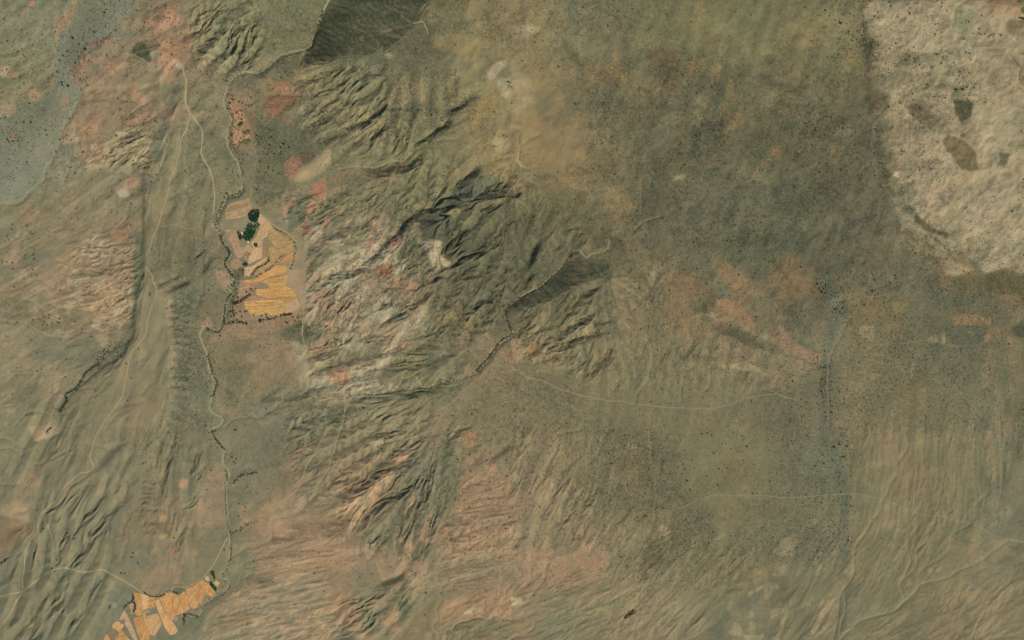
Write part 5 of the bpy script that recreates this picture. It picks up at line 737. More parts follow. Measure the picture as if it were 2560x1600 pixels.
# dark bushes strung along channels: count, spread, radius, line
RIV = T(0,0,"1705,520 1665,560 1635,600 1612,660 1605,700 1620,770 1650,830 1648,900 1630,960 1625,1020")
BUSHLINES = [
(170, 1.8, 1.5, T(1,0,"470,70 430,210 395,330 350,350")),(200, 2.5, 1.4, T(1,0,"400,345 330,370 200,400 120,460 60,500 0,522")+T(0,0,"1740,512 1690,525")),
(260, 2.2, 1.6, RIV),(150, 3.0, 1.6, T(0,0,"1630,1010 1660,1080 1700,1140 1712,1220 1715,1290 1710,1360")),(220, 2.4, 1.9, T(0,0,"1712,1340 1690,1385 1640,1372 1605,1390 1580,1440 1545,1490")+T(0,1,"1540,20 1520,60 1530,110 1570,140")),
(300, 1.3, 1.5, T(0,1,"1560,150 1565,195 1605,250 1625,290 1590,345 1600,380 1635,430 1655,455")),(150, 3.5, 1.7, T(0,1,"1655,430 1670,450 1660,520 1660,600")),(280, 1.0, 1.4, T(0,1,"1640,570 1612,600 1595,650 1588,720 1578,790 1548,838 1500,832 1460,812")),
(160, 4.5, 1.6, T(0,1,"1660,520 1650,600 1640,680 1620,760")),(180, 1.4, 1.6, F2("560,580 660,560 760,540 860,490 980,410 1080,320 1180,220 1280,130")),(120, 1.2, 1.5, F2("670,520 720,430 800,360 940,280 990,230 1000,170")),
(90, 1.0, 1.5, F2("1490,60 1470,200 1440,300 1400,400")),(46, 1.0, 2.3, F2("330,1050 420,1020 500,970 580,920 640,880")),(40, 1.2, 2.3, F2("190,1440 320,1400 460,1400 580,1420")),(40, 1.2, 2.2, F2("820,1375 1000,1345 1200,1290 1430,1245")),
(80, 4.0, 2.0, F2("300,1000 360,1040 320,1160 280,1300")),(90, 3, 1.6, F2("380,400 500,400 500,500 360,530")),(80, 1.2, 1.4, F1("1080,820 1200,890 1350,960 1450,1050")),(60, 1.0, 1.4, F1("1450,1050 1490,1150 1500,1250")),
(90, 1.0, 1.6, F3("890,600 1000,680 1120,695 1260,670 1390,585 1560,655")),(60, 1.0, 1.5, F3("690,640 690,760 560,870 520,910")),(70, 1.0, 1.5, F3("680,780 740,870 700,980")),
(230, 0.9, 1.5, F7("940,310 850,350 770,400 700,470 660,540 620,620 590,670 500,740 400,790 380,830")),(110, 1.2, 1.9, F7("400,840 420,890 380,950 340,1030 310,1070")),(60, 5, 1.8, F7("290,1090 330,1060")),
(110, 5.0, 1.7, F7("1000,170 960,230 900,260")),(160, 5.0, 1.6, F7("1280,0 1160,80 1040,100")),(60,1.0,1.3,F7("180,1310 120,1360 100,1420")),(40,1,1.6,T(0,2,"50,935 0,975")),
(180, 1.6, 1.3, T(0,1,"1470,1000 1490,1090 1520,1170 1535,1200 1500,1300")),(160, 1.0, 1.3, T(0,2,"1495,30 1515,80 1555,130 1590,170")),(220, 1.2, 1.3, T(0,2,"1590,300 1610,360 1595,430 1597,560 1612,680 1628,760 1632,860 1625,950 1600,1020 1565,1060")),
(200, 2.0, 1.5, T(0,2,"1560,1070 1620,1090 1600,1150 1530,1200 1470,1240 1420,1290 1410,1320")),(120, 1.5, 1.4, T(0,2,"1400,1350 1310,1335 1300,1400")),(100, 1.4, 1.4, T(0,2,"1812,330 1720,345 1680,370 1640,410")),(60, 1.6, 1.4, T(0,2,"1812,680 1740,700 1690,740 1640,755")),
(420, 1.6, 1.5, T(1,1,"1800,650 1770,700 1780,760")+T(1,1,"1812,850 1740,900 1690,960 1650,1020 1600,1070 1560,1120")),(300, 2.4, 1.4, T(1,1,"1560,1130 1500,1160 1420,1190 1330,1180 1240,1220 1150,1230")),(260, 2.4, 1.3, T(1,1,"1150,1240 1050,1255 900,1262 760,1280")),
(420, 2.0, 1.3, T(2,1,"480,275 420,300 350,390 200,525 60,605 0,660")),(200, 3, 1.4, T(1,1,"720,500 680,560 620,640 590,700 560,770 510,840")),(200, 3.0, 1.5, T(1,1,"960,180 900,240 850,290 800,340")),(200, 3.5, 1.5, T(1,1,"1100,20 1040,70 1010,130")),
(300, 2.5, 1.3, T(1,1,"1220,560 1150,620 1040,640 860,640")),(260,2.5,1.3,F6("880,1300 760,1370 640,1300 860,1190 1010,1050 1040,1010")),(200,2.0,1.3,F6("500,1130 610,990 730,860 800,830")),(200,2.5,1.3,F6("170,650 230,600 400,590")),(260,2.5,1.4,F6("640,310 760,230 900,110 950,60")),
(180,2.5,1.3,F6("870,440 1010,390 1180,360 1220,300")),(160,2.5,1.3,F6("1440,1430 1500,1240 1530,1100")),(200,4,1.3,F6("1560,600 1560,720 1540,860")),
(260, 2.5, 1.4, T(1,0,"790,850 700,895 620,940 540,990 460,1010")),(160, 2.5, 1.4, T(1,0,"900,880 850,945 800,985")),(260, 3.5, 1.5, T(1,0,"1560,660 1490,700 1430,745 1380,770")),(180, 3, 1.4, T(1,0,"1380,860 1290,920 1200,1000")),(220, 3, 1.4, T(1,0,"1150,1110 1060,1170 940,1200 800,1195")),
(160, 3, 1.4, T(1,0,"1410,480 1410,600 1390,720")),(260, 2.5, 1.4, T(2,1,"560,870 470,890 400,925 340,950")),(240, 3, 1.4, T(2,1,"700,950 660,1030 600,1080 540,1140")),(160, 3, 1.4, T(2,1,"20,860 80,825 130,780")),(120, 3, 1.3, T(2,1,"600,790 600,860")),(200,2,1.3,T(1,0,"1560,780 1400,900")[:1]+T(1,0,"560,780 470,850 400,900")),
(110, 3.5, 1.3, T(1,2,"1330,80 1290,200 1210,380 1130,590")),(90, 3.5, 1.4, T(1,2,"1140,560 1060,650 1020,760")),(60, 2, 1.5, T(2,2,"800,1350 860,1310")),(120, 2.5, 1.4, T(2,2,"120,470 200,400 280,300")),
(200, 5, 1.7, T(3,1,"380,460 440,580 520,610 500,760")),(160, 5, 1.7, T(3,1,"400,1040 395,1200 400,1400")),(200, 5, 1.7, T(3,0,"660,150 700,330 760,390")),(160,5,1.7,T(3,0,"960,410 1000,390 1050,440")),
]
GT = lambda s, c, r: T(c, r, s)
TREES = [
(2.6, 'round trees in pink ground south of the orange fields', 'trees scattered south of the northern farm', F2("275,1195 345,1270 285,1300 395,1360 485,1300 455,1205 545,1210 575,1190 705,1265 940,1258 955,1260 850,1285 965,1312 1240,1268 1285,1240 1450,1305 1545,1330 1495,1382 1585,1390 1320,1405 1355,1420 1610,1460 1310,1275 1380,1255 1425,1245 1035,1348 990,1350 850,1362 820,1380")),
(2.5, 'dark trees between river and striped orange fields', 'tree row by the striped fields', F2("750,770 655,775 690,800 577,838 575,938 632,885 512,942 530,968 490,1002 465,1020 410,1028 295,705 350,660 385,850 400,945 350,1040 300,1020")),
(2.3, 'dark trees among the red valley plots', 'trees of the red valley plots', F5("455,300 580,410 625,578 645,665 575,705 635,742 625,1095 670,1060 535,600 535,620 410,430 415,545 365,540 470,365 440,355 720,468 765,482 815,470 650,430 810,325 500,1290 560,1275 450,1030 645,1400 600,1180 755,945")),
(2.2, 'lone dark trees on the bare top right slope', 'small cluster on the top right slope', F8("508,580 610,578 643,595 700,583 770,640 790,620 822,605 858,590 845,630 937,580 985,605 655,265 615,500 388,900 443,917 175,1080 437,1255 380,348 427,372")),
(2.2, 'lone dark bushes on the lower left plateau', 'lone trees of the plateau', T(0,1,"1060,570 1060,582 980,962 965,1055 892,1065 928,1170 1213,660 903,1328 1180,675 735,1000")+T(0,2,"495,175 1008,265 1030,258 305,727 940,900 930,930 975,970 880,1045 855,1040 1230,790")),
(2.1, 'dark trees along the lower river', 'trees by the lower river', T(0,2,"1475,45 1520,35 1670,30 1640,220 1670,235 1655,255 1665,265 1735,575 1690,550 1730,605 1688,640 1585,875 1660,25")),
(2.0, 'small dark trees dotting the left edge slope', 'dotted trees at the left edge', T(0,1,"85,80 82,115 190,88 140,150 48,163 55,185 45,345 85,350 88,395 175,295 235,295 240,325 175,325 240,255 230,400 230,755 275,750 310,735 345,722 345,742 300,790 330,790 310,770 400,770 420,750 415,775 62,650 118,775 40,870 105,790 530,768")),
]
TREEZONES = [
(30, 'dark shrub tree on the blue-grey gravel plain in the top left corner', 'trees of the top left gravel plain', T(0,0,"540,0 960,0 740,260 560,400 600,600 400,1100 0,1440 0,840 370,640 400,300")),
(20, 'dark shrub tree in the dotted grey scrub right of the red valley plots', 'trees of the dotted grey scrub', T(1,0,"0,780 400,960 190,1170 250,1290 0,1440")),
(30, 'dark shrub tree along the western rim of the cream plateau', 'trees on the rim of the cream plateau', T(3,0,"640,0 1300,300 1450,600 1400,900 760,1000 640,400")),
(18, 'dark shrub tree in the wooded hollow below the cream plateau', 'trees of the wooded hollow', T(3,1,"1000,130 1290,150 1560,470 1300,400 1000,350")),
(24, 'dark shrub tree in or beside the blue-grey wash on the right', 'trees of the right-hand wash', T(3,1,"340,440 560,560 540,800 440,1512 350,1512 400,800")),
(16, 'dark shrub tree on the brown plain right of the central track', 'trees of the brown plain', T(2,2,"1200,0 1812,0 1812,380 1560,480 1230,440")),
(16, 'dark shrub tree in the densely dotted fan at the lower right', 'trees of the dotted fan', T(3,2,"150,480 280,60 600,60 600,640 200,700")),
]

LUMPS = [(3.2, 46, 501, [(2160,-60),(2640,-60),(2640,700),(2330,650),(2190,420)]),(3.0, 80, 502, [(1300,0),(2200,0),(2300,700),(1900,800),(1500,560)]),
(5.0, 60, 503, [(1100,0),(1330,0),(1330,380),(1180,420),(1080,200)]),(4.0, 60, 504, [(240,60),(540,20),(560,260),(240,260)])]
def QS(x0, y0, s):
    out = []
    for part in s.strip().split('\n'):
        for item in part.split(';'):
            item = item.strip()
            if not item: continue
            a, w, rest = item.split(' ', 2)
            out.append((float(a) * 1.1, float(w), P(x0, y0, 2.713, rest)))
    return out
STROKES += QS(640,140,"""
.4 10 260,175 380,160 460,130 540,90; .5 10 430,250 500,230 560,190 600,130 660,90; .4 9 410,390 470,330 540,280 560,180; .5 11 420,460 500,410 540,380 600,310 640,250 700,190
.6 10 430,560 520,520 590,480 680,440 760,430 820,380 860,330; .3 5 560,460 600,420 610,380; .3 5 680,420 710,360; .3 7 520,620 560,580 590,540; .4 8 570,690 620,620 700,560
.5 11 760,580 800,530 860,470; .4 8 660,670 740,640 760,600; .4 6 320,460 360,430 380,400; .3 7 330,500 400,500 430,440 410,400; .35 8 930,640 960,570 980,540; .35 8 950,680 1010,620 1020,560
.5 11 1120,570 1180,520 1260,460 1300,440; .4 10 1030,740 1080,700 1110,660; .4 10 880,750 940,740 1020,740 1060,700; .3 12 800,780 860,800 900,790; .4 12 1310,360 1389,330
.3 8 1340,170 1350,300; .4 5 1170,370 1180,400; .25 8 50,330 100,270 180,270 250,280; .3 6 120,410 190,350 240,300
-.2 12 260,150 400,100 520,60; -.2 10 440,380 560,290 680,180; -.25 14 450,530 600,450 780,330; -.2 10 640,560 760,460 830,410; -.3 12 1000,640 1060,540 1090,420; -.2 20 300,800 400,720 500,640""")
STROKES += QS(640,440,"""
.4 20 330,510 440,430 560,380 640,330; .45 20 460,690 560,650 700,640 730,620; .3 8 330,680 380,590 440,530; .4 14 420,230 520,150 600,100; .3 7 560,260 640,200 680,170; .3 6 700,230 760,200 800,190
.3 6 690,340 760,300 800,250; .3 6 690,390 760,350; .45 12 760,580 820,510 880,440 960,380 980,330; .5 12 980,370 1000,300 1060,260; .3 12 1010,620 1060,600 1160,610 1220,640
.35 8 850,790 900,760 980,760; .35 8 1020,770 1060,770 1080,790; .45 10 1100,770 1160,720 1220,680; .4 8 1020,200 1040,220 1200,230; .3 8 350,800 420,760
-.2 10 640,390 660,340 700,250 740,200; -.25 14 480,640 580,600 680,570; -.25 12 600,700 700,660 740,600; -.2 12 720,60 860,40 900,60; -.25 10 850,240 880,170 980,90""")
STROKES += QS(640,740,"""
.5 10 840,70 900,40 960,50 1040,60; .45 10 860,190 920,140 1000,110; .35 12 740,280 800,260 900,270; .3 8 860,400 900,370 960,350; .35 8 1040,370 1100,360 1160,380; .3 8 1060,440 1160,430
.45 12 1140,320 1220,350 1330,390 1389,420; .35 10 860,460 940,470 1000,450; .3 10 640,490 740,480 820,500; .4 16 660,700 760,690 900,690 1060,660 1200,640; .3 6 820,750 900,730 1000,700
.35 7 880,830 960,780 1060,740; .3 6 1000,820 1080,770 1130,700; .25 6 1100,760 1180,700 1260,670; .25 8 150,620 100,660 40,700; .3 12 140,760 220,740 300,760; .3 12 450,40 500,20; .3 8 1200,200 1160,260; .3 10 650,220 700,140; .3 6 1260,170 1200,290
-.3 8 820,110 900,80 1000,90; -.2 10 740,170 860,90; -.25 14 930,290 1060,150 1080,80; -.2 8 1000,320 1100,300; -.2 8 640,420 760,440 860,420; -.2 8 980,560 1040,560 1080,540; -.25 6 1060,400 1160,400""")
STROKES += QS(1120,540,"""
.4 12 0,340 80,300 160,260 260,220; .4 14 20,240 100,110; .45 10 60,420 140,400 200,400; .5 10 180,610 210,580 290,570; .35 8 160,650 230,670; .4 8 470,680 530,680; .4 14 550,330 570,250 620,180; .35 9 520,480 560,410 590,400
.3 8 710,300 720,230 760,190; .3 12 330,170 380,60 460,20; .3 10 780,90 880,80 960,90; .3 16 1100,190 1170,230 1220,290; .35 10 860,550 960,500 1020,470; .3 8 700,740 760,720 800,690 850,640; .45 10 770,770 830,730 930,690 980,690
.5 10 820,850 880,820 960,810 1060,790; .5 10 760,820 800,780 820,790; .4 12 640,868 680,830; .3 10 570,790 640,760 680,740; .3 6 1020,720 1100,710; .25 8 1180,340 1250,430; .25 6 720,660 780,560; .2 8 1270,620 1310,760
-.25 16 760,600 900,480 1000,440; -.2 12 840,700 930,620 1010,600; -.25 10 860,790 970,720; -.25 14 590,330 640,200 720,120; -.25 10 190,540 230,470; -.15 14 500,760 640,640""")
STROKES += QS(100,500,"""
.25 8 230,430 300,430 380,440; .4 12 230,490 300,490 420,490; .35 10 290,310 360,300 450,330; .25 8 180,280 240,260; .3 6 350,390 400,370; .3 8 170,590 250,580; .3 8 250,640 330,640 380,650; .3 12 560,170 600,100 610,50
.3 8 500,230 560,240; .35 5 560,600 620,580 650,560; .3 5 520,560 580,530; .3 6 600,400 660,380 680,340; .25 6 600,700 560,760; .3 8 680,-100 690,170 690,340 700,430 660,560 640,700 630,800; .3 10 800,180 780,300; .25 8 850,190 850,310
.3 10 930,180 890,320; .25 10 870,100 920,0; .3 8 1010,0 950,150; .35 8 800,570 860,540 940,500; .4 10 860,620 920,580 1000,540; .35 10 1100,500 1130,440 1150,400; .3 8 1050,380 1100,340; .25 10 1110,540 1090,640 1060,720; -.2 8 820,210 810,380
.3 5 500,480 560,440 640,430; .3 5 480,560 500,620; .3 5 560,640 640,620; .3 5 500,700 580,660; .3 5 620,470 680,440; .3 5 520,350 600,330; .25 5 90,220 160,200 220,190; .2 6 60,110 160,120; .2 7 330,200 420,230 460,260""")
STROKES += QS(0,800,"""
.25 7 440,130 520,90 600,80 700,60; .15 20 180,240 300,210 440,230 560,250; .25 6 500,320 560,290; .3 10 910,60 860,150 800,230 700,310; .2 7 700,370 760,320; .3 12 500,600 460,680 400,780 380,868; .25 12 560,640 540,720 500,800 480,868
.2 7 900,290 960,260 1000,250; .3 8 1010,440 960,500; .3 10 1160,300 1120,390 1100,420; .3 10 800,600 880,570 960,560; .25 8 740,700 800,640 880,610; .25 12 860,660 820,740 790,868; .25 9 940,640 910,760 900,868; .3 12 1060,680 1080,800 1060,868
.2 8 1000,750 980,868; .25 10 1190,700 1180,868; .2 16 1080,60 1060,250 1040,400; .2 8 1130,180 1100,260; .25 8 640,520 740,430 780,400; .2 6 60,360 130,350; .25 8 230,440 260,340; .2 6 20,560 200,540; .25 6 150,640 260,620""")
STROKES += QS(0,1100,"""
.35 12 830,20 740,60 680,130 630,200; .3 8 600,230 560,260 470,330 380,440 330,480; .25 7 620,300 560,430 500,540; .25 7 600,290 500,360 440,430; .4 10 730,250 700,380 640,440 540,580 500,640; .45 12 870,110 800,260 780,330; .3 8 860,260 860,400
.5 14 790,450 700,530 640,600 600,650; .3 8 880,500 840,570 820,640; .25 8 760,500 740,640; .4 14 600,690 560,760 500,830; .3 8 440,650 400,720; .25 8 420,450 380,540; .5 14 1170,20 1150,120 1100,260 1080,380; .4 8 1100,10 1080,90 1060,180
.3 7 980,20 960,130 1010,200; .3 5 1020,60 1010,120; .4 12 1310,90 1290,200; .35 8 1380,180 1340,250; .4 12 1230,620 1190,740; .35 10 1170,500 1150,590; .35 8 1240,470 1300,440 1340,380; .3 8 850,700 830,800; .3 8 1330,780 1320,850
.3 10 80,500 160,480; .35 14 60,600 150,600 180,620; .3 6 180,290 190,270; .3 8 350,120 430,90; -.2 14 760,120 740,220; -.2 12 820,330 840,480; -.2 12 700,480 600,580; -.2 10 240,740 230,868""")
STROKES += QS(780,1020,"""
.4 10 430,170 520,170 620,160; .3 6 560,60 640,40 700,20; .3 6 700,100 780,80; .35 8 560,290 640,270; .55 10 560,380 640,350 690,310; .3 14 400,400 480,390 520,420; .3 14 230,560 320,520 380,510; .35 8 660,240 760,200 840,180
.3 8 560,570 640,540 700,480; .5 10 480,640 560,600 620,560 660,530; .35 12 400,700 460,660; .4 10 340,800 380,740; .3 7 540,540 600,450; .25 6 640,500 680,440; .4 10 700,600 620,720 610,800; .35 7 760,620 800,520 800,440 830,350
.25 7 850,540 830,640; .3 7 800,800 830,700; .25 7 880,700 910,580; .5 8 940,190 1000,150 1060,130; .35 10 1080,260 1130,240; .4 10 1090,380 1120,340 1150,360; .5 12 1220,340 1280,290 1320,250; .3 7 1040,530 1140,500 1220,470
.25 7 1040,640 1140,620 1300,590; .25 7 1000,700 1160,700 1260,690; .35 8 1290,790 1389,760; -.3 8 520,220 640,200 700,180; -.35 16 260,780 300,680 400,560 520,450 600,420; -.3 12 180,690 300,610""")
BLOBS += [  # hills darkened: scrub cover and some slope shade mixed into the tone
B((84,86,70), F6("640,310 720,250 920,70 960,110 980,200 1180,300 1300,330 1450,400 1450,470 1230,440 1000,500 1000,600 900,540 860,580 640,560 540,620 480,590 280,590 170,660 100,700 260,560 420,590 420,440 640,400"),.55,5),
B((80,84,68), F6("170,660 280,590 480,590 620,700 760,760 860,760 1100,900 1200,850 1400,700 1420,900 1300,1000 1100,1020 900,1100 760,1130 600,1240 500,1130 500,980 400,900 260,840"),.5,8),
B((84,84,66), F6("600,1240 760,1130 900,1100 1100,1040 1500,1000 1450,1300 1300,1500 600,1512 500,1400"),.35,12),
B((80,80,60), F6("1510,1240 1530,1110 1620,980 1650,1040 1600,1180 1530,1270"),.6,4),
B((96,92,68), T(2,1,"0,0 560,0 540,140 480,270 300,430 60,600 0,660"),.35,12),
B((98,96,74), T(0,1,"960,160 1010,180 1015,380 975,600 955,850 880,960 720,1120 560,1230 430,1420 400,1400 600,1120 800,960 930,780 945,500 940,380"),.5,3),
]
# broken patches of another soil showing through, drawn out along the drainage: tone, strength, threshold, stretch, size, area
MOTTLE = [
((150,118,92), .75, .15, .9, 60, [(560,1230),(900,1180),(960,1290),(1240,1180),(1300,1240),(1260,1540),(900,1640),(500,1640),(640,1420),(560,1360)]),
((120,100,76), .45, .35, 1.0, 40, [(560,1300),(900,1180),(1300,1200),(1500,1400),(900,1640),(500,1640)]),
((156,124,98), .7, .30, .8, 70, [(700,560),(1000,520),(1060,800),(1000,980),(760,1000),(700,800)]),
((158,146,118), .6, .45, .8, 50, [(720,560),(1000,600),(1060,800),(980,960),(780,980),(720,760)]),
((152,120,94), .7, .2, .7, 60, [(140,640),(340,560),(350,720),(300,860),(180,820),(80,700)]),
((156,134,106), .6, .5, .8, 50, [(0,560),(340,540),(340,860),(0,1080)]),
((150,110,86), .65, .3, .5, 60, [(180,100),(500,20),(480,260),(340,420),(200,400),(160,300)]),
((120,108,84), .5, .3, .3, 70, [(2150,0),(2560,0),(2640,100),(2640,700),(2340,660),(2180,420)]),
((124,114,90), .4, .4, .3, 34, [(2150,0),(2560,0),(2640,100),(2640,700),(2340,660),(2180,420)]),
((138,118,88), .35, .45, .8, 50, [(2050,1020),(2560,1020),(2560,1600),(1500,1600),(1560,1380),(2100,1300)]),
((150,132,102), .6, .9, 1.2, 36, [(1560,1360),(1900,1320),(2300,1420),(2100,1620),(1500,1620)]),
((154,120,92), .7, .25, .8, 60, [(1160,1180),(1400,1260),(1540,1380),(1500,1460),(1200,1500),(1140,1400)]),
((142,122,92), .5, .35, 1.0, 60, [(1280,1080),(1700,1100),(1640,1300),(1300,1260)]),
((138,110,72), .5, .35, .4, 60, [(1200,150),(1560,0),(2100,60),(2150,380),(1500,520),(1300,420)]),
((92,94,74), .5, .35, .4, 70, [(1300,0),(2150,0),(2160,640),(1500,640),(1340,300)]),
((134,104,72), .5, .4, .4, 60, [(1560,640),(2560,620),(2560,840),(1700,860)]),
((140,116,88), .5, .3, .9, 50, [(560,780),(800,840),(800,1180),(560,1250)]),
((142,124,90), .5, .4, 1.0, 50, [(700,150),(1120,200),(1080,440),(760,440)]),
((138,120,88), .5, .3, 1.0, 60, [(1290,700),(1560,700),(1560,960),(1300,960)]),
((140,118,88), .4, .4, .9, 70, [(100,1100),(520,900),(520,1500),(0,1560)]),
]

ZONES += [(150, (1.4,1.8,1.6,.8), 8, T(2,1,"0,660 350,390 430,290 690,350 690,480 480,470 180,640"))]
LUMPS += [(2.0, 18, 511, [(2160,-60),(2640,-60),(2640,700),(2330,650),(2190,420)]),(1.2, 24, 512, [(1300,0),(2200,0),(2300,700),(1900,1000),(1500,800)]),(1.5,22,513,[(0,0),(560,0),(560,500),(0,560)])]
MOTTLE += [
((174,160,132), .35, .5, .4, 26, [(2180,0),(2640,0),(2640,700),(2340,660),(2200,420)]),
((96,90,66), .75, .2, .1, 36, [(2150,0),(2200,0),(2230,420),(2330,620),(2400,690),(2300,700),(2200,480),(2150,300)]),
((112,98,74), .6, .3, .1, 30, [(2180,130),(2440,130),(2430,240),(2250,400),(2170,300)]),
]

FACES = [((a * 1.3 if 1000 < q[0][0] < 1400 and 400 < q[0][1] < 740 and a > 0 else a), b_, q) for a, b_, q in FACES]

STREAKY = [(1.15, [(1950,980),(2640,980),(2640,1640),(1500,1640),(1560,1380),(2000,1300)]), (1.6, [(640,1280),(1500,1180),(1560,1640),(500,1640),(540,1380)]), (1.4, [(1280,1080),(1700,1080),(1620,1420),(1260,1400)]),
(1.4, [(60,560),(350,540),(340,860),(60,880)]), (1.3, [(700,480),(1080,480),(1160,960),(760,1020)]), (0.45, [(380,560),(480,560),(430,1000),(500,1560),(0,1560),(60,1300)]), (0.4, [(1300,0),(2160,0),(2160,640),(1600,640),(1400,500)])]
BLOBS += [
B((92,97,82), [(2052,690),(2068,690),(2075,735),(2110,745),(2112,790),(2090,830),(2075,880),(2070,960),(2072,1040),(2085,1080),(2110,1180),(2118,1260),(2122,1400),(2108,1400),(2098,1290),(2085,1180),(2062,1120),(2050,1060),(2050,960),(2056,860),(2082,800),(2078,770),(2056,740)], .8, 5, 2),
B((92,96,78), [(2110,1380),(2124,1380),(2130,1480),(2118,1560),(2100,1600),(2088,1600),(2098,1500)], .7, 4),
B((96,100,80), [(2060,1080),(2110,1090),(2130,1240),(2070,1260),(2020,1220),(2030,1150)], .5, 14),
B((150,122,94), T(0,1,"1180,560 1215,590 1222,900 1235,1000 1225,1100 1200,1100 1200,900 1180,800"), .4, 3),
]
MOTTLE += [
((166,152,124), .75, .35, .9, 36, [(700,540),(1000,560),(1080,800),(1000,980),(760,1000),(690,760)]),
((166,130,104), .7, .35, .8, 40, [(700,640),(820,600),(840,900),(740,900)]),
((170,152,122), .7, .35, .8, 30, [(120,640),(340,560),(340,740),(280,860),(140,800)]),
((164,130,104), .6, .5, 1.0, 30, [(0,480),(160,520),(340,500),(200,620),(0,700)]),
((160,134,106), .65, .5, 1.2, 26, [(560,1280),(900,1200),(1000,1300),(900,1600),(560,1600)]),
((138,116,86), .35, .5, .9, 30, [(2120,1060),(2540,1060),(2500,1500),(2140,1560)]),
((122,128,112), .4, .3, .3, 40, [(0,280),(200,200),(200,400),(120,520),(0,520)]),
((94,98,84), .5, .4, .2, 26, [(200,0),(340,0),(180,220),(150,260),(60,420),(0,420),(0,280),(140,220)]),
]
_q = []
for n_, sp_, r_, p_ in BUSHLINES:
    if 690 < p_[-1][0] < 745 and 560 < p_[0][1] < 700: n_ = n_ // 3
    _q.append((n_, sp_, r_, p_))
BUSHLINES = _q

ZONES += [(100, (.9,.35,.12,.05), 10, T(0,0,"1250,740 1320,760 1440,1000 1500,1300 1500,1500 1420,1540 1420,1900 1180,2070 1200,2300 1190,2700 1000,3000 800,2900 860,2540 950,2360 980,2080 1015,1920 1015,1430 1140,1200"))]
ZONES += [(150, (.8,1.2,1.6,.9), 8, T(1,0,"500,0 1250,0 1120,180 940,350 500,440 310,450 460,110"))]
MOUNDS += [(2.5, 6, T(0,1,"1015,-300 1140,-500 1250,-800 1320,-700 1300,0 1200,560 1190,800 1215,900 1205,1300 1100,1700 500,1600 640,1310 860,1010 945,860 972,600 1012,400"))]

BUSHLINES += [(260, 9, 1.5, [(2075,740),(2085,800),(2064,880),(2062,1060),(2085,1180)]), (260, 16, 1.4, [(2085,1150),(2110,1260),(2114,1400)]), (200, 14, 1.6, [(2165,60),(2180,200),(2200,420),(2230,560)]), (160, 12, 1.5, [(2260,640),(2330,700),(2420,760)])]
SHRUBZONES += [(15, 6, T(3,0,"700,380 1000,360 1440,560 1440,640 1100,660 900,620 720,700")), (14, 6, T(3,0,"660,100 760,360 700,760 860,1200 1060,1512 900,1200 840,800 780,500 740,300"))]

# fine braided channels on the lower right plain and lower centre slope
for k_s in range(16):
    r_s = random.Random(40 + k_s); x_s = 2140 + k_s * 27; y_s = 1060 + r_s.uniform(-40, 60); q_s = []
    for j_s in range(r_s.randint(5, 11)):
        q_s.append((x_s, y_s)); y_s += r_s.uniform(28, 46); x_s -= r_s.uniform(0, 9) + max(0, (y_s - 1260) * 0.07)
    STROKES.append((r_s.uniform(.12, .26), r_s.uniform(4, 7), q_s))


# ------------------------------------------------------------------ relief
def shade_poly(Lm, pts, s, soft=8, ragged=1):
    w, m = polymask(pts, soft, ragged); Lm[w] += m * s
def shade_line(Lm, pts, wd, s):
    pts = smooth_line(pts, 5)
    off = wd * 0.5
    w, d = linedist([(x + SUNX * off, y + SUNY * off) for x, y in pts], wd * 2.2, 1)
    Lm[w] += s * np.exp(-(d / (wd * 0.55)) ** 2)
    w, d = linedist([(x - SUNX * off, y - SUNY * off) for x, y in pts], wd * 2.2, 1)
    Lm[w] -= 0.5 * s * np.exp(-(d / (wd * 0.6)) ** 2)
L = np.zeros((NY, NX), np.float32)
for s_, soft_, pts_ in FACES: shade_poly(L, pts_, s_, soft_ + (3 if s_ > 0.6 else 0), 2 if s_ > 0.6 else 1)
for s_, wd_, pts_ in STROKES: shade_line(L, pts_, wd_, s_)
# rise towards the sun by L, integrated into one height field
gxf, gyf = L * SUNX, L * SUNY
kx = np.fft.fftfreq(NX) * 2 * np.pi; ky = np.fft.fftfreq(NY) * 2 * np.pi
KX, KY = np.meshgrid(kx, ky)
k2 = KX ** 2 + KY ** 2; k2[0, 0] = 1
k0 = 2 * np.pi / 260.0
Fh = (-1j * KX * np.fft.fft2(gxf) - 1j * KY * np.fft.fft2(gyf)) / k2 * (k2 / (k2 + k0 ** 2))
H = np.real(np.fft.ifft2(Fh)).astype(np.float32) * CELL * M
H += 10.0 * fbm(420, 50, 3) + 3.0 * fbm(110, 60, 3)
for h_, soft_, pts_ in MOUNDS:
    w, m = polymask(pts_, soft_, 1); H[w] += m * h_

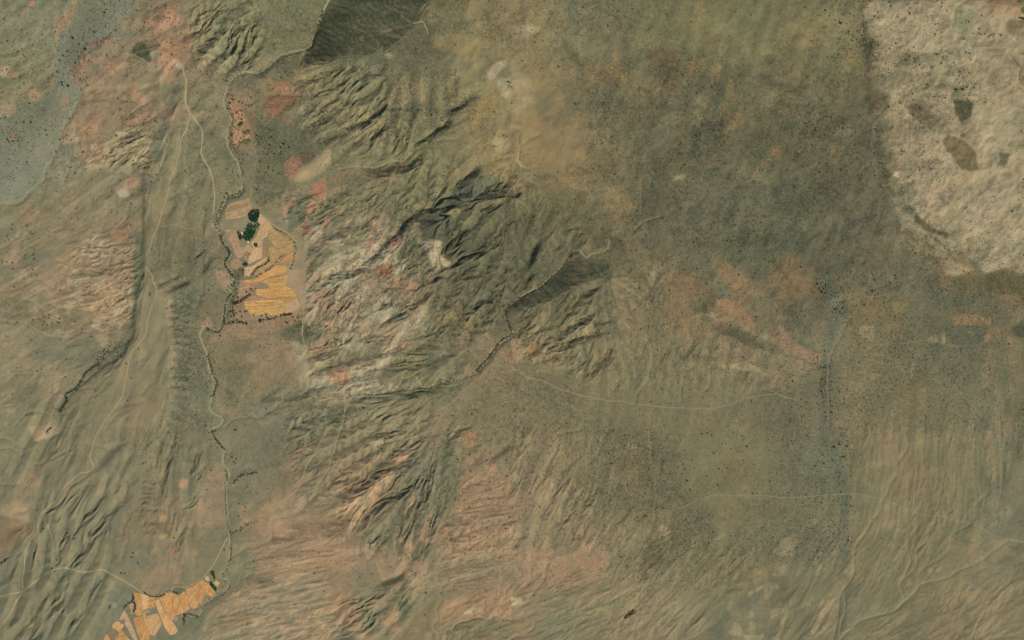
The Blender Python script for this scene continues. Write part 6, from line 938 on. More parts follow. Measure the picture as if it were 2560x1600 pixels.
# drainage: field of downslope directions and relief amplitudes
VX = np.zeros((NY, NX), np.float32); VY = VX.copy(); 
AMP = [np.full((NY, NX), a, np.float32) for a in (0.5, 0.3, 0.12, 0.05)]
for ang, amps, soft, pts_ in ZONES:
    w, m = polymask(pts_, soft, 2)
    VX[w] = VX[w] * (1 - m) + m * math.cos(R(ang)); VY[w] = VY[w] * (1 - m) + m * math.sin(R(ang))
    for k in range(4): AMP[k][w] = AMP[k][w] * (1 - m) + m * amps[k]
turn = 0.16 * fbm(120, 70, 3)
w, m = polymask([(680,120),(1300,120),(1560,600),(1560,980),(1100,1060),(700,1040),(660,500)], 60, 1)
turn[w] += m * 0.75 * fbm(130, 71, 3)[w]
VX, VY = VX * np.cos(turn) - VY * np.sin(turn), VX * np.sin(turn) + VY * np.cos(turn)
def gully(wl, vx, vy, seed):
    """phase field of parallel gullies along (vx, vy), wavelength wl"""
    nrm = np.sqrt(vx * vx + vy * vy) + 1e-6
    nx, ny = -vy / nrm, vx / nrm
    c = wl * 1.9
    r = np.random.RandomState(seed)
    N = 257
    RX = r.uniform(0, 1, (N, N)).astype(np.float32); RY = r.uniform(0, 1, (N, N)).astype(np.float32)
    PH = r.uniform(0, 2 * np.pi, (N, N)).astype(np.float32)
    xs, ys = XW + 200, YW + 200
    ci, cj = np.floor(xs / c).astype(np.int32), np.floor(ys / c).astype(np.int32)
    sc = np.zeros_like(xs); ss = sc.copy()
    f = 2 * np.pi / wl
    for di in (-1, 0, 1):
        for dj in (-1, 0, 1):
            a, b = (ci + di) % N, (cj + dj) % N
            dx = xs - (ci + di + RX[a, b]) * c; dy = ys - (cj + dj + RY[a, b]) * c
            wgt = np.exp(-(dx * dx + dy * dy) / (c * c) * 2.2)
            ph = f * (dx * nx + dy * ny) + PH[a, b]
            sc += wgt * np.cos(ph); ss += wgt * np.sin(ph)
    mg = np.sqrt(sc * sc + ss * ss) + 1e-4
    return (2 / np.pi) * np.arcsin(np.clip(sc / mg, -0.995, 0.995)) * np.clip(mg / (mg + 0.16) * 1.12, 0, 1)
FB = (0.5, 1.35, 1.4, 1.4)
TINT = np.zeros((NY, NX), np.float32)
for k, (wl, seed) in enumerate(((46.0, 5), (25.0, 6), (13.5, 8), (7.5, 9))):
    gyh, gxh = np.gradient(H, CELL * M)
    g0 = np.sqrt(VX ** 2 + VY ** 2) * (0.16 if k == 0 else 0.11) + 0.02
    vx = VX * g0 / (np.sqrt(VX ** 2 + VY ** 2) + 1e-3) - gxh * FB[k]
    vy = VY * g0 / (np.sqrt(VX ** 2 + VY ** 2) + 1e-3) - gyh * FB[k]
    if k: vx, vy = blur(vx, 5), blur(vy, 5)
    g = gully(wl, vx, vy, seed)
    am = AMP[k] * (1.15, 0.8, 0.5, 0.35)[k] * np.clip(0.75 + 1.3 * fbm((150, 90, 60, 40)[k], 80 + k, 4, 0.6), 0.0, 2.2)
    prof = (0.5 + 0.5 * g) ** 0.85
    H += am * 2 * (prof - 0.5)
    TINT += (prof - 0.55) * np.clip(am / (0.04 * wl), 0, 1.6) * (0.55, 0.55, 0.5, 0.35)[k]
for amp_, size_, seed_, pts_ in LUMPS:
    w, m = polymask(pts_, 25, 2)
    b_ = fbm(size_, seed_, 4, 0.55)[w]
    H[w] += m * amp_ * (1 - 2 * np.abs(b_)); TINT[w] += m * 0.5 * (0.3 - np.abs(b_))
# streaks drawn out along the drainage (line integral of noise)
_vm = np.sqrt(VX ** 2 + VY ** 2)
gyh, gxh = np.gradient(blur(H, 8), CELL * M)
_gm = np.sqrt(gxh ** 2 + gyh ** 2) + 1e-4
ux = VX + (1 - np.clip(_vm, 0, 1)) * -gxh / _gm * 0.8; uy = VY + (1 - np.clip(_vm, 0, 1)) * -gyh / _gm * 0.8
ux = blur(ux, 4) - gxh * 1.2; uy = blur(uy, 4) - gyh * 1.2
_n = np.sqrt(ux ** 2 + uy ** 2) + 1e-3; ux /= _n; uy /= _n
II, JJ = np.meshgrid(np.arange(NX, dtype=np.float32), np.arange(NY, dtype=np.float32))
def lic(img, steps, st):
    out = img.copy()
    for sg in (1, -1):
        x, y = II.copy(), JJ.copy()
        for _ in range(steps):
            i = np.clip(x, 0, NX - 1).astype(np.int32); j = np.clip(y, 0, NY - 1).astype(np.int32)
            x += sg * st * ux[j, i]; y += sg * st * uy[j, i]
            i = np.clip(x + 0.5, 0, NX - 1).astype(np.int32); j = np.clip(y + 0.5, 0, NY - 1).astype(np.int32)
            out += img[j, i]
    out -= out.mean(); return out / out.std()
_r = np.random.RandomState(99)
STK1 = lic(_r.normal(0, 1, (NY, NX)).astype(np.float32), 9, 1.0)
STK2 = lic(blur(_r.normal(0, 1, (NY, NX)).astype(np.float32), 5), 14, 1.6)
STK3 = lic(blur(_r.normal(0, 1, (NY, NX)).astype(np.float32), 12), 16, 3.0)
SMOD = np.clip(0.6 + 0.8 * fbm(80, 95, 4, 0.6), 0.08, 1.6)
for k_s, pts_ in STREAKY:
    w, m = polymask(pts_, 30, 2); SMOD[w] *= 1 + (k_s - 1) * m
H += SMOD * (0.26 * STK1 * np.clip(AMP[3] * 4, 0.1, 1.2) + 0.38 * STK2 * np.clip(AMP[2] * 1.6, 0.15, 1.3) + 0.8 * STK3 * np.clip(AMP[1] * 0.7, 0.1, 1.2))
H += 0.35 * fbm(12, 90, 2) * np.clip(AMP[3] * 3, 0.2, 1)
# flat cultivated ground and floodplain
for soft_, pts_ in FLATS:
    w, m = polymask(pts_, soft_, 0)
    big = blur(H, 60)
    H[w] = H[w] * (1 - m) + big[w] * m
    TINT[w] *= (1 - m)

# ------------------------------------------------------------------ ground colours
CG = np.array(COLGRID, np.float32).reshape(10, 16, 3)
CL = np.zeros_like(CG)
for j in range(10):
    for i in range(16): CL[j, i] = alb(CG[j, i])
Wy, Wx = np.clip((YS - 80) / 160, 0, 9), np.clip((XS - 80) / 160, 0, 15)
def bil(A, y, x):
    i0 = np.minimum(x.astype(int), A.shape[1] - 2); j0 = np.minimum(y.astype(int), A.shape[0] - 2)
    fx, fy = x - i0, y - j0
    fx = fx * fx * (3 - 2 * fx); fy = fy * fy * (3 - 2 * fy)
    if A.ndim == 3: fx, fy = fx[..., None], fy[..., None]
    return (A[j0, i0] * (1 - fx) + A[j0, i0 + 1] * fx) * (1 - fy) + (A[j0 + 1, i0] * (1 - fx) + A[j0 + 1, i0 + 1] * fx) * fy
C = bil(CL, Wy, Wx).astype(np.float32)
BN = fbm(26, 77, 3)
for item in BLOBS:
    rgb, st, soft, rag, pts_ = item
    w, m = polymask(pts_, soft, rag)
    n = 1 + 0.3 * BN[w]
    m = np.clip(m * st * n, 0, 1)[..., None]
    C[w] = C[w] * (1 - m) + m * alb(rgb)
_nb = {z: [fbm(z, 700 + z * 3 + q, 4, 0.62) * 2.0 for q in (0, 500)] for z in (28, 40, 62)}
_fl = (lambda a: a, lambda a: a[::-1], lambda a: a[:, ::-1], lambda a: a[::-1, ::-1])
for k, (rgb, st, th, stretch, size, pts_) in enumerate(MOTTLE):
    w, m = polymask(pts_, 22, 2)
    f_ = _fl[k % 4](_nb[28 if size < 34 else 40 if size < 52 else 62][(k // 4) % 2])[w] + stretch * 0.5 * (0.55 * STK3[w] + 0.45 * STK2[w])
    m = (m * st * np.clip((f_ - th) * 2.2, 0, 1))[..., None]
    C[w] = C[w] * (1 - m) + m * alb(rgb)
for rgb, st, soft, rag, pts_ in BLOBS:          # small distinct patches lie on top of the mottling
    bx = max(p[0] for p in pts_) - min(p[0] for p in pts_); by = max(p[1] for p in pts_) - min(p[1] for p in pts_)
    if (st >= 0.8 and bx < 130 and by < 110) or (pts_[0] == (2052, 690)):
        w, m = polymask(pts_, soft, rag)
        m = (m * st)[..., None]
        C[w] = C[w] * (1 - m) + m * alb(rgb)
# soil mottling: hue drifts (pink / ochre / grey-green) and value drifts, drawn out along the drainage
def drift(size, seed):
    return fbm(size, seed, 4, 0.62)
a1, a2, a3 = drift(60, 201), drift(42, 202), drift(30, 203)
vmag = np.sqrt(VX ** 2 + VY ** 2)
a4 = drift(16, 204); a5 = drift(8, 205)
hue = 0.05 * a1 + 0.025 * a4
grn = 0.035 * a2
C[..., 0] *= np.exp(0.9 * hue + 0.10 * a3 + 0.075 * a4 + 0.05 * a5)
C[..., 1] *= np.exp(-0.1 * hue + grn + 0.10 * a3 + 0.075 * a4 + 0.05 * a5)
C[..., 2] *= np.exp(-0.9 * hue + 0.4 * grn + 0.10 * a3 + 0.06 * a4 + 0.05 * a5)
# crests are bare and pale, gully floors carry grass
tn = np.clip(TINT, -0.7, 0.8)
C[..., 0] *= np.exp(0.42 * tn); C[..., 1] *= np.exp(0.33 * tn); C[..., 2] *= np.exp(0.29 * tn)

sk = SMOD * (0.45 * STK1 + 0.8 * STK2 + 0.9 * STK3)
flatm = np.ones((NY, NX), np.float32)
for soft_, pts_ in FLATS:
    w, m = polymask(pts_, soft_, 0); flatm[w] *= (1 - 0.75 * m)
sk = np.clip(sk * flatm, -2.6, 3.0)
C[..., 0] *= np.exp(0.062 * sk); C[..., 1] *= np.exp(0.043 * sk); C[..., 2] *= np.exp(0.034 * sk)
# streams and tracks wear the ground
Hs = blur(H, 5)
LINES = []
for kind, wd, rgb, label, pts_ in WAYS:
    wd *= {'road': 0.7, 'path': 0.6, 'stream': 0.75}[kind]
    if kind != 'stream' and pts_[0][0] > 1250: wd *= 0.75; rgb = tuple(0.62 * a + 0.38 * b for a, b in zip(rgb, (114, 104, 78)))
    p = smooth_line(pts_, 5, 0.5 if kind == 'stream' else 0.0, int(pts_[0][0]))
    LINES.append((kind, wd, rgb, label, p))
    w, d = linedist(p, wd + 14)
    m = np.clip(1.3 - d / (wd * 0.5 + 3), 0, 1)
    H[w] = H[w] * (1 - m) + Hs[w] * m
    if kind == 'stream':
        H[w] -= 1.6 * np.exp(-(d / (wd * 0.5 + 3.5)) ** 2)
    halo = (0.25 * np.exp(-(d / (wd * 0.5 + 1.5)) ** 2))[..., None]
    C[w] = C[w] * (1 - halo) + halo * alb(rgb)
H = np.ascontiguousarray(H)
H -= H.mean()

# ------------------------------------------------------------------ height lookup and meshes
def hz(px, py):
    fx = np.clip((np.asarray(px, float)) / CELL + MG, 0, NX - 1.001); fy = np.clip(np.asarray(py, float) / CELL + MG, 0, NY - 1.001)
    i, j = fx.astype(int), fy.astype(int); u, v = fx - i, fy - j
    return (H[j, i] * (1 - u) + H[j, i + 1] * u) * (1 - v) + (H[j + 1, i] * (1 - u) + H[j + 1, i + 1] * u) * v
def wx(px): return (np.asarray(px, float) - 1280) * M
def wy(py): return (800 - np.asarray(py, float)) * M

def mesh_from(name, verts, faces):
    me = bpy.data.meshes.new(name)
    me.from_pydata([tuple(map(float, v)) for v in verts], [], faces)
    me.update()
    return me
def link(name, me, mats=(), parent=None, **props):
    o = bpy.data.objects.new(name, me)
    for m in mats: me.materials.append(m)
    COL.objects.link(o)
    if parent: o.parent = parent
    for k, v in props.items(): o[k] = v
    return o

# ------------------------------------------------------------------ materials
def mat(name):
    m = bpy.data.materials.new(name); m.use_nodes = True
    b = m.node_tree.nodes['Principled BSDF']
    b.inputs['Roughness'].default_value = 0.95
    b.inputs['Specular IOR Level'].default_value = 0.12
    return m, m.node_tree, b
def N(nt, t, **kw):
    n = nt.nodes.new(t)
    for k, v in kw.items():
        if k.startswith('i_'): n.inputs[int(k[2:])].default_value = v
        else: setattr(n, k, v)
    return n
def ntex(nt, vec, scale, detail=3.0, rough=0.6):
    n = N(nt, 'ShaderNodeTexNoise'); n.inputs['Scale'].default_value = scale
    n.inputs['Detail'].default_value = detail; n.inputs['Roughness'].default_value = rough
    nt.links.new(vec, n.inputs['Vector']); return n
def ramp(nt, fac, stops):
    r = N(nt, 'ShaderNodeValToRGB'); e = r.color_ramp.elements
    e[0].position, e[0].color = stops[0][0], stops[0][1]
    e[1].position, e[1].color = stops[-1][0], stops[-1][1]
    for p, c in stops[1:-1]:
        k = e.new(p); k.color = c
    nt.links.new(fac, r.inputs[0]); return r
def mixc(nt, a, b, fac, mode='MIX'):
    n = N(nt, 'ShaderNodeMix', data_type='RGBA', blend_type=mode)
    for s, v in ((n.inputs[6], a), (n.inputs[7], b), (n.inputs[0], fac)):
        if hasattr(v, 'is_output'): nt.links.new(v, s)
        else: s.default_value = v
    return n.outputs[2]
g4 = lambda v: (v, v, v, 1)

gm, nt, bs = mat('desert_soil')
at = N(nt, 'ShaderNodeAttribute', attribute_name='soil')
vg = N(nt, 'ShaderNodeAttribute', attribute_name='scrub')
geo = N(nt, 'ShaderNodeNewGeometry')
n1 = ntex(nt, geo.outputs['Position'], 0.09, 4, 0.7)
n2 = ntex(nt, geo.outputs['Position'], 0.33, 2, 0.6)
r1 = ramp(nt, n1.outputs[0], ((0.3, g4(0.74)), (0.7, g4(1.27))))
n3 = ntex(nt, geo.outputs['Position'], 0.22, 3, 0.75)
r3 = ramp(nt, n3.outputs[0], ((0.32, g4(0.72)), (0.68, g4(1.30))))
gr = N(nt, 'ShaderNodeMath', operation='MULTIPLY_ADD', use_clamp=True); gr.inputs[1].default_value = 1.5; gr.inputs[2].default_value = 0.28
nt.links.new(vg.outputs['Fac'], gr.inputs[0])
c1 = mixc(nt, mixc(nt, at.outputs['Color'], r1.outputs[0], gr.outputs[0], 'MULTIPLY'), r3.outputs[0], gr.outputs[0], 'MULTIPLY')
# dwarf scrub too small to model: dark tufts, as many as the scrub attribute asks for
sub = N(nt, 'ShaderNodeMath', operation='SUBTRACT', use_clamp=True); sub.inputs[0].default_value = 1.0
nt.links.new(vg.outputs['Fac'], sub.inputs[1])
mr = N(nt, 'ShaderNodeMapRange'); mr.inputs['From Min'].default_value = 0.40; mr.inputs['From Max'].default_value = 0.62
mr.inputs['To Min'].default_value = 0.0; mr.inputs['To Max'].default_value = 1.0
nt.links.new(n2.outputs[0], mr.inputs[0])
mul = N(nt, 'ShaderNodeMath', operation='MULTIPLY', use_clamp=True)
nt.links.new(mr.outputs[0], mul.inputs[0]); nt.links.new(vg.outputs['Fac'], mul.inputs[1])
c2 = mixc(nt, c1, (0.062, 0.066, 0.036, 1), mul.outputs[0])
nt.links.new(c2, bs.inputs['Base Color'])
bp = N(nt, 'ShaderNodeBump'); bp.inputs['Strength'].default_value = 0.6; bp.inputs['Distance'].default_value = 1.2
nt.links.new(n1.outputs[0], bp.inputs['Height']); nt.links.new(bp.outputs[0], bs.inputs['Normal'])

def soil_mat(name, rgb, var=0.2, scale=0.06, stripe=None, rgb2=None, k=1.0):
    m, nt, b = mat(name)
    geo = N(nt, 'ShaderNodeNewGeometry')
    n = ntex(nt, geo.outputs['Position'], scale, 5, 0.7)
    base = tuple(float(v) * k for v in alb(rgb)) + (1,)
    other = tuple(float(v) * k for v in alb(rgb2 or rgb)) + (1,)
    r0 = ramp(nt, n.outputs[0], ((0.38, base), (0.62, other)))
    col = r0.outputs[0]
    if stripe:
        ang, per, amt = stripe
        mp = N(nt, 'ShaderNodeMapping', vector_type='POINT'); mp.inputs['Rotation'].default_value = (0, 0, R(-ang))
        nt.links.new(geo.outputs['Position'], mp.inputs[0])
        sc = N(nt, 'ShaderNodeMapping'); sc.inputs['Scale'].default_value = (0.012, 1.0 / per, 1)
        nt.links.new(mp.outputs[0], sc.inputs[0])
        n3 = ntex(nt, sc.outputs[0], 1.0, 3, 0.65)
        rr = ramp(nt, n3.outputs[0], ((0.34, g4(1 - amt)), (0.66, g4(1 + amt * 0.8))))
        col = mixc(nt, col, rr.outputs[0], 1.0, 'MULTIPLY')
    n4 = ntex(nt, geo.outputs['Position'], scale * 3.3, 3, 0.7)
    r4 = ramp(nt, n4.outputs[0], ((0.3, g4(1 - var)), (0.7, g4(1 + var))))
    nt.links.new(mixc(nt, col, r4.outputs[0], 1.0, 'MULTIPLY'), b.inputs['Base Color'])
    bp = N(nt, 'ShaderNodeBump'); bp.inputs['Strength'].default_value = 0.5; bp.inputs['Distance'].default_value = 0.5
    nt.links.new(n4.outputs[0], bp.inputs['Height']); nt.links.new(bp.outputs[0], b.inputs['Normal'])
    return m
def leaf_mat(name, rgb, rgb2):
    m, nt, b = mat(name)
    oi = N(nt, 'ShaderNodeObjectInfo'); geo = N(nt, 'ShaderNodeNewGeometry')
    n = ntex(nt, geo.outputs['Position'], 0.35, 2, 0.6)
    ad = N(nt, 'ShaderNodeMath', operation='ADD'); nt.links.new(oi.outputs['Random'], ad.inputs[0]); nt.links.new(n.outputs[0], ad.inputs[1])
    r0 = ramp(nt, ad.outputs[0], ((0.4, tuple(rgb) + (1,)), (1.0, tuple(rgb2) + (1,))))
    nt.links.new(r0.outputs[0], b.inputs['Base Color'])
    return m
LEAF = leaf_mat('shrub_leaves', (0.022, 0.028, 0.016), (0.075, 0.072, 0.040))
LEAF2 = leaf_mat('tree_leaves', (0.016, 0.026, 0.013), (0.040, 0.048, 0.022))
LEAFG = leaf_mat('orchard_leaves', (0.012, 0.040, 0.016), (0.035, 0.085, 0.028))
BARK, _, _b = mat('bark'); _b.inputs['Base Color'].default_value = (0.09, 0.065, 0.045, 1)

# ------------------------------------------------------------------ shrub densities
DB = np.array([int(c) for c in BIGGRID], np.float32).reshape(10, 16)
DF = np.array([int(c) for c in FINEGRID], np.float32).reshape(10, 16)
big = bil(DB, Wy, Wx); fine = bil(DF, Wy, Wx)
for kb, kf, pts_ in SHRUBZONES:
    w, m = polymask(pts_, 22, 2)
    if kb is not None: big[w] = big[w] * (1 - m) + m * kb
    if kf is not None: fine[w] = fine[w] * (1 - m) + m * kf
for soft_, pts_ in FLATS[:3]:
    w, m = polymask(pts_, 3, 0); big[w] *= (1 - m); fine[w] *= (1 - m)
clump = np.clip(0.5 + 1.1 * fbm(70, 301, 4, 0.6), 0, 2); clump2 = np.clip(0.5 + 0.9 * fbm(38, 302, 4, 0.65), 0, 2)
gl = np.clip(1 - 1.3 * TINT, 0.3, 2.2)
scrub = np.clip(fine / 9 * (0.35 + 0.65 * clump2) * gl * 0.72, 0, 0.85)

# ------------------------------------------------------------------ the ground sheet
grow = np.cumsum(np.geomspace(6, 420, 26))
gxe = np.concatenate([(gx[0] - grow[::-1]), gx, gx[-1] + grow]); gye = np.concatenate([(gy[0] - grow[::-1]), gy, gy[-1] + grow])
ii = np.clip(np.arange(len(gxe)) - 26, 0, NX - 1); jj = np.clip(np.arange(len(gye)) - 26, 0, NY - 1)
XX, YY = np.meshgrid(wx(gxe), wy(gye))
HE = H[np.ix_(jj, ii)].copy()
far = np.clip(np.maximum(np.maximum(gx[0] - gxe, gxe - gx[-1])[None, :], np.maximum(gy[0] - gye, gye - gy[-1])[:, None]) / 900.0, 0, 1)
HE *= (1 - far)
CE = C[np.ix_(jj, ii)].copy(); avg = C.reshape(-1, 3).mean(0)
CE = CE * (1 - far[..., None]) + avg * far[..., None]
SE = scrub[np.ix_(jj, ii)] * (1 - 0.6 * far)
ny_, nx_ = HE.shape
me = bpy.data.meshes.new('ground')
nv, nf = nx_ * ny_, (nx_ - 1) * (ny_ - 1)
me.vertices.add(nv)
me.vertices.foreach_set('co', np.stack([XX, YY, HE], -1).astype(np.float32).ravel())
idx = np.arange(nv, dtype=np.int32).reshape(ny_, nx_)
q = np.stack([idx[1:, :-1], idx[1:, 1:], idx[:-1, 1:], idx[:-1, :-1]], -1).reshape(-1, 4)
me.loops.add(nf * 4); me.polygons.add(nf)
me.loops.foreach_set('vertex_index', q.ravel())
me.polygons.foreach_set('loop_start', np.arange(nf, dtype=np.int32) * 4)
me.polygons.foreach_set('use_smooth', np.ones(nf, bool))
me.update(calc_edges=True)
a = me.attributes.new('soil', 'FLOAT_COLOR', 'POINT')
a.data.foreach_set('color', np.concatenate([np.clip(CE, 0.004, 0.9), np.ones((ny_, nx_, 1))], -1).astype(np.float32).ravel())
a = me.attributes.new('scrub', 'FLOAT', 'POINT'); a.data.foreach_set('value', SE.astype(np.float32).ravel())
link('ground', me, [gm], kind='structure', label='eroded olive, tan and pink desert highland filling the whole view')

# ------------------------------------------------------------------ draped things
def ribbon(p, wd, lift, taper=False, rough=0.0, seed=1):
    r = random.Random(seed)
    xs = np.array([a[0] for a in p]); ys = np.array([a[1] for a in p])
    tx, ty = np.gradient(xs), np.gradient(ys); l = np.hypot(tx, ty) + 1e-6; nx, ny = -ty / l, tx / l
    n = len(p)
    ww = np.full(n, wd / 2.0)
    if isinstance(wd, tuple): ww = np.linspace(wd[0], wd[1], n) / 2
    if rough: ww = ww * np.array([1 + r.uniform(-rough, rough) for _ in range(n)])
    V = []; Fc = []
    for k in range(n):
        for s in (-1, -0.33, 0.33, 1):
            x, y = xs[k] + nx[k] * ww[k] * s, ys[k] + ny[k] * ww[k] * s
            V.append((wx(x), wy(y), hz(x, y) + lift))
    for k in range(n - 1):
        for s in range(3):
            a = k * 4 + s
            Fc.append((a, a + 1, a + 5, a + 4))
    me = mesh_from('way', V, Fc)
    me.polygons.foreach_set('use_smooth', np.ones(len(me.polygons), bool))
    return me
def resample(p, step):
    out = [p[0]]; acc = 0
    for a, b in zip(p, p[1:]):
        d = math.dist(a, b); t = step - acc
        while t <= d:
            out.append((a[0] + (b[0] - a[0]) * t / d, a[1] + (b[1] - a[1]) * t / d)); t += step
        acc = d - (t - step)
    out.append(p[-1]); return out
wm = {}
for kind, wd, rgb, label, p in LINES:
    key = (kind, tuple(rgb))
    if key not in wm:
        wm[key] = soil_mat({'road': 'packed_earth', 'stream': 'stream_gravel', 'path': 'trodden_earth'}[kind], rgb, 0.16, 0.1)
    nm = {'road': 'dirt_road', 'stream': 'dry_streambed', 'path': 'footpath'}[kind]
    link(nm, ribbon(resample(p, 2.0), wd, 0.35 if kind == 'stream' else 0.55, rough=0.35 if kind == 'stream' else 0.12, seed=int(p[0][0])),
         [wm[key]], kind='structure', label=label)

def drape(name, pts, lift, material, step=6.0, **props):
    b = []
    for (x1, y1), (x2, y2) in zip(pts, pts[1:] + pts[:1]):
        n = max(1, int(math.dist((x1, y1), (x2, y2)) / 3.0))
        for k in range(n): b.append((x1 + (x2 - x1) * k / n, y1 + (y2 - y1) * k / n))
    nb = len(b)
    xs = [q[0] for q in b]; ys = [q[1] for q in b]
    def inside(x, y):
        c = False
        for k in range(len(pts)):
            (xa, ya), (xb, yb) = pts[k], pts[(k + 1) % len(pts)]
            if (ya > y) != (yb > y) and x < (xb - xa) * (y - ya) / (yb - ya) + xa: c = not c
        return c
    inner = []
    y = min(ys) + step / 2
    while y < max(ys):
        x = min(xs) + step / 2
        while x < max(xs):
            if inside(x, y): inner.append((x, y))
            x += step
        y += step
    v2 = [Vector((q[0], q[1])) for q in b + inner]
    r = delaunay_2d_cdt(v2, [(k, (k + 1) % nb) for k in range(nb)], [], 1, 1e-4)
    V = [(wx(v.x), wy(v.y), float(hz(v.x, v.y)) + lift) for v in r[0]]
    me = mesh_from(name, V, [tuple(reversed(f)) for f in r[2]])
    return link(name, me, [material], **props)
for name, cat, rgb, rgb2, stripe, lift, group, label, pts_ in FIELDS:
    o = drape(name, pts_, lift, soil_mat('field_soil', (rgb[0] * 1.03, rgb[1] * 0.985, rgb[2]), 0.2, 0.05, (stripe[0], stripe[1], min(0.34, stripe[2] * 1.7)) if stripe else None, (rgb2[0] * 1.02, rgb2[1] * 0.96, rgb2[2]), 0.98), label=label, category=cat)
    if group: o['group'] = group

# ------------------------------------------------------------------ shrubs and trees
def ico(r=1.0, seed=0, flat=0.8, bump=0.25):
    t = (1 + 5 ** 0.5) / 2
    v = [(-1, t, 0), (1, t, 0), (-1, -t, 0), (1, -t, 0), (0, -1, t), (0, 1, t), (0, -1, -t), (0, 1, -t), (t, 0, -1), (t, 0, 1), (-t, 0, -1), (-t, 0, 1)]
    f = [(0, 11, 5), (0, 5, 1), (0, 1, 7), (0, 7, 10), (0, 10, 11), (1, 5, 9), (5, 11, 4), (11, 10, 2), (10, 7, 6), (7, 1, 8),
         (3, 9, 4), (3, 4, 2), (3, 2, 6), (3, 6, 8), (3, 8, 9), (4, 9, 5), (2, 4, 11), (6, 2, 10), (8, 6, 7), (9, 8, 1)]
    q = random.Random(seed); out = []
    for p in v:
        l = math.sqrt(sum(c * c for c in p)); k = r * (1 + q.uniform(-bump, bump)) / l
        out.append((p[0] * k, p[1] * k, max(p[2] * k * flat, -0.5 * r) + 0.45 * r))
    return out, f
def crown_mesh(seed, r=1.0, lumps=5):
    """uneven crown: a core lump with smaller lumps and leaf tufts round it, gaps between"""
    q = random.Random(seed); V = []; Fc = []
    for k in range(lumps):
        a = q.uniform(0, 6.28); d = 0 if k == 0 else r * q.uniform(0.4, 0.72)
        v, f = ico(r * (0.62 if k == 0 else q.uniform(0.3, 0.46)), seed * 9 + k)
        b = len(V); V += [(x + d * math.cos(a), y + d * math.sin(a), z + r * q.uniform(0.2, 0.6)) for x, y, z in v]
        Fc += [tuple(i + b for i in t) for t in f]
    for k in range(14):                      # loose leaf tufts on the outside
        a = q.uniform(0, 6.28); e = q.uniform(0.0, 1.3); d = r * q.uniform(0.75, 1.05)
        c = (d * math.cos(a) * math.cos(e), d * math.sin(a) * math.cos(e), r * 0.6 + d * math.sin(e) * 0.8)
        s = r * 0.2; b = len(V)
        V += [(c[0] + q.uniform(-s, s), c[1] + q.uniform(-s, s), c[2] + q.uniform(-s, s)) for _ in range(3)]
        Fc.append((b, b + 1, b + 2))
    return mesh_from('crown', V, Fc)
def trunk_mesh(seed):
    q = random.Random(seed); V = []; Fc = []
    def limb(p0, p1, r0, r1):
        b = len(V)
        for p, r_ in ((p0, r0), (p1, r1)):
            for k in range(5): V.append((p[0] + r_ * math.cos(k * 1.2566), p[1] + r_ * math.sin(k * 1.2566), p[2]))
        for k in range(5): Fc.append((b + k, b + (k + 1) % 5, b + 5 + (k + 1) % 5, b + 5 + k))
    limb((0, 0, -0.4), (0, 0, 0.45), 0.12, 0.08)
    for k in range(3):
        a = k * 2.1 + q.uniform(-0.4, 0.4); limb((0, 0, 0.4), (0.4 * math.cos(a), 0.4 * math.sin(a), 0.85), 0.06, 0.03)
    return mesh_from('trunk', V, Fc)

def scatter(dens, per, seed, jitter_field=None):
    """random plan points following a density (items per 160x160 at density 1 = per)"""
    r = np.random.RandomState(seed)
    d = np.clip(dens, 0, None) * per / (160 * 160) * CELL * CELL
    sl = (slice(MG - 6, NY - MG + 6), slice(MG - 6, NX - MG + 6))
    dd = d[sl]; n = r.poisson(dd)
    j, i = np.nonzero(n); rep = n[j, i]
    j = np.repeat(j, rep); i = np.repeat(i, rep)
    px = (i - 6 + r.uniform(-0.5, 0.5, len(i))) * CELL; py = (j - 6 + r.uniform(-0.5, 0.5, len(j))) * CELL
    return np.stack([px, py], 1)
onway = np.ones((NY, NX), np.float32)
for kind, wd, rgb, label, p in LINES:
    if kind != 'stream':
        w, d = linedist(p, wd + 6); onway[w] *= (d > wd * 0.5 + 2.0)
rs2 = np.random.RandomState(5)
pb = scatter(big * clump * (0.55 + 0.45 * gl) * onway * np.where(X0 > 1280, 0.62, 1.0), 66.0, 21)
pf = scatter(fine * (0.3 + 0.8 * clump2) * gl * onway, 150.0, 22)
pv = []; sv_ = []
for n_, spread, rad, pts_ in BUSHLINES:
    if spread < 2.4 and pts_[0][0] < 760: n_ = int(n_ * 1.1); spread *= 1.35; rad *= 0.92
    if spread >= 2.4: n_ = int(n_ * 0.6); spread *= 1.7; rad *= 0.75
    q_ = resample(smooth_line(pts_, 4), 0.5)
    for _ in range(n_):
        a = q_[rs2.randint(len(q_))]
        pv.append((a[0] + rs2.normal(0, spread), a[1] + rs2.normal(0, spread))); sv_.append(rad * rs2.uniform(0.6, 1.35))
pv = np.array(pv)
sb = np.exp(rs2.normal(0.24, 0.30, len(pb)))
sf = rs2.uniform(0.65, 1.15, len(pf))
allp = np.concatenate([pb, pf, pv]); alls = np.concatenate([sb, sf, np.array(sv_)])

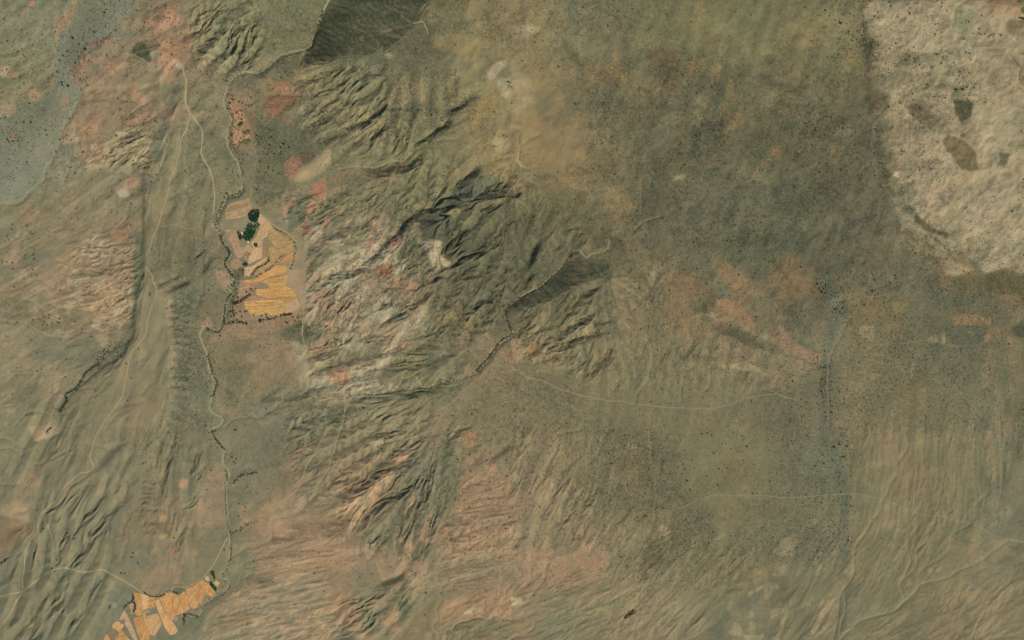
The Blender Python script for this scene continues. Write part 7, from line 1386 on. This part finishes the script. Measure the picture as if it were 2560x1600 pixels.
# the 300 that show largest stand as trees of their own
def tree(px, py, rad, seed, label, group, ck=[]):
    if not ck:
        for k in range(4): ck.append((crown_mesh(100 + k), trunk_mesh(200 + k)))
        for c, t in ck:
            c.materials.append(LEAF2); t.materials.append(BARK)
    r = bpy.data.objects.new('shrub_tree', None)
    q = random.Random(seed)
    r.location = (wx(px), wy(py), float(hz(px, py)))
    s = rad * M
    r.scale = (s, s, s * 0.9); r.rotation_euler = (0, 0, q.uniform(0, 6.28))
    r['label'] = label; r['category'] = 'tree'; r['group'] = group
    COL.objects.link(r)
    c, t = ck[seed % 4]
    for nm, me_ in (('crown', c), ('trunk', t)):
        o = bpy.data.objects.new(nm, me_); o.parent = r; COL.objects.link(o)
_a = 'first second third fourth fifth sixth seventh eighth ninth tenth eleventh twelfth thirteenth fourteenth fifteenth sixteenth seventeenth eighteenth nineteenth twentieth'.split()
ORD = _a + ['twenty-' + t for t in _a[:9]] + ['thirtieth'] + ['thirty-' + t for t in _a[:9]]
ORD[0] = 'first'
k_ = 0
for rad, label, group, pts_ in TREES:
    for n_, (x, y) in enumerate(sorted(pts_)):
        q = random.Random(k_ * 7 + 1)
        tree(x, y, rad * q.uniform(0.85, 1.2), k_, ORD[n_] + ' from the left of the ' + label, group); k_ += 1
for cnt, label, group, pts_ in TREEZONES:
    w, m = polymask(pts_, 0.1, 0)
    cx, cy = (w[1].start, w[0].start)
    fx = ((pb[:, 0] / CELL + MG).astype(int) - cx); fy = ((pb[:, 1] / CELL + MG).astype(int) - cy)
    ok = (fx >= 0) & (fy >= 0) & (fx < m.shape[1]) & (fy < m.shape[0])
    ok &= (pb[:, 0] > 4) & (pb[:, 0] < 2556) & (pb[:, 1] > 4) & (pb[:, 1] < 1596)
    ok[ok] &= m[fy[ok], fx[ok]] > 0.5
    cand = np.nonzero(ok & (alls[:len(pb)] > 0))[0]
    cand = cand[np.argsort(-alls[cand])][:cnt]
    for c in cand:
        tree(pb[c, 0], pb[c, 1], alls[c] * 1.15, k_, label, group); k_ += 1
    alls[cand] = 0
print('trees', k_, 'shrubs', len(allp), 'big', len(pb), 'fine', len(pf))

keep = alls > 0
allp, alls = allp[keep], alls[keep]
hidden = bpy.data.collections.new('shrub_shapes')
variants = []
for k in range(3):
    v1, f1 = [], []
    for j in range(2):
        v, f = ico(0.78 if j == 0 else 0.5, 40 + k * 3 + j, 0.75, 0.3)
        b = len(v1); ox, oy = (0, 0) if j == 0 else (0.5 * math.cos(k * 2.2), 0.5 * math.sin(k * 2.2))
        v1 += [(x + ox, y + oy, z) for x, y, z in v]; f1 += [tuple(i + b for i in t) for t in f]
    variants.append((v1, f1))
pm = mesh_from('dwarf_shrubs', np.stack([wx(allp[:, 0]), wy(allp[:, 1]), hz(allp[:, 0], allp[:, 1])], 1), [])
a = pm.attributes.new('size', 'FLOAT', 'POINT'); a.data.foreach_set('value', (alls * M).astype(np.float32))
ng = bpy.data.node_groups.new('scatter_shrubs', 'GeometryNodeTree')
ng.interface.new_socket('Geometry', in_out='INPUT', socket_type='NodeSocketGeometry')
ng.interface.new_socket('Geometry', in_out='OUTPUT', socket_type='NodeSocketGeometry')
gi, go = ng.nodes.new('NodeGroupInput'), ng.nodes.new('NodeGroupOutput')
inst = ng.nodes.new('GeometryNodeInstanceOnPoints')
join = ng.nodes.new('GeometryNodeJoinGeometry')
shapes = []
for k, (v, f) in enumerate(variants):
    m_ = mesh_from('shrub_form', v, f); m_.materials.append(LEAF)
    o = bpy.data.objects.new('shrub_form', m_); hidden.objects.link(o); shapes.append(o)
    oi = ng.nodes.new('GeometryNodeObjectInfo'); oi.inputs['Object'].default_value = o; oi.inputs['As Instance'].default_value = True
    ng.links.new(oi.outputs['Geometry'], join.inputs[0])
na = ng.nodes.new('GeometryNodeInputNamedAttribute'); na.data_type = 'FLOAT'; na.inputs['Name'].default_value = 'size'
rv = ng.nodes.new('FunctionNodeRandomValue'); rv.data_type = 'FLOAT_VECTOR'
rv.inputs[0].default_value = (0, 0, 0); rv.inputs[1].default_value = (0, 0, 6.28)
ng.links.new(gi.outputs[0], inst.inputs['Points']); ng.links.new(join.outputs[0], inst.inputs['Instance'])
inst.inputs['Pick Instance'].default_value = True
ng.links.new(rv.outputs[0], inst.inputs['Rotation']); ng.links.new(na.outputs[0], inst.inputs['Scale'])
ng.links.new(inst.outputs[0], go.inputs[0])
so = link('dwarf_shrubs', pm, [LEAF], kind='stuff', label='thousands of dark dwarf shrubs dotted over the desert slopes', category='shrubs')
md = so.modifiers.new('scatter', 'NODES'); md.node_group = ng

# ------------------------------------------------------------------ groves and hedges
def grove(name, polys, n, rad, label, seed, mat_=None, cat='orchard'):
    q = random.Random(seed); V = []; Fc = []
    for pts in polys:
        xs = [p[0] for p in pts]; ys = [p[1] for p in pts]; c = 0; tries = 0
        while c < n and tries < n * 30:
            tries += 1
            x, y = q.uniform(min(xs), max(xs)), q.uniform(min(ys), max(ys)); ins = False
            for k in range(len(pts)):
                (xa, ya), (xb, yb) = pts[k], pts[(k + 1) % len(pts)]
                if (ya > y) != (yb > y) and x < (xb - xa) * (y - ya) / (yb - ya) + xa: ins = not ins
            if not ins: continue
            r_ = rad * q.uniform(0.6, 1.3); v, f = ico(r_ * M, seed + c, 0.85, 0.3); b = len(V)
            z = float(hz(x, y)) + r_ * M * 0.5
            V += [(vx_ + wx(x), vy_ + wy(y), vz_ + z) for vx_, vy_, vz_ in v]; Fc += [tuple(i + b for i in t) for t in f]; c += 1
    link(name, mesh_from(name, V, Fc), [mat_ or LEAFG], kind='stuff', label=label, category=cat)
for args in GROVES: grove(*args)
print('done')
